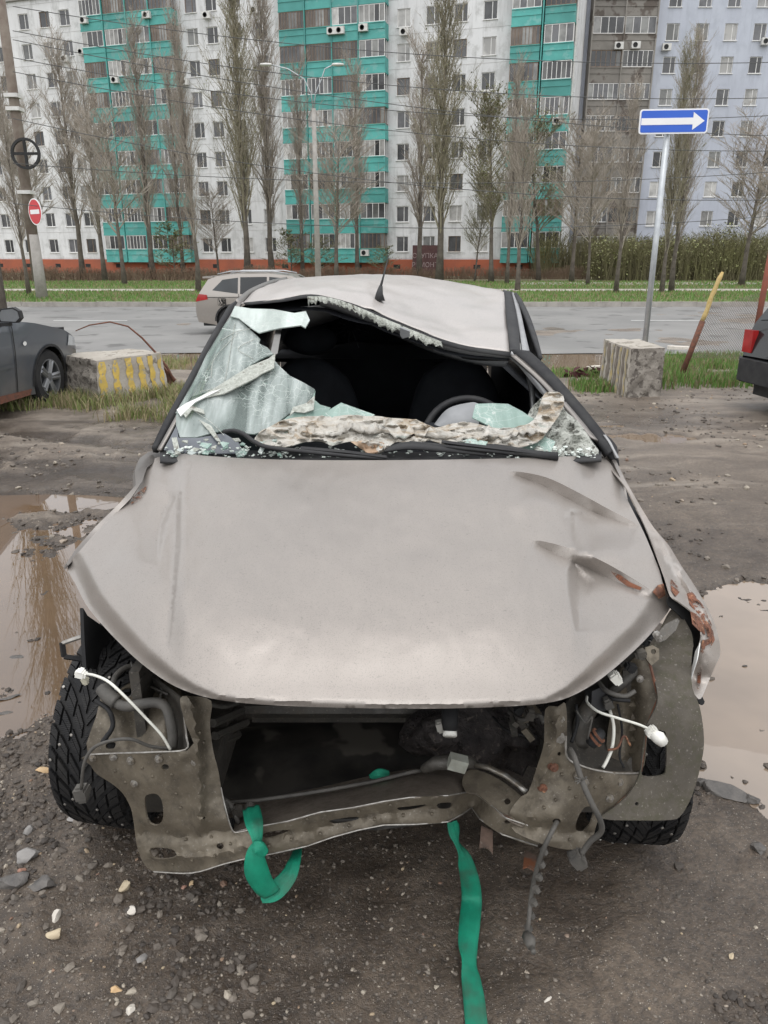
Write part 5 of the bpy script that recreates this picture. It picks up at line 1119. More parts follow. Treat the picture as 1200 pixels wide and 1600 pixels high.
MB().tube(smooth_pl([tuple(v) for v in [UY(x, y, float(tl([(x, y)])[0])-.004) for x, y in ((137, 1179), (180, 1177), (240, 1175), (290, 1171), (291, 1150), (288, 1120))]], 4), .0022, 5).build('worn_edge', MBARE, lp_)
MB().tube(smooth_pl([tuple(v) for v in [UY(x, y, float(tl([(x, y)])[0])-.004) for x, y in ((345, 1230), (352, 1262), (363, 1297), (375, 1300), (395, 1295))]], 4), .0018, 5).build('worn_edge', MBARE, lp_)
MB().tube(smooth_pl([tuple(v) for v in [UY(x, y, float(tl([(x, y)])[0])-.003) for x, y in ((240, 1362), (300, 1364), (350, 1350), (395, 1339))]], 4), .0018, 5).build('worn_edge', MBARE, lp_)
# headlight pocket back panel and side box
tpk = D((160,1083,1.62),(136,1176,1.54),(290,1172,1.50),(283,1095,1.58),(215,1050,1.75),(190,1130,1.56))
plate('headlight_pocket', [(160, 1086), (150, 1120), (137, 1177), (210, 1176), (291, 1171), (288, 1110), (282, 1080), (255, 1062), (235, 1045), (215, 1060), (190, 1075), (175, 1092)], [ell(201, 1081, 14, 7, 10, -.2), [(165, 1146), (171, 1144), (169, 1156), (163, 1156)], [(167, 1162), (180, 1160), (178, 1169), (166, 1169)]],
      fY(tpk, lambda P: .05*sstep(255, 285, P[:, 0])+.03*np.exp(-(((P[:, 0]-215)/20)**2+((P[:, 1]-1140)/40)**2))), .004, MGM, wreck, 9)
plate('pocket_side', [(226, 1050), (262, 1075), (284, 1092), (291, 1168), (265, 1172), (262, 1120), (248, 1092), (228, 1080)], [], fY(D((226,1050,1.66),(291,1168,1.47),(284,1092,1.52),(262,1120,1.62))), .004, MGD, wreck, 10)
# left wheel arch liner (dark) and its bracket
plate('arch_panel', [(130, 950), (137, 962), (170, 985), (205, 1022), (250, 1062), (232, 1085), (205, 1078), (185, 1062), (168, 1078), (160, 1050), (142, 1042), (135, 1045), (132, 1000)], [], fY(D((130,950,1.76),(137,1045,1.70),(250,1062,1.74),(185,1062,1.86),(205,1022,1.90))), .01, MBLK2, wreck, 12)
MB().tube([UY(a, b_, 1.74) for a, b_ in ((130, 994), (112, 1000), (98, 1005))], .006, 6).build('bracket_rod', MBARE, wreck)
mb = MB(); pp = [UY(a, b_, y) for a, b_, y in ((97, 1004, 1.74), (100, 1026, 1.73), (126, 1030, 1.74), (131, 1032, 1.74))]
for k in range(3): mb.tube([pp[k], pp[k+1]], .008, 4)
mb.build('bracket', MBLK2, wreck)
# right support
tr2 = D((852,1108,1.44),(885,1100,1.44),(825,1235,1.42),(885,1190,1.41),(1000,1208,1.50),(985,1235,1.46),(905,1325,1.38),(800,1300,1.38),(760,1262,1.45),(860,1260,1.38),(935,1280,1.42))
def rb_(P):
    return gcr(P, [(872, 1110), (868, 1160), (845, 1235)], 9, -.018, ends=False)+gcr(P, [(790, 1280), (850, 1296), (920, 1300)], 7, .016, ends=False)+.011*np.exp(-(((P[:, 0]-862)/12)**2+((P[:, 1]-1200)/10)**2))+.011*np.exp(-(((P[:, 0]-847)/12)**2+((P[:, 1]-1232)/10)**2))+.011*npnoise(P, .02, 8)+.003*npnoise(P, .07, 9)
rp_ = plate('radiator_support', [(852, 1108), (872, 1104), (884, 1100), (886, 1150), (884, 1182), (905, 1194), (925, 1201), (960, 1206), (1000, 1207), (994, 1222), (983, 1238), (958, 1260), (936, 1280), (929, 1300), (922, 1318), (905, 1327), (875, 1326), (840, 1316), (805, 1300), (795, 1280), (800, 1262), (815, 1244), (826, 1236), (840, 1195), (850, 1160)],
     [[(913, 1262), (924, 1261), (928, 1270), (922, 1288), (911, 1298), (900, 1296), (902, 1280)], ell(870, 1284, 7, 5, 8), ell(874, 1178, 3, 3, 6)], fY(tr2, rb_), .004, MGM, wreck, 8)
MB().tube(smooth_pl([tuple(v) for v in [UY(x, y, float(tr2([(x, y)])[0])-.004) for x, y in ((884, 1150), (886, 1183), (905, 1195), (930, 1203), (965, 1208), (1000, 1208))]], 4), .0025, 5).build('worn_edge', MBARE, rp_)
MB().tube([UY(x, y, float(tr2([(x, y)])[0])-.003) for x, y in ((1000, 1210), (985, 1238), (958, 1262), (936, 1282))], .0022, 5).build('rusty_edge', MRST, rp_)
plate('pocket_back', [(886, 1098), (925, 1068), (965, 1035), (1000, 1008), (1012, 1020), (1020, 1060), (1028, 1090), (1012, 1130), (1006, 1170), (1000, 1206), (960, 1204), (925, 1199), (886, 1182)], [ell(925, 1112, 14, 12, 10), ell(905, 1150, 9, 14, 10)], fY(D((886,1098,1.62),(1000,1008,1.72),(1028,1090,1.62),(1000,1206,1.52),(886,1182,1.50),(950,1120,1.66))), .004, MGD, wreck, 10)
plate('inner_wing', [(962, 1060), (1000, 1020), (1012, 1012), (1020, 1045), (1029, 1090), (1022, 1110), (1011, 1132), (1008, 1172), (1000, 1203), (955, 1200), (948, 1160), (955, 1110)], [], fY(D((962,1060,1.60),(1012,1012,1.62),(1029,1090,1.56),(1000,1203,1.50),(948,1160,1.58),(955,1110,1.60)), lambda P: gcr(P, [(985, 1040), (990, 1120), (985, 1200)], 8, .03, ends=False)), .004, MGM, wreck, 9)
MB().tube([UY(a, b_, y-.006) for a, b_, y in ((1012, 1014, 1.62), (1016, 1040, 1.59), (1029, 1090, 1.555), (1020, 1112, 1.55), (1011, 1134, 1.54), (1007, 1160, 1.53), (1001, 1205, 1.50))], .0035, 5).build('torn_rusty_edge', MRST, wreck)
plate('hinge_bracket', [(1008, 1012), (1020, 1008), (1030, 1014), (1030, 1030), (1018, 1040), (1010, 1030)], [ell(1021, 1018, 4, 4, 8)], fY(D((1008,1012,1.60),(1030,1014,1.60),(1018,1040,1.58))), .006, MGM, wreck, 8)
plate('bent_strip', [(1028, 988), (1040, 975), (1058, 966), (1062, 970), (1056, 985), (1040, 1000), (1032, 1003)], [], fY(D((1028,988,1.66),(1062,970,1.68),(1040,1000,1.64))), .004, MGD, wreck, 7)
# grey felt liner behind the right corner
plate('arch_liner', [(1012, 1015), (1030, 985), (1046, 955), (1058, 950), (1072, 972), (1083, 998), (1080, 1040), (1082, 1075), (1092, 1100), (1098, 1130), (1100, 1165), (1094, 1200), (1086, 1230), (1076, 1255), (1064, 1274), (1050, 1281), (1000, 1282), (940, 1279), (962, 1260), (985, 1238), (1000, 1208), (1004, 1170), (1010, 1135), (1022, 1112), (1028, 1090), (1020, 1050)],
      [[(1012, 1140), (1035, 1142), (1041, 1150), (1041, 1200), (1034, 1212), (1006, 1213), (1003, 1200), (1008, 1165)], ell(995, 1256, 3, 3, 6)], fY(D((1046,955,1.76),(1083,998,1.68),(1028,1090,1.51),(1100,1165,1.48),(1064,1274,1.43),(940,1279,1.41),(1000,1208,1.46),(1060,1120,1.50),(1020,1050,1.60))), .006, MLINER, wreck, 10)
# ---- lower crossmember: top face, front face
top_e = [(350, 1252), (400, 1250), (450, 1240), (500, 1230), (540, 1221), (580, 1212), (620, 1205), (660, 1200), (700, 1199), (730, 1205), (765, 1216), (800, 1236), (820, 1246)]
fold_e = [(365, 1300), (400, 1292), (450, 1283), (500, 1269), (550, 1262), (600, 1252), (640, 1246), (700, 1243), (728, 1238), (745, 1241), (765, 1256), (790, 1278), (825, 1290)]
bot_e = [(385, 1342), (430, 1333), (480, 1322), (520, 1308), (560, 1297), (600, 1289), (650, 1288), (700, 1284), (722, 1272), (737, 1262), (750, 1280), (785, 1304), (840, 1322)]
tt_ = [1.60]*9+[1.58, 1.55, 1.52, 1.50]; tf_ = [1.41, 1.40, 1.39, 1.385, 1.38, 1.38, 1.39, 1.42, 1.48, 1.50, 1.44, 1.40, 1.39]; tb_ = [1.40, 1.39, 1.385, 1.38, 1.375, 1.38, 1.39, 1.42, 1.46, 1.50, 1.44, 1.40, 1.385]
tmp_ = D(*[(p[0], p[1], y) for p, y in zip(top_e, tt_)]+[(p[0], p[1], y) for p, y in zip(fold_e, tf_)])
plate('crossmember_top', top_e+fold_e[::-1], [], fY(tmp_, lambda P: .006*npnoise(P, .05, 3)), .003, grime('crusty_crossmember', (.12, .10, .08), (.20, .17, .14), (.07, .05, .04), .62), wreck, 8)
tmf_ = D(*[(p[0], p[1], y) for p, y in zip(fold_e, tf_)]+[(p[0], p[1], y) for p, y in zip(bot_e, tb_)])
cf_b = lambda P: gcr(P, [(395, 1316), (500, 1294), (600, 1270), (700, 1262), (722, 1255)], 7, .014, ends=False)+.004*npnoise(P, .04, 5)
xm_ = plate('crossmember_front', [(p[0], p[1]+1) for p in fold_e]+bot_e[::-1], [[(516, 1282), (545, 1277), (560, 1277), (556, 1281), (530, 1286), (518, 1286)], [(622, 1262), (640, 1260), (664, 1257), (664, 1260), (640, 1265), (624, 1266)], [(684, 1256), (703, 1254), (706, 1259), (700, 1263), (686, 1263)], ell(793, 1252+32, 5, 3, 8), [(410, 1303), (432, 1298), (455, 1297), (436, 1304), (414, 1309)]], fY(tmf_, cf_b), .003, MGM, wreck, 7)
for pts, nm, m, off_ in ((fold_e, 'worn_edge', MBARE, tf_), (bot_e, 'worn_edge', MBARE, tb_)): MB().tube([UY(p[0], p[1], y-.003) for p, y in zip(pts, off_)], .0018, 5).build(nm, m, xm_)
plate('bent_brace', [(735, 1202), (770, 1212), (800, 1232), (815, 1246), (812, 1262), (826, 1275), (815, 1290), (795, 1282), (765, 1256), (745, 1240), (730, 1238), (722, 1220)], [ell(793, 1252, 5, 5, 8)], fY(D((735,1202,1.54),(815,1246,1.45),(795,1282,1.40),(730,1238,1.46))), .003, MGM, wreck, 8)
MB().tube([UY(a, b_, y) for a, b_, y in ((352, 1254, 1.52), (400, 1251, 1.50), (470, 1241, 1.50), (520, 1233, 1.50), (580, 1222, 1.52), (640, 1207, 1.53), (665, 1202, 1.54))], .005, 6).build('thin_pipe', MHOSE, wreck, smooth=True)
MB().tube([UY(a, b_, y) for a, b_, y in ((740, 1194, 1.54), (765, 1200, 1.52), (790, 1212, 1.49), (812, 1228, 1.46), (822, 1238, 1.44))], .007, 6).build('bent_rod', MBOLT, wreck, smooth=True)
MB().tube([UY(a, b_, y) for a, b_, y in ((662, 1202, 1.53), (680, 1192, 1.52), (705, 1190, 1.52), (730, 1190, 1.54), (745, 1196, 1.55))], [.012, .017, .02, .017, .01], 8).build('pipe_elbow', MGD, wreck, smooth=True)
MB().box((-.022, -.014, -.016), (.022, .014, .016), Matrix.Translation(UY(715, 1192, 1.50)) @ Matrix.Rotation(.3, 4, 'Y')).build('pipe_clip', M('grey_clip', (.30, .31, .27), (.2, .2, .17), 30, .6), wreck)
# tabs under the crossmember
for (a, b_, c_, d) in ((752, 1290, 770, 1334), (820, 1328, 838, 1366)):
    plate('rusty_tab', [(a, b_), (c_, b_+8), (c_, d), (c_-6, d-8), (a+4, d-12), (a-3, d-10)], [], fY(D((a,b_,1.44),(c_,d,1.36),(a-3,d-10,1.38))), .004, grime('rusty_tab_metal', (.10, .08, .065), (.2, .13, .10), (.05, .04, .035), .55), wreck, 7)
# bolts and studs
def bolt(px, py, Y, r_=.008, m=MBOLT, L_=.009):
    p = UY(px, py, Y); T_ = Matrix.Translation(p) @ Matrix.Rotation(math.radians(90), 4, 'X'); mb = MB().lathe([(0, -.004), (r_*1.5, -.004), (r_*1.5, .002), (r_*.7, .003), (r_*.65, L_), (0, L_)], 8, T_); return mb.build('bolt', m, wreck, smooth=True, auto=35)
for (x, y) in ((145, 1184), (177, 1183), (204, 1189), (248, 1186), (210, 1224), (305, 1191), (314, 1229), (293, 1108), (300, 1136)): bolt(x, y, float(tl([(x, y)])[0])-.004, .0065)
for (x, y, m) in ((872, 1153, MBARE), (866, 1200, MRST), (849, 1232, MRST), (968, 1222, MBOLT), (953, 1248, MBOLT), (876, 1124, MBOLT), (914, 1223, MBOLT), (903, 1213, MBOLT)): bolt(x, y, float(tr2([(x, y)])[0])-.006, .0065 if m is not MBARE else .011, m)
for (x, y) in ((1000, 1061), (1030, 998), (1026, 992)): bolt(x, y, 1.56, .006, MBARE)
# rust rings
for (x, y) in ((864, 1198), (848, 1231)): plate('rust_ring', ell(x, y, 9, 6, 10), [], fY(D((x-20,y,float(tr2([(x-20,y)])[0])-.004),(x+20,y,float(tr2([(x+20,y)])[0])-.004),(x,y+20,float(tr2([(x,y+20)])[0])-.003)), lambda P: rb_(P)), .0005, MRST, wreck, 6)
# hoses, cables, connectors
def cable(name, pts, r_, m, n=8): return MB().tube(smooth_pl([tuple(UY(a, b_, y)) for a, b_, y in pts], 5), r_, n).build(name, m, wreck, smooth=True)
cable('white_cable', ((129, 1052, 1.50), (150, 1056, 1.46), (172, 1067, 1.42), (200, 1093, 1.40), (228, 1122, 1.40), (252, 1148, 1.40), (266, 1171, 1.40)), .0032, MWIRE)
def connector(px, py, Y, s_, m, rot=0, nm='connector'):
    T_ = Matrix.Translation(UY(px, py, Y)) @ Matrix.Rotation(rot, 4, 'Y') @ Matrix.Scale(s_, 4); mb = MB()
    mb.box((-1, -.8, -.7), (.6, .8, .7), T_).box((.6, -.6, -.5), (1.1, .6, .5), T_).box((-.6, -1.0, .72), (.2, 1.0, .9), T_).box((-1.25, -.45, -.4), (-1.002, .45, .4), T_); return mb.build(nm, m, wreck)
connector(127, 1053, 1.49, .011, MCONN, .3); connector(133, 1064, 1.50, .008, M('cream_connector', (.5, .48, .38), (.4, .38, .3), 30, .5), 1.2); connector(128, 1240, 1.45, .018, MHOSE, 1.4); connector(1021, 1147, 1.46, .015, MCONN, .7)
MB().tube([UY(1012, 1142, 1.47), UY(1030, 1153, 1.44), UY(1036, 1160, 1.44)], [.010, .016, .013], 10).build('cable_cap', MCONN, wreck, smooth=True)
connector(962, 1060, 1.52, .014, MCONN, .8)
cable('ribbed_hose', ((168, 1078, 1.62), (180, 1096, 1.58), (197, 1104, 1.55), (220, 1100, 1.54), (245, 1098, 1.54), (260, 1106, 1.53), (267, 1130, 1.51), (270, 1150, 1.50), (269, 1168, 1.49)), .0125, MHOSE, 10)
cable('hose_wrap', ((160, 1076, 1.60), (170, 1088, 1.58), (182, 1097, 1.57)), .018, MHOSE, 9)
cable('black_hose', ((175, 1072, 1.66), (182, 1055, 1.70), (200, 1042, 1.74), (225, 1042, 1.76)), .008, MHOSE); cable('black_hose', ((232, 1105, 1.66), (228, 1070, 1.70), (235, 1048, 1.74)), .02, MBLK2)
cable('sensor_wire', ((270, 1170, 1.46), (235, 1166, 1.44), (205, 1155, 1.42), (175, 1157, 1.42), (150, 1166, 1.43), (137, 1180, 1.43), (130, 1200, 1.43), (127, 1232, 1.44)), .004, MHOSE)
cable('thin_wire', ((227, 1052, 1.60), (212, 1075, 1.50), (198, 1096, 1.44)), .001, MHOSE, 4)
cable('white_cable', ((917, 1088, 1.56), (918, 1098, 1.52), (935, 1112, 1.48), (965, 1122, 1.46), (995, 1131, 1.45), (1012, 1138, 1.45)), .0032, MWIRE)
cable('white_cable', ((953, 1110, 1.56), (959, 1135, 1.53), (957, 1165, 1.50), (950, 1185, 1.48), (942, 1200, 1.46)), .0042, MWIRE)
cable('black_hose', ((890, 1170, 1.42), (898, 1185, 1.39), (910, 1222, 1.36), (925, 1256, 1.34), (938, 1282, 1.34), (939, 1300, 1.35), (922, 1315, 1.36), (908, 1335, 1.36)), .0068, MHOSE); connector(903, 1343, 1.36, .020, MHOSE, .9)
cable('dangling_cable', ((870, 1284, 1.36), (862, 1300, 1.33), (850, 1325, 1.32), (838, 1360, 1.33), (830, 1400, 1.34), (826, 1440, 1.30), (823, 1462, 1.26), (831, 1480, 1.22), (834, 1488, 1.20)), .0055, MHOSE)
for k in range(7):
    f = k/6; x = 850-24*f; y = 1330+120*f; MB().tube([UY(x-2, y-3, 1.325), UY(x+2, y+3, 1.325)], .0085, 6).build('tape_wrap', MHOSE, wreck)
mb = MB(); mb.tube([UY(823, 1462, 1.26), UY(828, 1470, 1.24), UY(829, 1478, 1.22)], [.012, .014, .01], 7); mb.build('cable_plug', MHOSE, wreck, smooth=True)
for s_ in ((-9, -4), (-7, 6), (9, -5), (-10, 2)):
    cable('zip_tie', ((908, 1219, 1.355), (908+s_[0], 1219+s_[1], 1.35)), .0022, MHOSE, 4)
cable('thick_hose', ((945, 1075, 1.62), (925, 1100, 1.60), (910, 1130, 1.58), (905, 1165, 1.56)), .022, MGD, 10); cable('thick_hose', ((1000, 1040, 1.62), (975, 1065, 1.60), (952, 1085, 1.60)), .012, MHOSE)
plate('washer_pump', [(925, 1080), (945, 1072), (960, 1085), (957, 1105), (940, 1112), (924, 1102)], [], fY(D((925,1080,1.56),(960,1085,1.56),(940,1112,1.54))), .05, MPLAST, wreck, 9)
MB().tube([UY(923, 1163, 1.5), UY(930, 1154, 1.5), UY(938, 1145, 1.52)], [.014, .018, .014], 10).build('sensor_body', MPLAST, wreck, smooth=True)
for k in range(2): MB().lathe([(.0195, -.003), (.0195, .003), (.016, .003), (.016, -.003)], 12, Matrix.Translation(UY(930+k*5, 1155-k*6, 1.5)) @ Matrix.Rotation(.8, 4, 'Y'), closed=True).build('copper_ring', MRST, wreck)
cable('thin_wire', ((900, 1110, 1.52), (915, 1130, 1.50), (925, 1120, 1.5), (918, 1155, 1.49)), .0025, MHOSE, 5); cable('thin_wire', ((985, 1165, 1.50), (975, 1150, 1.50), (965, 1168, 1.49), (950, 1172, 1.48)), .003, MRST, 5)
for k, (x, y) in enumerate(((222, 1200), (238, 1213), (268, 1210), (275, 1240), (282, 1262), (262, 1300), (290, 1312), (330, 1308), (360, 1318), (180, 1205), (196, 1222), (318, 1160), (312, 1145), (300, 1345), (270, 1350), (335, 1338))):
    bolt(x, y, float(tl([(x, y)])[0]+lb(np.array([[x, y]], float))[0])-.0015, .0024, MGM, .002)
for k, (x, y) in enumerate(((878, 1210), (890, 1232), (900, 1245), (930, 1230), (940, 1215), (868, 1250), (850, 1262), (835, 1280), (860, 1308), (890, 1312), (864, 1130), (858, 1165))):
    bolt(x, y, float(tr2([(x, y)])[0]+rb_(np.array([[x, y]], float))[0])-.0015, .0024, MGM, .002)
for k, (x, y) in enumerate(((420, 1322), (455, 1312), (500, 1303), (545, 1290), (585, 1280), (630, 1274), (675, 1272), (480, 1280), (560, 1268), (610, 1258))):
    bolt(x, y, float(tmf_([(x, y)])[0])-.003, .0026, MGM, .002)
for pts in (((300, 1092, 1.50), (345, 1104, 1.62), (372, 1098, 1.75)), ((345, 1245, 1.50), (360, 1258, 1.47), (372, 1285, 1.45), (366, 1270, 1.5)), ((795, 1112, 1.66), (815, 1125, 1.60), (842, 1118, 1.58), (850, 1130, 1.56)), ((770, 1120, 1.70), (790, 1140, 1.62), (820, 1150, 1.60)),
            ((935, 1065, 1.60), (948, 1080, 1.55), (975, 1088, 1.54), (992, 1080, 1.55)), ((940, 1078, 1.58), (958, 1092, 1.54), (985, 1095, 1.53)), ((900, 1100, 1.56), (902, 1130, 1.53), (893, 1160, 1.50)), ((965, 1100, 1.57), (972, 1140, 1.55), (968, 1180, 1.52), (975, 1200, 1.5)),
            ((150, 1095, 1.60), (170, 1110, 1.56), (176, 1135, 1.54), (160, 1160, 1.5)), ((238, 1052, 1.66), (252, 1070, 1.62), (250, 1095, 1.6)), ((205, 1035, 1.72), (215, 1060, 1.66), (240, 1075, 1.62), (262, 1085, 1.58))):
    cable('harness_wire', pts, rnd.choice([.003, .0045, .006]), rnd.choice([MHOSE, MBLK2, MHOSE]), 6)
for k, (x, y, Y_, rr) in enumerate(((355, 1262, 1.47, .014), (372, 1268, 1.46, .012), (358, 1290, 1.44, .013), (388, 1262, 1.48, .011), (1000, 1022, 1.58, .012), (985, 1042, 1.57, .012), (950, 1098, 1.54, .013), (828, 1115, 1.58, .014), (812, 1108, 1.6, .012))):
    connector(x, y, Y_, rr, [MHOSE, MGD, MBLK2][k % 3], k*.7, 'harness_clip')
blob('battery_tray_dirt', Vector((.47, 1.72, .44)), (.09, .10, .05), MLEAF, 15, sub=3, am=.5)
# under-hood hook with white ring
MB().tube([UY(703, 1100, 1.55), UY(703, 1130, 1.52), UY(703, 1142, 1.51)], [.02, .02, .016], 12).build('hood_striker', MBLK2, wreck, smooth=True)
MB().tube([UY(703, 1142, 1.515), UY(703, 1150, 1.505)], .017, 12).build('striker_ring', MCONN, wreck, smooth=True); connector(688, 1135, 1.53, .013, M('dusty_clip', (.33, .32, .29), (.25, .24, .22), 20, .6), 1.3)
# engine bay: inner wings, firewall, rails and leftover lumps
mb = MB()
for s_ in (-1, 1):
    mb.box((s_*.60-.012, 1.52, .30), (s_*.60+.012, 2.45, .80)); 
mb2 = MB().box((-.60, 1.5, .30), (-.42, 2.40, .42)); mb2.build('frame_rail', MGD, wreck); MB().box((.42, 1.5, .30), (.60, 2.40, .42)).build('frame_rail', MGD, wreck)
MB().box((-.612, 1.56, .42), (-.588, 2.30, .66)).build('inner_wing', MGD, wreck); MB().box((.588, 1.60, .42), (.612, 2.30, .64)).build('inner_wing', MGD, wreck)
MB().box((-.72, 2.46, .18), (.72, 2.50, .86)).build('firewall', MBLK2, wreck)
MB().box((-.42, 2.02, .20), (.42, 2.22, .27)).build('subframe', MGD, wreck)
blob('gearbox', Vector((.28, 1.86, .34)), (.20, .17, .14), MLEAF, 2, sub=4, am=.6, fr=2.2); blob('gearbox_housing', Vector((.36, 1.95, .47)), (.16, .16, .14), MLEAF, 5, sub=4, am=.55)
for s_ in (-1, 1): MB().lathe([(.0, .26), (.055, .26), (.10, .2), (.11, .0), (.11, -.1), (0, -.1)], 18, Matrix.Translation((s_*.56, 2.05, .46))).build('strut_tower', MGD, wreck, smooth=True, auto=40)
for k, (a, b_, c_, d) in enumerate(((332, 1130, 378, 1110), (335, 1150, 385, 1128), (334, 1164, 372, 1148))): MB().tube([UY(a, b_, 1.62), UY(c_, d, 1.80)], .012, 6).build('coolant_pipe', MGD, wreck)
blob('dark_ground_sheet', Vector((-.12, 1.95, .12)), (.45, .28, .03), M('dark_wet_ground', (.02, .019, .018), (.05, .045, .04), 8, .4, c3=(.11, .10, .085), s3=5, f3=.58), 7, sub=4, am=.25)  # dark sheet put in for the shaded, splotched ground under the bay
# small crash debris hanging at the right of the bay
for k in range(10):
    r_ = random.Random(k+40); x = 800+r_.uniform(0, 55); y = 1108+r_.uniform(0, 45); p = UY(x, y, 1.6+r_.uniform(0, .1))
    mb = MB().box((-.018, -.006, -.008), (.018, .006, .008), Matrix.Translation(p) @ Matrix.Rotation(r_.uniform(0, 3), 4, 'Y') @ Matrix.Rotation(r_.uniform(0, 3), 4, 'Z')); mb.build('loose_clip', r_.choice([MGD, MHOSE, MGM]), wreck)
# ---- wheels of the wreck
def tyre_wheel(cx, cy, cz, R, yaw, side, treads=True, camber=0):
    w_ = empty('wheel', (cx, cy-3.0, cz)); w_.parent = wreck; w_.rotation_euler = (0, camber, yaw); T_ = Matrix.Rotation(math.radians(90), 4, 'Y'); hw = .098
    prof = [(R*.68, -hw*.82), (R*.80, -hw*1.02), (R*.93, -hw*.98), (R*.972, -hw*.80), (R*.985, -hw*.4), (R*.988, 0), (R*.985, hw*.4), (R*.972, hw*.80), (R*.93, hw*.98), (R*.80, hw*1.02), (R*.68, hw*.82)]
    MB().lathe(prof, 72, T_, closed=True).build('tyre', MTYRE, w_, smooth=True, world=False, auto=60)
    if treads:
        mb = MB(); st = MB(); Nn = 30; rr = random.Random(3)
        for k in range(Nn):
            for sg in (-1, 1):
                a0 = 2*math.pi*(k+(.5 if sg > 0 else 0))/Nn
                for ua, ub in ((0, .30), (.37, .66), (.73, 1.0)):
                  for hlf in ((-1, -.06), (.06, 1)):
                    K = 3; vs = []
                    for i in range(K+1):
                        u = ua+(ub-ua)*i/K; lat = sg*(.004+(hw*.96-.004)*u); ac = a0+.36*(1-u)**1.5; wd = .060+.024*u; drop = .018*max(0, u-.72)**1.2*2.2
                        for (da, rr_) in ((hlf[0]*wd, R*.98-drop), (hlf[0]*wd, R+.005-drop), (hlf[1]*wd, R+.005-drop), (hlf[1]*wd, R*.98-drop)):
                            a = ac+da; vs.append((lat, rr_*math.cos(a), rr_*math.sin(a)))
                    fs = []
                    for i in range(K):
                        for q_ in range(4): fs.append((i*4+q_, i*4+(q_+1) % 4, (i+1)*4+(q_+1) % 4, (i+1)*4+q_))
                    fs += [(3, 2, 1, 0), (K*4, K*4+1, K*4+2, K*4+3)]; mb.add(vs, fs)
                # side lugs on the shoulder
                a = a0-.03; vs = [(sg*hw*l_, r2*math.cos(a+d_), r2*math.sin(a+d_)) for l_, r2 in ((.97, R*.985), (1.03, R*.95), (1.035, R*.90), (.95, R*.90)) for d_ in (-.05, .05)]
                mb.add(vs, [(0, 1, 3, 2), (2, 3, 5, 4), (4, 5, 7, 6), (0, 2, 4, 6), (1, 7, 5, 3)])
                for u in ((.30, .62, .88)[k % 3],):
                    lat = sg*(.004+(hw*.96-.004)*u); a = a0+.33*(1-u)**1.5; c_ = Vector((lat, (R+.0045)*math.cos(a), (R+.0045)*math.sin(a))); n_ = Vector((0, math.cos(a), math.sin(a)))
                    st.lathe([(0, 0), (.0042, 0), (.0042, .0022), (.0022, .003), (0, .003)], 6, Matrix.Translation(c_) @ n_.to_track_quat('Z', 'Y').to_matrix().to_4x4())
        tag(mb.build('tread_blocks', MTYRE2, w_, world=False, smooth=False), kind='stuff'); tag(st.build('tyre_studs', MBARE, w_, world=False), kind='stuff')
    MB().lathe([(R*.70, -.09), (R*.70, .085), (R*.64, .09), (R*.60, .02), (.06, .0), (0, .0), (0, -.02), (R*.6, -.02), (R*.62, -.09)], 36, T_ if side > 0 else Matrix.Rotation(math.radians(-90), 4, 'Y')).build('rim', MGD, w_, smooth=True, world=False, auto=40)
    return w_
m, t, b = new_mat('studded_tread'); tc = N(t, 'ShaderNodeTexCoord'); O = tc.outputs['Object']; n1 = noise_node(t, 14, 5, vec=O)
L(t, ramp(t, n1.outputs['Fac'], [(.35, (.008, .008, .009)), (.7, (.022, .021, .020))]).outputs[0], b.inputs['Base Color']); b.inputs['Roughness'].default_value = .6; b.inputs['Specular IOR Level'].default_value = .25
wv = N(t, 'ShaderNodeTexWave'); wv.wave_type = 'BANDS'; wv.bands_direction = 'Z'; wv.inputs['Scale'].default_value = 75; wv.inputs['Distortion'].default_value = 2.5; wv.inputs['Detail'].default_value = 1; L(t, O, wv.inputs['Vector']); bumpn(t, b, wv.outputs['Fac'], .35, .003); MTYRE2 = m
tyre_wheel(-.752, 1.91, .295, .298, math.radians(-8), -1, True, math.radians(3)); tyre_wheel(.71, 1.84, .29, .292, math.radians(-4), 1, True)
for s_ in (-1, 1): tyre_wheel(s_*.78, 4.48, .305, .31, 0, s_, False)
MB().tube([(-.70, 1.95, .3), (.70, 1.95, .3)], .03, 8).build('drive_shaft', MGD, wreck)
# ---- body shell: sides, rear, floor
def side_poly():
    return [(2.36, .25)]+[(x, z) for x, z in [(2.40, .20), (4.05, .20)]]+[(4.48+.37*math.cos(math.radians(a)), .30+.37*math.sin(math.radians(a))) for a in range(190, -11, -16)]+[(5.1, .25), (5.42, .35), (5.48, .6), (5.42, .92), (5.1, 1.0), (4.9, 1.02), (2.62, .93), (2.42, .90), (2.33, .80)]
A, T = tri2d(side_poly(), [], .10, .2)
for s_, nm in ((-1, 'body_side'), (1, 'body_side')):
    V = [(s_*(.855-.10*max(0, .45-z)-.14*max(0, z-.75)-.10*max(0, y-4.7)**1.5*1.2-.11*max(0, 2.62-y)), y-3.0, z) for y, z in A.tolist()]
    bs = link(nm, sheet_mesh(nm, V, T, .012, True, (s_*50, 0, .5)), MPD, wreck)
    for yy in (3.45,): MB().box((s_*.862-.002, yy-.004, .25), (s_*.862+.001, yy+.004, .80)).build('door_gap', MBLK2, bs)
MB().box((-.78, 2.46, .16), (.78, 5.35, .20)).build('floor_pan', MBLK2, wreck)
MB().box((-.74, 5.38, .25), (.74, 5.46, .97)).build('rear_panel', MPD, wreck)
mb = MB(); vs = []; 
for i in range(7):
    for k in range(9): u = -1+k/4; vs.append((u*.70, 4.86+i*.095, 1.0-.004*i*i+.02*(1-u*u)))
mb.add(vs, [(i*9+k, i*9+k+1, (i+1)*9+k+1, (i+1)*9+k) for i in range(6) for k in range(8)]); mb.build('trunk_lid', MPB, wreck, smooth=True)
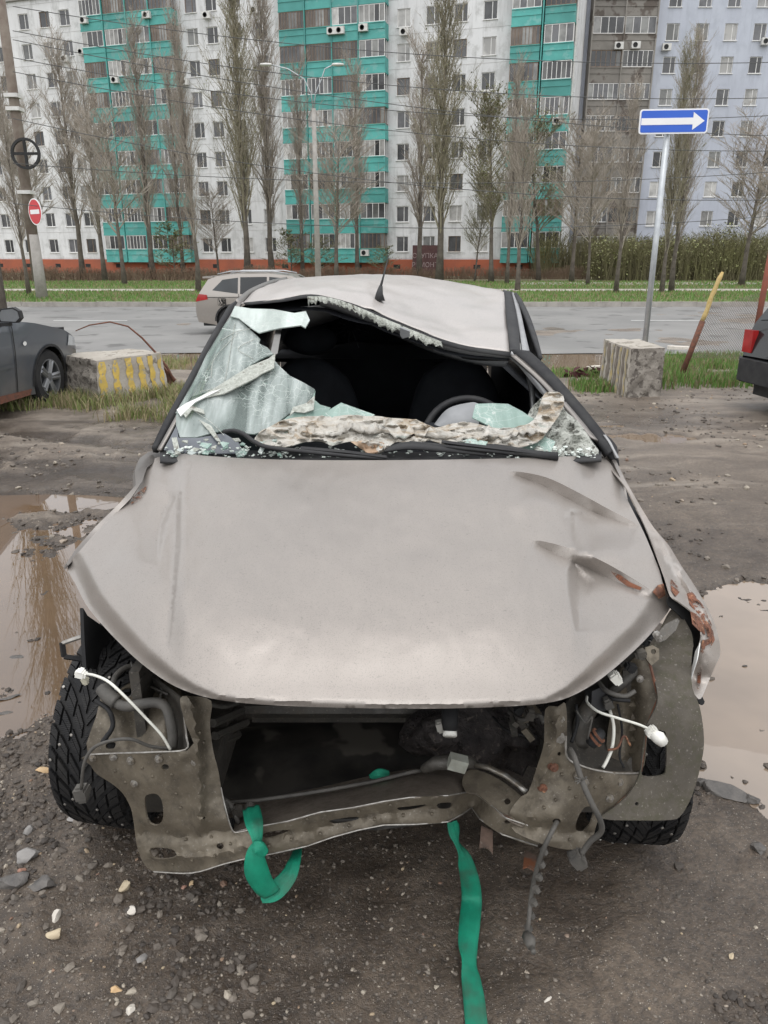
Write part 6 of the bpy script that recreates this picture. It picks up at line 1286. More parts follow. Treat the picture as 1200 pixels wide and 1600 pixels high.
# ---- roof
R_rows = [([(376,474,3.20),(430,468,3.18),(485,461,3.16),(535,471,3.14),(590,489,3.12),(650,514,3.10),(720,537,3.08),(796,549,3.06)]),
          ([(390,462,3.45),(440,450,3.45),(495,446,3.42),(548,452,3.40),(605,470,3.38),(668,492,3.36),(735,512,3.36),(793,515,3.38)]),
          ([(408,450,3.75),(452,440,3.75),(500,437,3.72),(556,438,3.70),(618,452,3.70),(682,470,3.70),(742,486,3.70),(790,485,3.74)]),
          ([(430,441,4.10),(470,435,4.10),(515,433,4.06),(572,432,4.06),(632,438,4.06),(694,450,4.06),(752,463,4.06),(788,462,4.08)]),
          ([(452,436,4.50),(492,432,4.50),(540,430,4.46),(594,429,4.46),(645,431,4.46),(700,438,4.46),(752,449,4.42),(786,455,4.34)])]
MROOF = dusty_paint('pale_roof_paint', (.37, .345, .325), (.45, .42, .395), .40, .35)
nu, nv = 56, 40
def rowpt(row, u):
    f = u*7; i = min(int(f), 6); return f-i, i
ctrl = [[Vector(UY(*p)) for p in r_] for r_ in R_rows]
def cr1(P, u):
    n = len(P)-1; f = u*n; i = min(int(f), n-1); t_ = f-i; p1, p2 = P[i], P[i+1]; p0 = P[i-1] if i else 2*p1-p2; p3 = P[i+2] if i+2 <= n else 2*p2-p1
    return .5*((2*p1)+(-p0+p2)*t_+(2*p0-5*p1+4*p2-p3)*t_*t_+(-p0+3*p1-3*p2+p3)*t_**3)
def roofpt(u, v):
    p = cr1([cr1(r_, u) for r_ in ctrl], v)
    q_ = Vector((p.x, p.y, p.z+.010*mnoise.noise(Vector((u*5, v*4, 2)))+.006*mnoise.noise(Vector((u*13, v*9, 5)))))
    # triangular facet fold
    d = abs((u-.36)-.38*(1-v)*.5); q_.z += .012*math.exp(-(d/.035)**2)*(1-v); q_.z -= .012*math.exp(-(((u-.8)/.10)**2+((v-.25)/.2)**2)); return q_
vs = [roofpt(i/nu, j/nv) for j in range(nv+1) for i in range(nu+1)]
fs = [(j*(nu+1)+i, j*(nu+1)+i+1, (j+1)*(nu+1)+i+1, (j+1)*(nu+1)+i) for j in range(nv) for i in range(nu)]
mb = MB().add(vs, fs); roof = mb.build('roof', MROOF, wreck, smooth=True)
sm = roof.modifiers.new('thickness', 'SOLIDIFY'); sm.thickness = .004; sm.offset = -1
# headliner just under the roof and roof front lip with rubber, glass crumbs
vs = [roofpt(i/20, j/10)-Vector((0, 0, .035+.03*math.sin(i/20*3.14))) for j in range(11) for i in range(21)]
MB().add(vs, [(j*21+i, j*21+i+1, (j+1)*21+i+1, (j+1)*21+i) for j in range(10) for i in range(20)]).build('headliner', MINT, wreck, smooth=True)
def strip3(name, A_, B_, m, parent=wreck, thick=.003, n=40, jag=0, seed=0):
    """ribbon between two photo-space polylines of (px,py,Y)"""
    a = smooth_pl([tuple(UY(*p)) for p in A_], 8); b2 = smooth_pl([tuple(UY(*p)) for p in B_], 8); n_ = min(len(a), len(b2)); r_ = random.Random(seed); vs = []
    def rs(P_):
        P_ = [Vector(p) for p in P_]; out = []
        for i in range(n): f = i*(len(P_)-1)/(n-1); k = min(int(f), len(P_)-2); out.append(P_[k].lerp(P_[k+1], f-k))
        return out
    ka, kb_ = rs(a), rs(b2)
    for p, q_ in zip(ka, kb_):
        p, q_ = Vector(p), Vector(q_)
        if jag: q_ = q_+(q_-p)*r_.uniform(-jag, jag)
        mid = p.lerp(q_, .5)+Vector((0, r_.uniform(-1, 1), r_.uniform(-1, 1)))*thick*(2 if jag else 0); vs += [p, mid, q_]
    o = MB().add(vs, [(3*i+k, 3*i+k+1, 3*i+4+k, 3*i+3+k) for i in range(n-1) for k in range(2)]).build(name, m, parent, smooth=True)
    s_ = o.modifiers.new('thickness', 'SOLIDIFY'); s_.thickness = thick; s_.offset = 0; return o
MGCR = M('crazed_glass_edge', (.30, .31, .27), (.50, .52, .47), 60, .35, bump=1.0, bscale=130, bdist=.01, c3=(.2, .19, .16), s3=30, f3=.6)
strip3('header_seal', [(380,473,3.2),(440,467,3.18),(487,460,3.15),(540,471,3.12),(592,490,3.10),(652,516,3.08),(722,539,3.06),(798,551,3.04)], [(384,477,3.19),(440,472,3.17),(487,466,3.14),(538,479,3.11),(588,498,3.09),(650,524,3.07),(720,546,3.05),(798,558,3.03)], MSEAL)
strip3('torn_glass_edge', [(480,463,3.13),(510,464,3.12),(545,474,3.11),(592,494,3.08),(640,514,3.07),(690,534,3.05)], [(482,474,3.12),(512,472,3.11),(545,484,3.10),(590,506,3.07),(640,526,3.06),(692,546,3.04)], MGCR, jag=.45, seed=2, n=70, thick=.004)
strip3('roof_header', [(500,468,3.17),(545,480,3.15),(600,502,3.13),(660,526,3.12),(730,546,3.10),(800,556,3.07)], [(500,476,3.20),(545,492,3.20),(600,516,3.19),(660,540,3.17),(730,560,3.15),(796,562,3.09)], MSILV, thick=.01)
strip3('headliner_edge', [(470,480,3.22),(510,478,3.21),(560,492,3.20)], [(480,512,3.32),(520,500,3.36),(545,488,3.4)], MSILV, thick=.006)
strip3('sun_visor', [(625,515,3.16),(680,540,3.14),(745,556,3.13),(798,556,3.10)], [(628,528,3.20),(685,552,3.18),(745,568,3.16),(790,572,3.12)], MGREY, thick=.012)
plate('header_clip', [(625, 512), (640, 518), (640, 526), (629, 529), (625, 524)], [], fY(D((625,512,3.0),(640,518,3.0),(629,529,3.02))), .01, MGREY, wreck, 8)
# rail at the right of the roof and door frames
strip3('roof_rail', [(786,455,4.3),(790,485,3.74),(793,515,3.38),(797,550,3.05)], [(800,458,4.3),(806,490,3.74),(810,520,3.38),(812,552,3.08)], MSEAL, thick=.015)
strip3('rain_gutter', [(800,457,4.25),(807,490,3.72),(812,522,3.36),(816,552,3.08)], [(806,462,4.22),(814,492,3.70),(821,524,3.34),(828,556,3.08)], MSILV, thick=.01)
strip3('rear_door_frame', [(804,458,4.2),(818,490,3.72),(830,525,3.36),(842,560,3.1)], [(812,468,4.18),(826,496,3.70),(838,530,3.34),(846,562,3.1)], MSEAL, thick=.02)
strip3('rear_quarter_pillar', [(786,454,4.3),(800,462,4.28),(815,478,4.2),(824,500,4.1)], [(790,520,4.4),(806,530,4.4),(820,540,4.3),(842,562,4.1)], MPD, thick=.01)
strip3('windshield_pillar', [(800,550,3.05),(845,590,2.92),(890,640,2.75),(930,688,2.60),(948,712,2.56)], [(826,553,3.05),(862,585,2.93),(905,632,2.76),(942,680,2.62),(956,706,2.58)], MSEAL, thick=.03)
strip3('pillar_trim', [(797,556,3.04),(838,592,2.91),(878,636,2.76),(918,682,2.60)], [(806,555,3.03),(850,592,2.91),(892,638,2.74),(934,690,2.58)], MPD, thick=.012)
strip3('inner_pillar_bow', [(800,548,3.06),(820,562,3.02),(842,585,2.96),(858,608,2.90),(866,622,2.86)], [(794,556,3.07),(812,572,3.03),(830,595,2.97),(846,615,2.91),(858,628,2.86)], MSILV, thick=.02)
strip3('door_pillar', [(822,585,3.4),(828,610,3.3),(830,640,3.25)], [(828,585,3.4),(834,612,3.3),(836,645,3.25)], MSILV, thick=.02)
strip3('blue_wire_bundle', [(858,612,2.84),(868,613,2.83),(878,612,2.82)], [(859,617,2.84),(869,619,2.83),(879,616,2.82)], M('blue_wire', (.03, .08, .45), (.05, .1, .4), 30, .5), thick=.01)
# left pillar
strip3('windshield_pillar', [(372,474,3.22),(340,528,3.05),(302,600,2.84),(270,660,2.68),(246,704,2.58)], [(360,482,3.22),(329,536,3.05),(291,606,2.84),(259,662,2.68),(238,703,2.58)], MSEAL, thick=.03)
strip3('pillar_chrome', [(377,476,3.19),(346,530,3.02),(308,602,2.81),(276,662,2.65),(252,704,2.55)], [(372,474,3.2),(341,528,3.03),(303,600,2.82),(271,660,2.66),(247,704,2.56)], MPD, thick=.012)
strip3('roof_rail', [(373,472,3.22),(395,455,3.6),(425,442,4.05),(450,436,4.5)], [(362,484,3.24),(385,462,3.6),(416,447,4.05),(444,440,4.5)], MPD, thick=.03)
# left glass area side windows (seen through)
# ---- windshield plane
W0 = UY(262, 700, 2.52); W1 = UY(934, 705, 2.54); W2 = UY(380, 478, 3.17); WN = (W1-W0).cross(W2-W0).normalized()
def wsf(dz=0.0, amp=0.0, seed=0, sc=.02):
    def f(A):
        out = []
        for a in A.tolist():
            nz = amp*mnoise.noise(Vector((a[0]*sc, a[1]*sc, seed))) if amp else 0
            bow = -.04*(1-((a[0]-600)/340)**2)
            out.append(UP_(a[0], a[1], W0+WN*(dz+nz)+Vector((0, bow, 0)), WN))
        return out
    return f
def mk_glass(name, tint, dirt, sheen_lo, sheen_hi, crack=14, rough=.06, tr=.55):  # dirt: dust film colour, lightened with painted-in sky reflection
    m, t, b = new_mat(name); tc = N(t, 'ShaderNodeTexCoord'); O = tc.outputs['Object']
    out = t.nodes['Material Output']; tb = N(t, 'ShaderNodeBsdfTransparent'); tb.inputs[0].default_value = (*tint, 1)
    b.inputs['Roughness'].default_value = rough; n1 = noise_node(t, 5, 6, .65, vec=O); n2 = noise_node(t, 40, 5, .7, vec=O)
    c = ramp(t, n1.outputs['Fac'], [(.35, dirt), (.65, tuple(x*1.25 for x in dirt))]).outputs[0]
    v = N(t, 'ShaderNodeTexVoronoi'); v.feature = 'DISTANCE_TO_EDGE'; v.inputs['Scale'].default_value = crack
    nd = noise_node(t, 6, 3, .6, vec=O); vm_ = N(t, 'ShaderNodeVectorMath', operation='MULTIPLY_ADD'); L(t, nd.outputs['Color'], vm_.inputs[0]); vm_.inputs[1].default_value = (.12, .12, .12); L(t, O, vm_.inputs[2]); L(t, vm_.outputs[0], v.inputs['Vector'])
    ck = ramp(t, v.outputs['Distance'], [(0, 1.), (.006, 0.)])
    v2 = N(t, 'ShaderNodeTexVoronoi'); v2.feature = 'DISTANCE_TO_EDGE'; v2.inputs['Scale'].default_value = 34; L(t, vm_.outputs[0], v2.inputs['Vector']); nm_ = noise_node(t, 3.2, 3, .5, vec=O)
    ckb = N(t, 'ShaderNodeMath', operation='MULTIPLY'); L(t, ramp(t, v2.outputs['Distance'], [(0, .9), (.05, 0.)]).outputs[0], ckb.inputs[0]); L(t, ramp(t, nm_.outputs['Fac'], [(.46, 0.), (.58, 1.)]).outputs[0], ckb.inputs[1])
    cka = N(t, 'ShaderNodeMath', operation='MAXIMUM'); L(t, ck.outputs[0], cka.inputs[0]); L(t, ckb.outputs[0], cka.inputs[1]); ck = cka; c = mixc(t, ck.outputs[0], c, (.62, .66, .62)); L(t, c, b.inputs['Base Color'])
    mps = N(t, 'ShaderNodeMapping'); mps.inputs['Scale'].default_value = (7, 1.1, 1.1); mps.inputs['Rotation'].default_value = (0, 0, -.35); L(t, O, mps.inputs['Vector']); n5 = noise_node(t, 1.6, 5, .55, vec=mps.outputs[0], dist=.25); k = ramp(t, n5.outputs['Fac'], [(.38, sheen_lo), (.50, (sheen_lo+sheen_hi)*.5), (.60, sheen_hi)]); mx = N(t, 'ShaderNodeMath', operation='MAXIMUM'); L(t, k.outputs[0], mx.inputs[0]); ck2 = N(t, 'ShaderNodeMath', operation='MULTIPLY'); L(t, ck.outputs[0], ck2.inputs[0]); ck2.inputs[1].default_value = .75; L(t, ck2.outputs[0], mx.inputs[1])  # stretched bands paint pale and dark reflections into the dust film
    ms = N(t, 'ShaderNodeMixShader'); L(t, mx.outputs[0], ms.inputs[0]); L(t, tb.outputs[0], ms.inputs[1]); L(t, b.outputs[0], ms.inputs[2]); L(t, ms.outputs[0], out.inputs[0]); b.inputs['IOR'].default_value = 1.5; b.inputs['Specular IOR Level'].default_value = .9
    return m
MGLS = mk_glass('dusty_sheen_windshield', (.62, .74, .70), (.34, .375, .36), .22, .84, 1.1); MGLC = mk_glass('crazed_windshield', (.55, .64, .60), (.42, .47, .44), .6, .9, 30, .3); MGLM = mk_glass('mint_shard', (.65, .8, .74), (.27, .37, .33), .5, .8, 7)
MFRIT = M('blue_grey_frit', (.075, .085, .10), (.11, .12, .135), 6, .25)
def shard(poly, m, dz=0, amp=.012, seed=0, nm='windshield_shard', res=14, thick=.005): return plate(nm, poly, [], wsf(dz, amp, seed), thick, m, wreck, res)
g1 = [(367, 478), (392, 482), (427, 483), (460, 489), (478, 486), (484, 500), (477, 512), (470, 508), (440, 512), (420, 516), (405, 520), (395, 514), (373, 497), (360, 494)]
shard(g1, MGLC, .012, .03, 1)
shard([(360, 495), (373, 498), (393, 517), (399, 522), (407, 530), (404, 536), (418, 543), (427, 553), (413, 558), (395, 568), (370, 588), (345, 603), (318, 614), (299, 620), (280, 647), (274, 645), (290, 618), (307, 587), (322, 555), (337, 530), (350, 508)], MGLS, 0, .01, 2)
shard([(299, 622), (330, 610), (370, 590), (400, 572), (418, 562), (427, 561), (440, 575), (453, 587), (475, 598), (492, 608), (489, 622), (482, 633), (465, 640), (453, 645), (440, 655), (427, 667), (412, 674), (397, 678), (370, 676), (350, 672), (325, 678), (307, 683), (281, 683), (275, 664), (275, 648), (285, 640)], MGLS, -.004, .008, 3)
shard([(493, 610), (491, 624), (500, 632), (517, 637), (503, 652), (470, 654), (440, 668), (410, 680), (400, 680), (428, 668), (450, 650), (470, 640), (484, 630)], MGLM, .004, .01, 4)
shard([(500, 652), (515, 640), (533, 629), (555, 637), (586, 648), (570, 655), (540, 656), (515, 660)], MGLM, .02, .02, 5); shard([(743, 631), (770, 630), (794, 631), (815, 642), (838, 657), (825, 668), (798, 672), (770, 668), (746, 656), (738, 652)], MGLM, .02, .02, 6)
shard([(410, 690), (440, 676), (480, 668), (500, 680), (470, 692), (440, 700), (415, 700)], MGLM, .015, .02, 7); shard([(420, 560), (430, 552), (428, 575), (410, 583), (400, 590), (350, 615), (305, 624), (345, 600), (390, 572)], MGCR, .014, .02, 8)
shard([(478, 630), (492, 618), (490, 640), (475, 645), (460, 643), (452, 650), (458, 636)], MGCR, .02, .03, 9, res=8); shard([(290, 630), (330, 612), (345, 608), (305, 628), (282, 650), (276, 640)], MWHT, .012, .01, 10, res=8)
shard([(795, 690), (840, 676), (868, 690), (860, 706), (800, 706)], MGLM, .012, .02, 11); shard([(716, 690), (735, 685), (762, 690), (755, 704), (735, 706), (718, 700)], MGLM, .045, .02, 12)
# frit band at left and bottom
strip3('windshield_frit', [(380,480,3.17),(350,532,3.01),(312,604,2.80),(279,664,2.64),(256,702,2.54)], [(366,508,3.10),(341,552,2.97),(308,612,2.78),(288,652,2.67),(276,690,2.57)], MFRIT, thick=.003)
plate('windshield_frit', [(256, 703), (276, 664), (279, 684), (310, 684), (350, 677), (372, 690), (380, 708), (330, 709), (290, 708)], [], wsf(-.006), .004, MFRIT, wreck, 14)
for k, pl in enumerate((((268, 684), (276, 683), (282, 708), (274, 710)), ((283, 642), (298, 634), (318, 640), (320, 647), (300, 640), (290, 652)), ((310, 655), (330, 665), (345, 690), (338, 688), (322, 668)))): shard(list(pl), MGCR, .012, .01, 20+k, res=6)
for k, pts in enumerate((((345, 532), (370, 518), (400, 512)), ((330, 590), (335, 560), (372, 520)), ((300, 640), (330, 660), (350, 680)), ((395, 560), (372, 545), (398, 530)), ((313, 612), (360, 600), (420, 570)), ((367, 505), (358, 560), (350, 600)))):
    P3 = [wsf(.004)(np.array([p], float))[0] for p in pts]; MB().tube(smooth_pl([tuple(p) for p in P3], 4), .0012, 4).build('glass_crack', MGCR, wreck)
# crazed lower right corner
plate('crazed_glass', [(830, 640), (850, 618), (872, 612), (882, 640), (905, 660), (925, 690), (935, 708), (900, 716), (860, 712), (830, 700), (800, 690), (790, 672), (812, 668)], [], wsf(.0, .05, 3, .06), .006, M('shattered_white_glass', (.34, .35, .31), (.55, .56, .51), 40, .4, bump=1.0, bscale=90, bdist=.02, c3=(.10, .10, .085), s3=38, f3=.54), wreck, 6)
# crumpled laminated sheet along the bottom
MFILM, t, b = new_mat('stained_crumpled_film'); tc = N(t, 'ShaderNodeTexCoord'); mp = N(t, 'ShaderNodeMapping'); mp.inputs['Scale'].default_value = (4, 12, 12); L(t, tc.outputs['Object'], mp.inputs['Vector'])
n1 = noise_node(t, 1.3, 8, .72, vec=mp.outputs[0], dist=1.2); L(t, ramp(t, n1.outputs['Fac'], [(.30, (.16, .10, .06)), (.40, (.30, .24, .17)), (.47, (.40, .37, .32)), (.58, (.47, .45, .41)), (.68, (.26, .30, .26))]).outputs[0], b.inputs['Base Color']); b.inputs['Roughness'].default_value = .4
n2 = noise_node(t, 4, 6, .7, vec=mp.outputs[0], dist=.8); bumpn(t, b, n2.outputs['Fac'], .8, .01)
fo = [(397, 688), (412, 672), (440, 658), (462, 652), (500, 650), (520, 651), (545, 648), (570, 650), (590, 650), (612, 653), (650, 656), (680, 668), (705, 662), (735, 660), (770, 668), (805, 668), (835, 655), (848, 620), (858, 612), (880, 618), (878, 640), (862, 665), (840, 690), (800, 700), (770, 696), (740, 694), (700, 696), (672, 688), (650, 695), (620, 690), (600, 705), (585, 708), (570, 692), (545, 690), (520, 696), (500, 690), (470, 692), (440, 700), (420, 700)]
def film_f(A):
    out = []
    for a in A.tolist():
        wv_ = 12*mnoise.noise(Vector((a[0]*.012, a[1]*.02, 4))); v = Vector((a[0]*.026+a[1]*.02, (a[1]+wv_)*.085, 1.0)); k = (.5-abs(mnoise.noise(v)))*.04+(.4-abs(mnoise.noise(v*2.3+Vector((5, 0, 0)))))*.03+abs(mnoise.noise(Vector((a[0]*.06+a[1]*.05, a[1]*.16, 7))))*.010
        out.append(UP_(a[0], a[1], W0+WN*(.015+k)+Vector((0, -.04*(1-((a[0]-600)/340)**2), 0)), WN))
    return out
plate('crumpled_laminate', fo, [], film_f, .003, MFILM, wreck, 3.6)
strip3('laminate_edge', [(440,676,2.56),(500,672,2.55),(560,662,2.54),(620,672,2.53),(700,676,2.53),(780,674,2.54),(838,664,2.58)], [(445,684,2.52),(505,680,2.50),(562,672,2.50),(620,682,2.49),(700,684,2.50),(780,682,2.50),(840,674,2.54)], MFILM, thick=.012, jag=.5, seed=7, n=60)
plate('stained_flap', [(548, 690), (575, 688), (600, 692), (595, 705), (575, 708), (562, 700)], [], film_f, .004, M('brown_stained_film', (.42, .31, .22), (.3, .2, .13), 14, .6), wreck, 5)
# glass crumbs along the cowl
MCRUMB = M('glass_crumbs', (.45, .52, .47), (.62, .64, .60), 60, .2); r_ = np.random.RandomState(4); vs = []; fs = []
for k in range(620):
    px = r_.uniform(252, 930); py = r_.uniform(698, 721) if (px < 470 or px > 860 or r_.rand() < .35) else 717; p = UY(px, py, 2.50+r_.uniform(-.02, .02)); s_ = r_.uniform(.003, .011); V = stone_verts(r_, s_, .5)+np.array(p-off); b0 = len(vs); vs += V.tolist(); fs += [tuple(i+b0 for i in f) for f in IF]
me = bpy.data.meshes.new('glass_crumbs'); me.from_pydata(vs, [], fs); tag(link('glass_crumbs', me, MCRUMB, wreck), kind='stuff')
for k in range(26):
    px = r_.uniform(262, 470); py = r_.uniform(684, 712); q_ = [(px+r_.uniform(-14, 14), py+r_.uniform(-8, 8)) for _ in range(2)]; 
    a0 = r_.uniform(0, 6.28); sz = r_.uniform(4, 11); shard([(px+sz*(.6+.5*r_.rand())*math.cos(a0+j*1.57+r_.uniform(-.5, .5)), py+sz*.6*(.6+.5*r_.rand())*math.sin(a0+j*1.57+r_.uniform(-.5, .5))) for j in range(4)], [MGLM, MGLS, MGCR][k % 3], .015+.02*r_.rand(), .03, k, res=20)
# cowl and wipers
strip3('cowl', [(250,700,2.62),(400,706,2.58),(600,708,2.55),(800,708,2.57),(940,703,2.62)], [(250,722,2.45),(400,726,2.42),(600,728,2.40),(800,726,2.42),(940,720,2.46)], MPLAST, thick=.01)
def wiper(arm, blade):
    e = MB().tube(smooth_pl([tuple(UY(*p)) for p in arm], 5), .0075, 6).build('wiper_arm', MPLAST, wreck, smooth=True)
    MB().tube([UY(*p) for p in blade], .011, 5, flat=.6).build('wiper_blade', MSEAL, wreck)
wiper(((350, 674, 2.50), (366, 673, 2.48), (382, 679, 2.46), (397, 690, 2.44), (420, 699, 2.42), (470, 705, 2.42), (540, 712, 2.42), (605, 717, 2.43)), ((470, 700, 2.44), (540, 706, 2.43), (604, 714, 2.43)))
wiper(((640, 692, 2.46), (700, 698, 2.43), (760, 704, 2.42), (800, 708, 2.42), (872, 716, 2.42)), ((690, 690, 2.44), (720, 694, 2.43), (790, 702, 2.42), (870, 712, 2.42)))
strip3('wiper_spoiler', [(760,694,2.44),(790,696,2.43),(830,703,2.42),(872,707,2.41)], [(760,704,2.42),(790,707,2.42),(830,713,2.41),(872,719,2.41)], MPLAST, thick=.008)
strip3('wiper_spoiler', [(612,697,2.45),(640,691,2.44),(690,697,2.43),(760,706,2.43)], [(600,706,2.43),(640,702,2.42),(690,706,2.42),(760,712,2.42)], MPLAST, thick=.008)
# ---- interior
vs = []
for i in range(25):
    u = -1+i/12
    for (y, z) in ((2.58, .90), (2.66, .97), (2.82, 1.0), (2.96, .97), (3.02, .86), (3.0, .55)): vs.append((u*.70, y, z-(.03*abs(u)**3)))
MB().add(vs, [(i*6+k, i*6+k+1, (i+1)*6+k+1, (i+1)*6+k) for i in range(24) for k in range(5)]).build('dashboard', MINT, wreck, smooth=True)
sc_ = UY(732, 690, 2.98); SWT = Matrix.Translation(sc_) @ Matrix.Rotation(math.radians(62), 4, 'X')
pr = [(.185+.014*math.cos(a), .014*math.sin(a)) for a in [2*math.pi*k/8 for k in range(8)]]
sw = MB().lathe(pr, 40, SWT, closed=True).build('steering_wheel', MPLAST, wreck, smooth=True)
MB().lathe([(0, -.03), (.075, -.03), (.085, 0), (.07, .02), (0, .03)], 20, SWT).build('airbag_cover', MGREY, sw, smooth=True)
for a in (0, math.pi, -math.pi/2): MB().tube([SWT @ Vector((.07*math.cos(a), .07*math.sin(a), 0)), SWT @ Vector((.18*math.cos(a), .18*math.sin(a), 0))], .016, 6, flat=.5).build('spoke', MPLAST, sw)
strip3('instrument_hood', [(676,668,2.80),(700,640,2.84),(735,630,2.85),(748,632,2.85)], [(680,672,2.78),(705,672,2.76),(735,672,2.76),(748,672,2.76)], MGREY, thick=.01)
def seat(x, y, w_=.24):
    e = blob('seat_back', Vector((x, y+.12, .82)), (w_, .09, .33), MINT, x*3, sub=3, am=.08); blob('headrest', Vector((x, y+.18, 1.22)), (.13, .06, .08), MINT, 2, sub=3, am=.05); blob('seat_cushion', Vector((x, y-.18, .5)), (w_, .26, .10), MINT, 3, sub=3, am=.06)
seat(-.36, 3.55); seat(.36, 3.55)
blob('rear_bench', Vector((0, 4.5, .78)), (.62, .12, .36), MINT, 6, sub=3, am=.06); MB().box((-.66, 4.42, 1.02), (.66, 4.88, 1.04)).build('parcel_shelf', MINT, wreck)
for s_ in (-1, 1):
    MB().box((s_*.765-.02, 2.6, .25), (s_*.765+.02, 5.2, .95)).build('door_trim', MINT, wreck)
# rear and side glass of the shell, made opaque black to darken the cabin
MRW = M('cabin_blackout_glass', (.008, .009, .010), (.014, .015, .016), 4, .12)
a_, b2, c_, d_ = UY(452, 440, 4.52), UY(786, 458, 4.4), Vector((.70, 4.95, 1.0)), Vector((-.70, 4.95, 1.0))
MB().add([a_, b2, c_, d_], [(0, 1, 2, 3)]).build('rear_window', MRW, wreck)
for s_, pts in ((-1, [UY(366, 486, 3.24), UY(448, 441, 4.48), Vector((-.74, 4.85, .99)), Vector((-.77, 2.75, .93))]), (1, [UY(812, 556, 3.1), UY(800, 470, 4.28), Vector((.74, 4.85, .99)), Vector((.77, 2.8, .93))])):
    MB().add(pts, [(0, 1, 2, 3)]).build('side_window', MRW, wreck)
blob('cabin_light_blocker', Vector((0, 4.15, 1.28)), (.52, .12, .13), MINT, 9, sub=3, am=.2)  # added hanging mass that blocks daylight from the rear window
# star crack decoration on the rear glass seen through the cabin
for k in range(14):
    a = 2*math.pi*k/14+.1; c0 = UY(548, 510, 4.0); d = Vector((math.cos(a), 0, math.sin(a)*.9)); MB().tube([c0+d*.03, c0+d*(.07+.03*(k % 3))], .0035, 4).build('star_crack', M('faint_crack', (.03, .032, .036), (.04, .042, .046), 9, .5) if k == 0 else bpy.data.materials['faint_crack'], wreck)
# mirror foot at the right, antenna
strip3('mirror_base', [(938,676,2.64),(950,684,2.62),(962,700,2.60)], [(942,706,2.60),(952,716,2.58),(966,730,2.56)], MPLAST, thick=.03)
strip3('mirror_trim', [(942,680,2.60),(952,695,2.58),(962,716,2.56)], [(946,680,2.60),(956,694,2.58),(967,716,2.55)], MSILV, thick=.01)
ap = UY(593, 466, 3.3); at_ = UY(607, 400, 3.42)
MB().tube([ap-Vector((0, 0, .01)), ap+Vector((0, .0, .02)), ap+Vector((.006, .01, .05))], [.024, .015, .008], 12).build('antenna_base', MPLAST, wreck, smooth=True)
MB().tube([ap+Vector((.006, .01, .05)), ap.lerp(at_, .55)+Vector((0, 0, .01)), at_], [.006, .0035, .002], 8).build('antenna_rod', MPLAST, wreck, smooth=True)
# ============================================================ GREEN STRAPS
m, t, b = new_mat('green_webbing'); tc = N(t, 'ShaderNodeTexCoord'); n1 = noise_node(t, 12, 5); L(t, ramp(t, n1.outputs['Fac'], [(.35, (.004, .30, .175)), (.52, (.004, .22, .13)), (.68, (.03, .13, .08))]).outputs[0], b.inputs['Base Color']); b.inputs['Roughness'].default_value = .55
uvn = N(t, 'ShaderNodeUVMap'); wv = N(t, 'ShaderNodeTexWave'); wv.bands_direction = 'X'; wv.inputs['Scale'].default_value = 5; wv2 = N(t, 'ShaderNodeTexWave'); wv2.bands_direction = 'Y'; wv2.inputs['Scale'].default_value = 60
src_ = b.inputs['Base Color'].links[0].from_socket; L(t, mixc(t, ramp(t, wv.outputs['Fac'], [(.1, .55), (.5, 0.)]).outputs[0], src_, (.002, .10, .06)), b.inputs['Base Color'])
L(t, uvn.outputs[0], wv.inputs['Vector']); L(t, uvn.outputs[0], wv2.inputs['Vector']); p = bumpn(t, None, wv.outputs['Fac'], .35, .003); L(t, bumpn(t, None, wv2.outputs['Fac'], .25, .0015, p), b.inputs['Normal']); MSTR = m
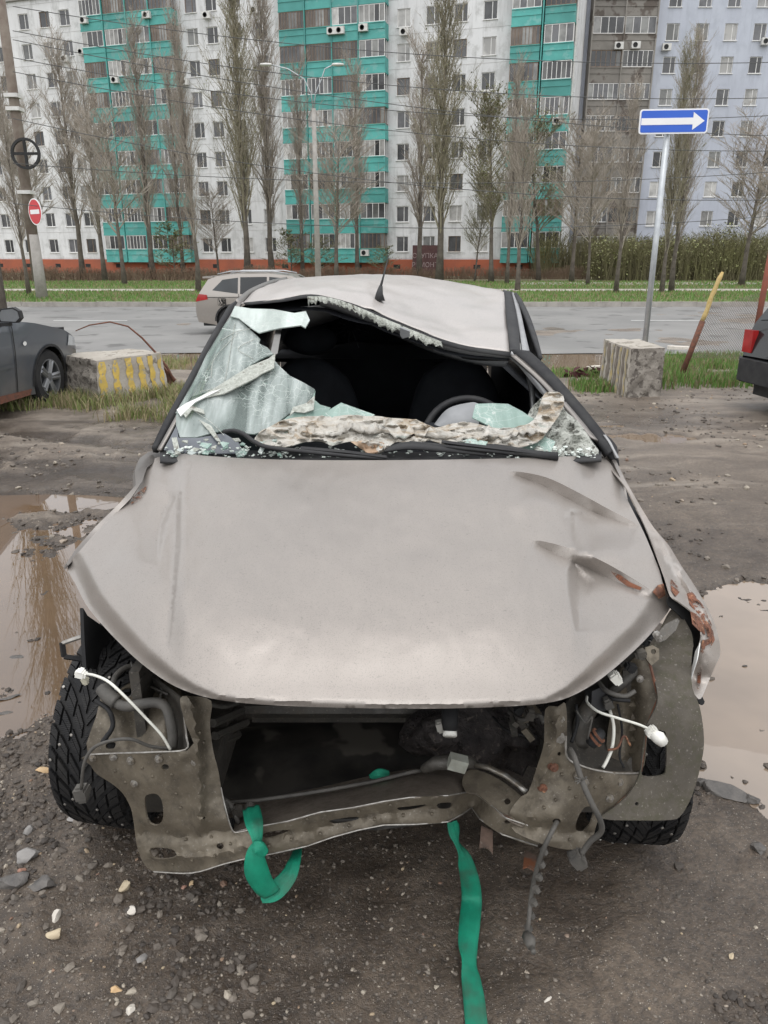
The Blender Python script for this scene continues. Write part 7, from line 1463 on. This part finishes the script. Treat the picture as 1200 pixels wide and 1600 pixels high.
def strap(pts, name='strap', parent=None, label=None, cat=None, seg=7, cup=.12, thick=.002):
    """pts: (px, py, Y or None for ground, half width m, twist deg)"""
    P_ = []
    for (a, b_, y, w_, tw) in pts:
        p = UY(a, b_, y) if y is not None else UZ(a, b_, .022); P_.append((p.x, p.y, p.z, w_, math.radians(tw)))
    S_ = smooth_pl(P_, 8); vs = []; n = len(S_); K = 6; uv = []; dist = 0
    for i in range(n):
        c_ = Vector(S_[i][:3]); a_ = Vector(S_[max(0, i-1)][:3]); d_ = (Vector(S_[min(n-1, i+1)][:3])-a_).normalized(); dist += (c_-a_).length
        view = (CAM-c_).normalized(); s_ = d_.cross(view).normalized(); nn = s_.cross(d_); tw = S_[i][4]; w_ = S_[i][3]
        ax = s_*math.cos(tw)+nn*math.sin(tw); nx2 = -s_*math.sin(tw)+nn*math.cos(tw)
        for k in range(K+1): u = -1+2*k/K; vs.append(c_+ax*w_*u+nx2*w_*cup*(1-u*u)*(1.0)+nx2*.004*mnoise.noise(Vector((u*2, dist*14, 0)))); uv.append((u, dist*4))
    fs = [(i*(K+1)+k, i*(K+1)+k+1, (i+1)*(K+1)+k+1, (i+1)*(K+1)+k) for i in range(n-1) for k in range(K)]
    mb = MB().add(vs, fs); o = mb.build(name, MSTR, parent, smooth=True); me = o.data; ul = me.uv_layers.new(name='UVMap'); li = [vi for f in fs for vi in f]
    for q_, vi in enumerate(li): ul.data[q_].uv = uv[vi]
    s_ = o.modifiers.new('thickness', 'SOLIDIFY'); s_.thickness = thick; s_.offset = 0; return tag(o, label, cat)
tie = tag(empty('tow_strap', UY(420, 1330, 1.34)), 'knotted turquoise green strap looped round the left half of the front crossmember', 'strap')
strap([(392, 1262, 1.44, .020, 0), (397, 1285, 1.36, .020, 5), (401, 1305, 1.33, .014, 20), (403, 1322, 1.32, .010, 35)], 'strap_upper', tie)
strap([(403, 1318, 1.32, .012, 20), (398, 1335, 1.31, .020, 10), (400, 1358, 1.31, .026, 0), (410, 1380, 1.32, .024, -10), (424, 1396, 1.33, .022, -30)], 'strap_loop', tie, cup=.25)
strap([(408, 1403, 1.335, .012, 10), (430, 1392, 1.34, .022, 20), (450, 1370, 1.36, .020, 20), (460, 1345, 1.40, .016, 30), (466, 1322, 1.46, .012, 40)], 'strap_return', tie)
strap([(396, 1322, 1.30, .010, 0), (404, 1324, 1.295, .014, 0), (414, 1334, 1.30, .010, 0)], 'strap_knot', tie, cup=.5)
strap([(578, 1214, 1.56, .005, 0), (592, 1209, 1.55, .012, 0), (608, 1208, 1.56, .006, 0)], 'strap_crossing', tie)
strap([(706, 1283, 1.50, .012, 0), (710, 1300, 1.50, .018, 40), (716, 1322, 1.49, .016, 70), (726, 1345, 1.49, .020, 20), (734, 1375, 1.50, .024, 0), (737, 1405, None, .026, 0), (734, 1440, None, .026, 0), (731, 1475, None, .024, 10), (733, 1505, None, .020, 35), (736, 1530, None, .022, 10), (741, 1565, None, .024, 0), (745, 1610, None, .024, 0), (748, 1660, None, .024, 0)], 'tow_strap', None, 'long twisted turquoise green strap trailing from the crossmember to the bottom picture edge', 'strap', cup=.18)
S.render.engine = 'CYCLES'
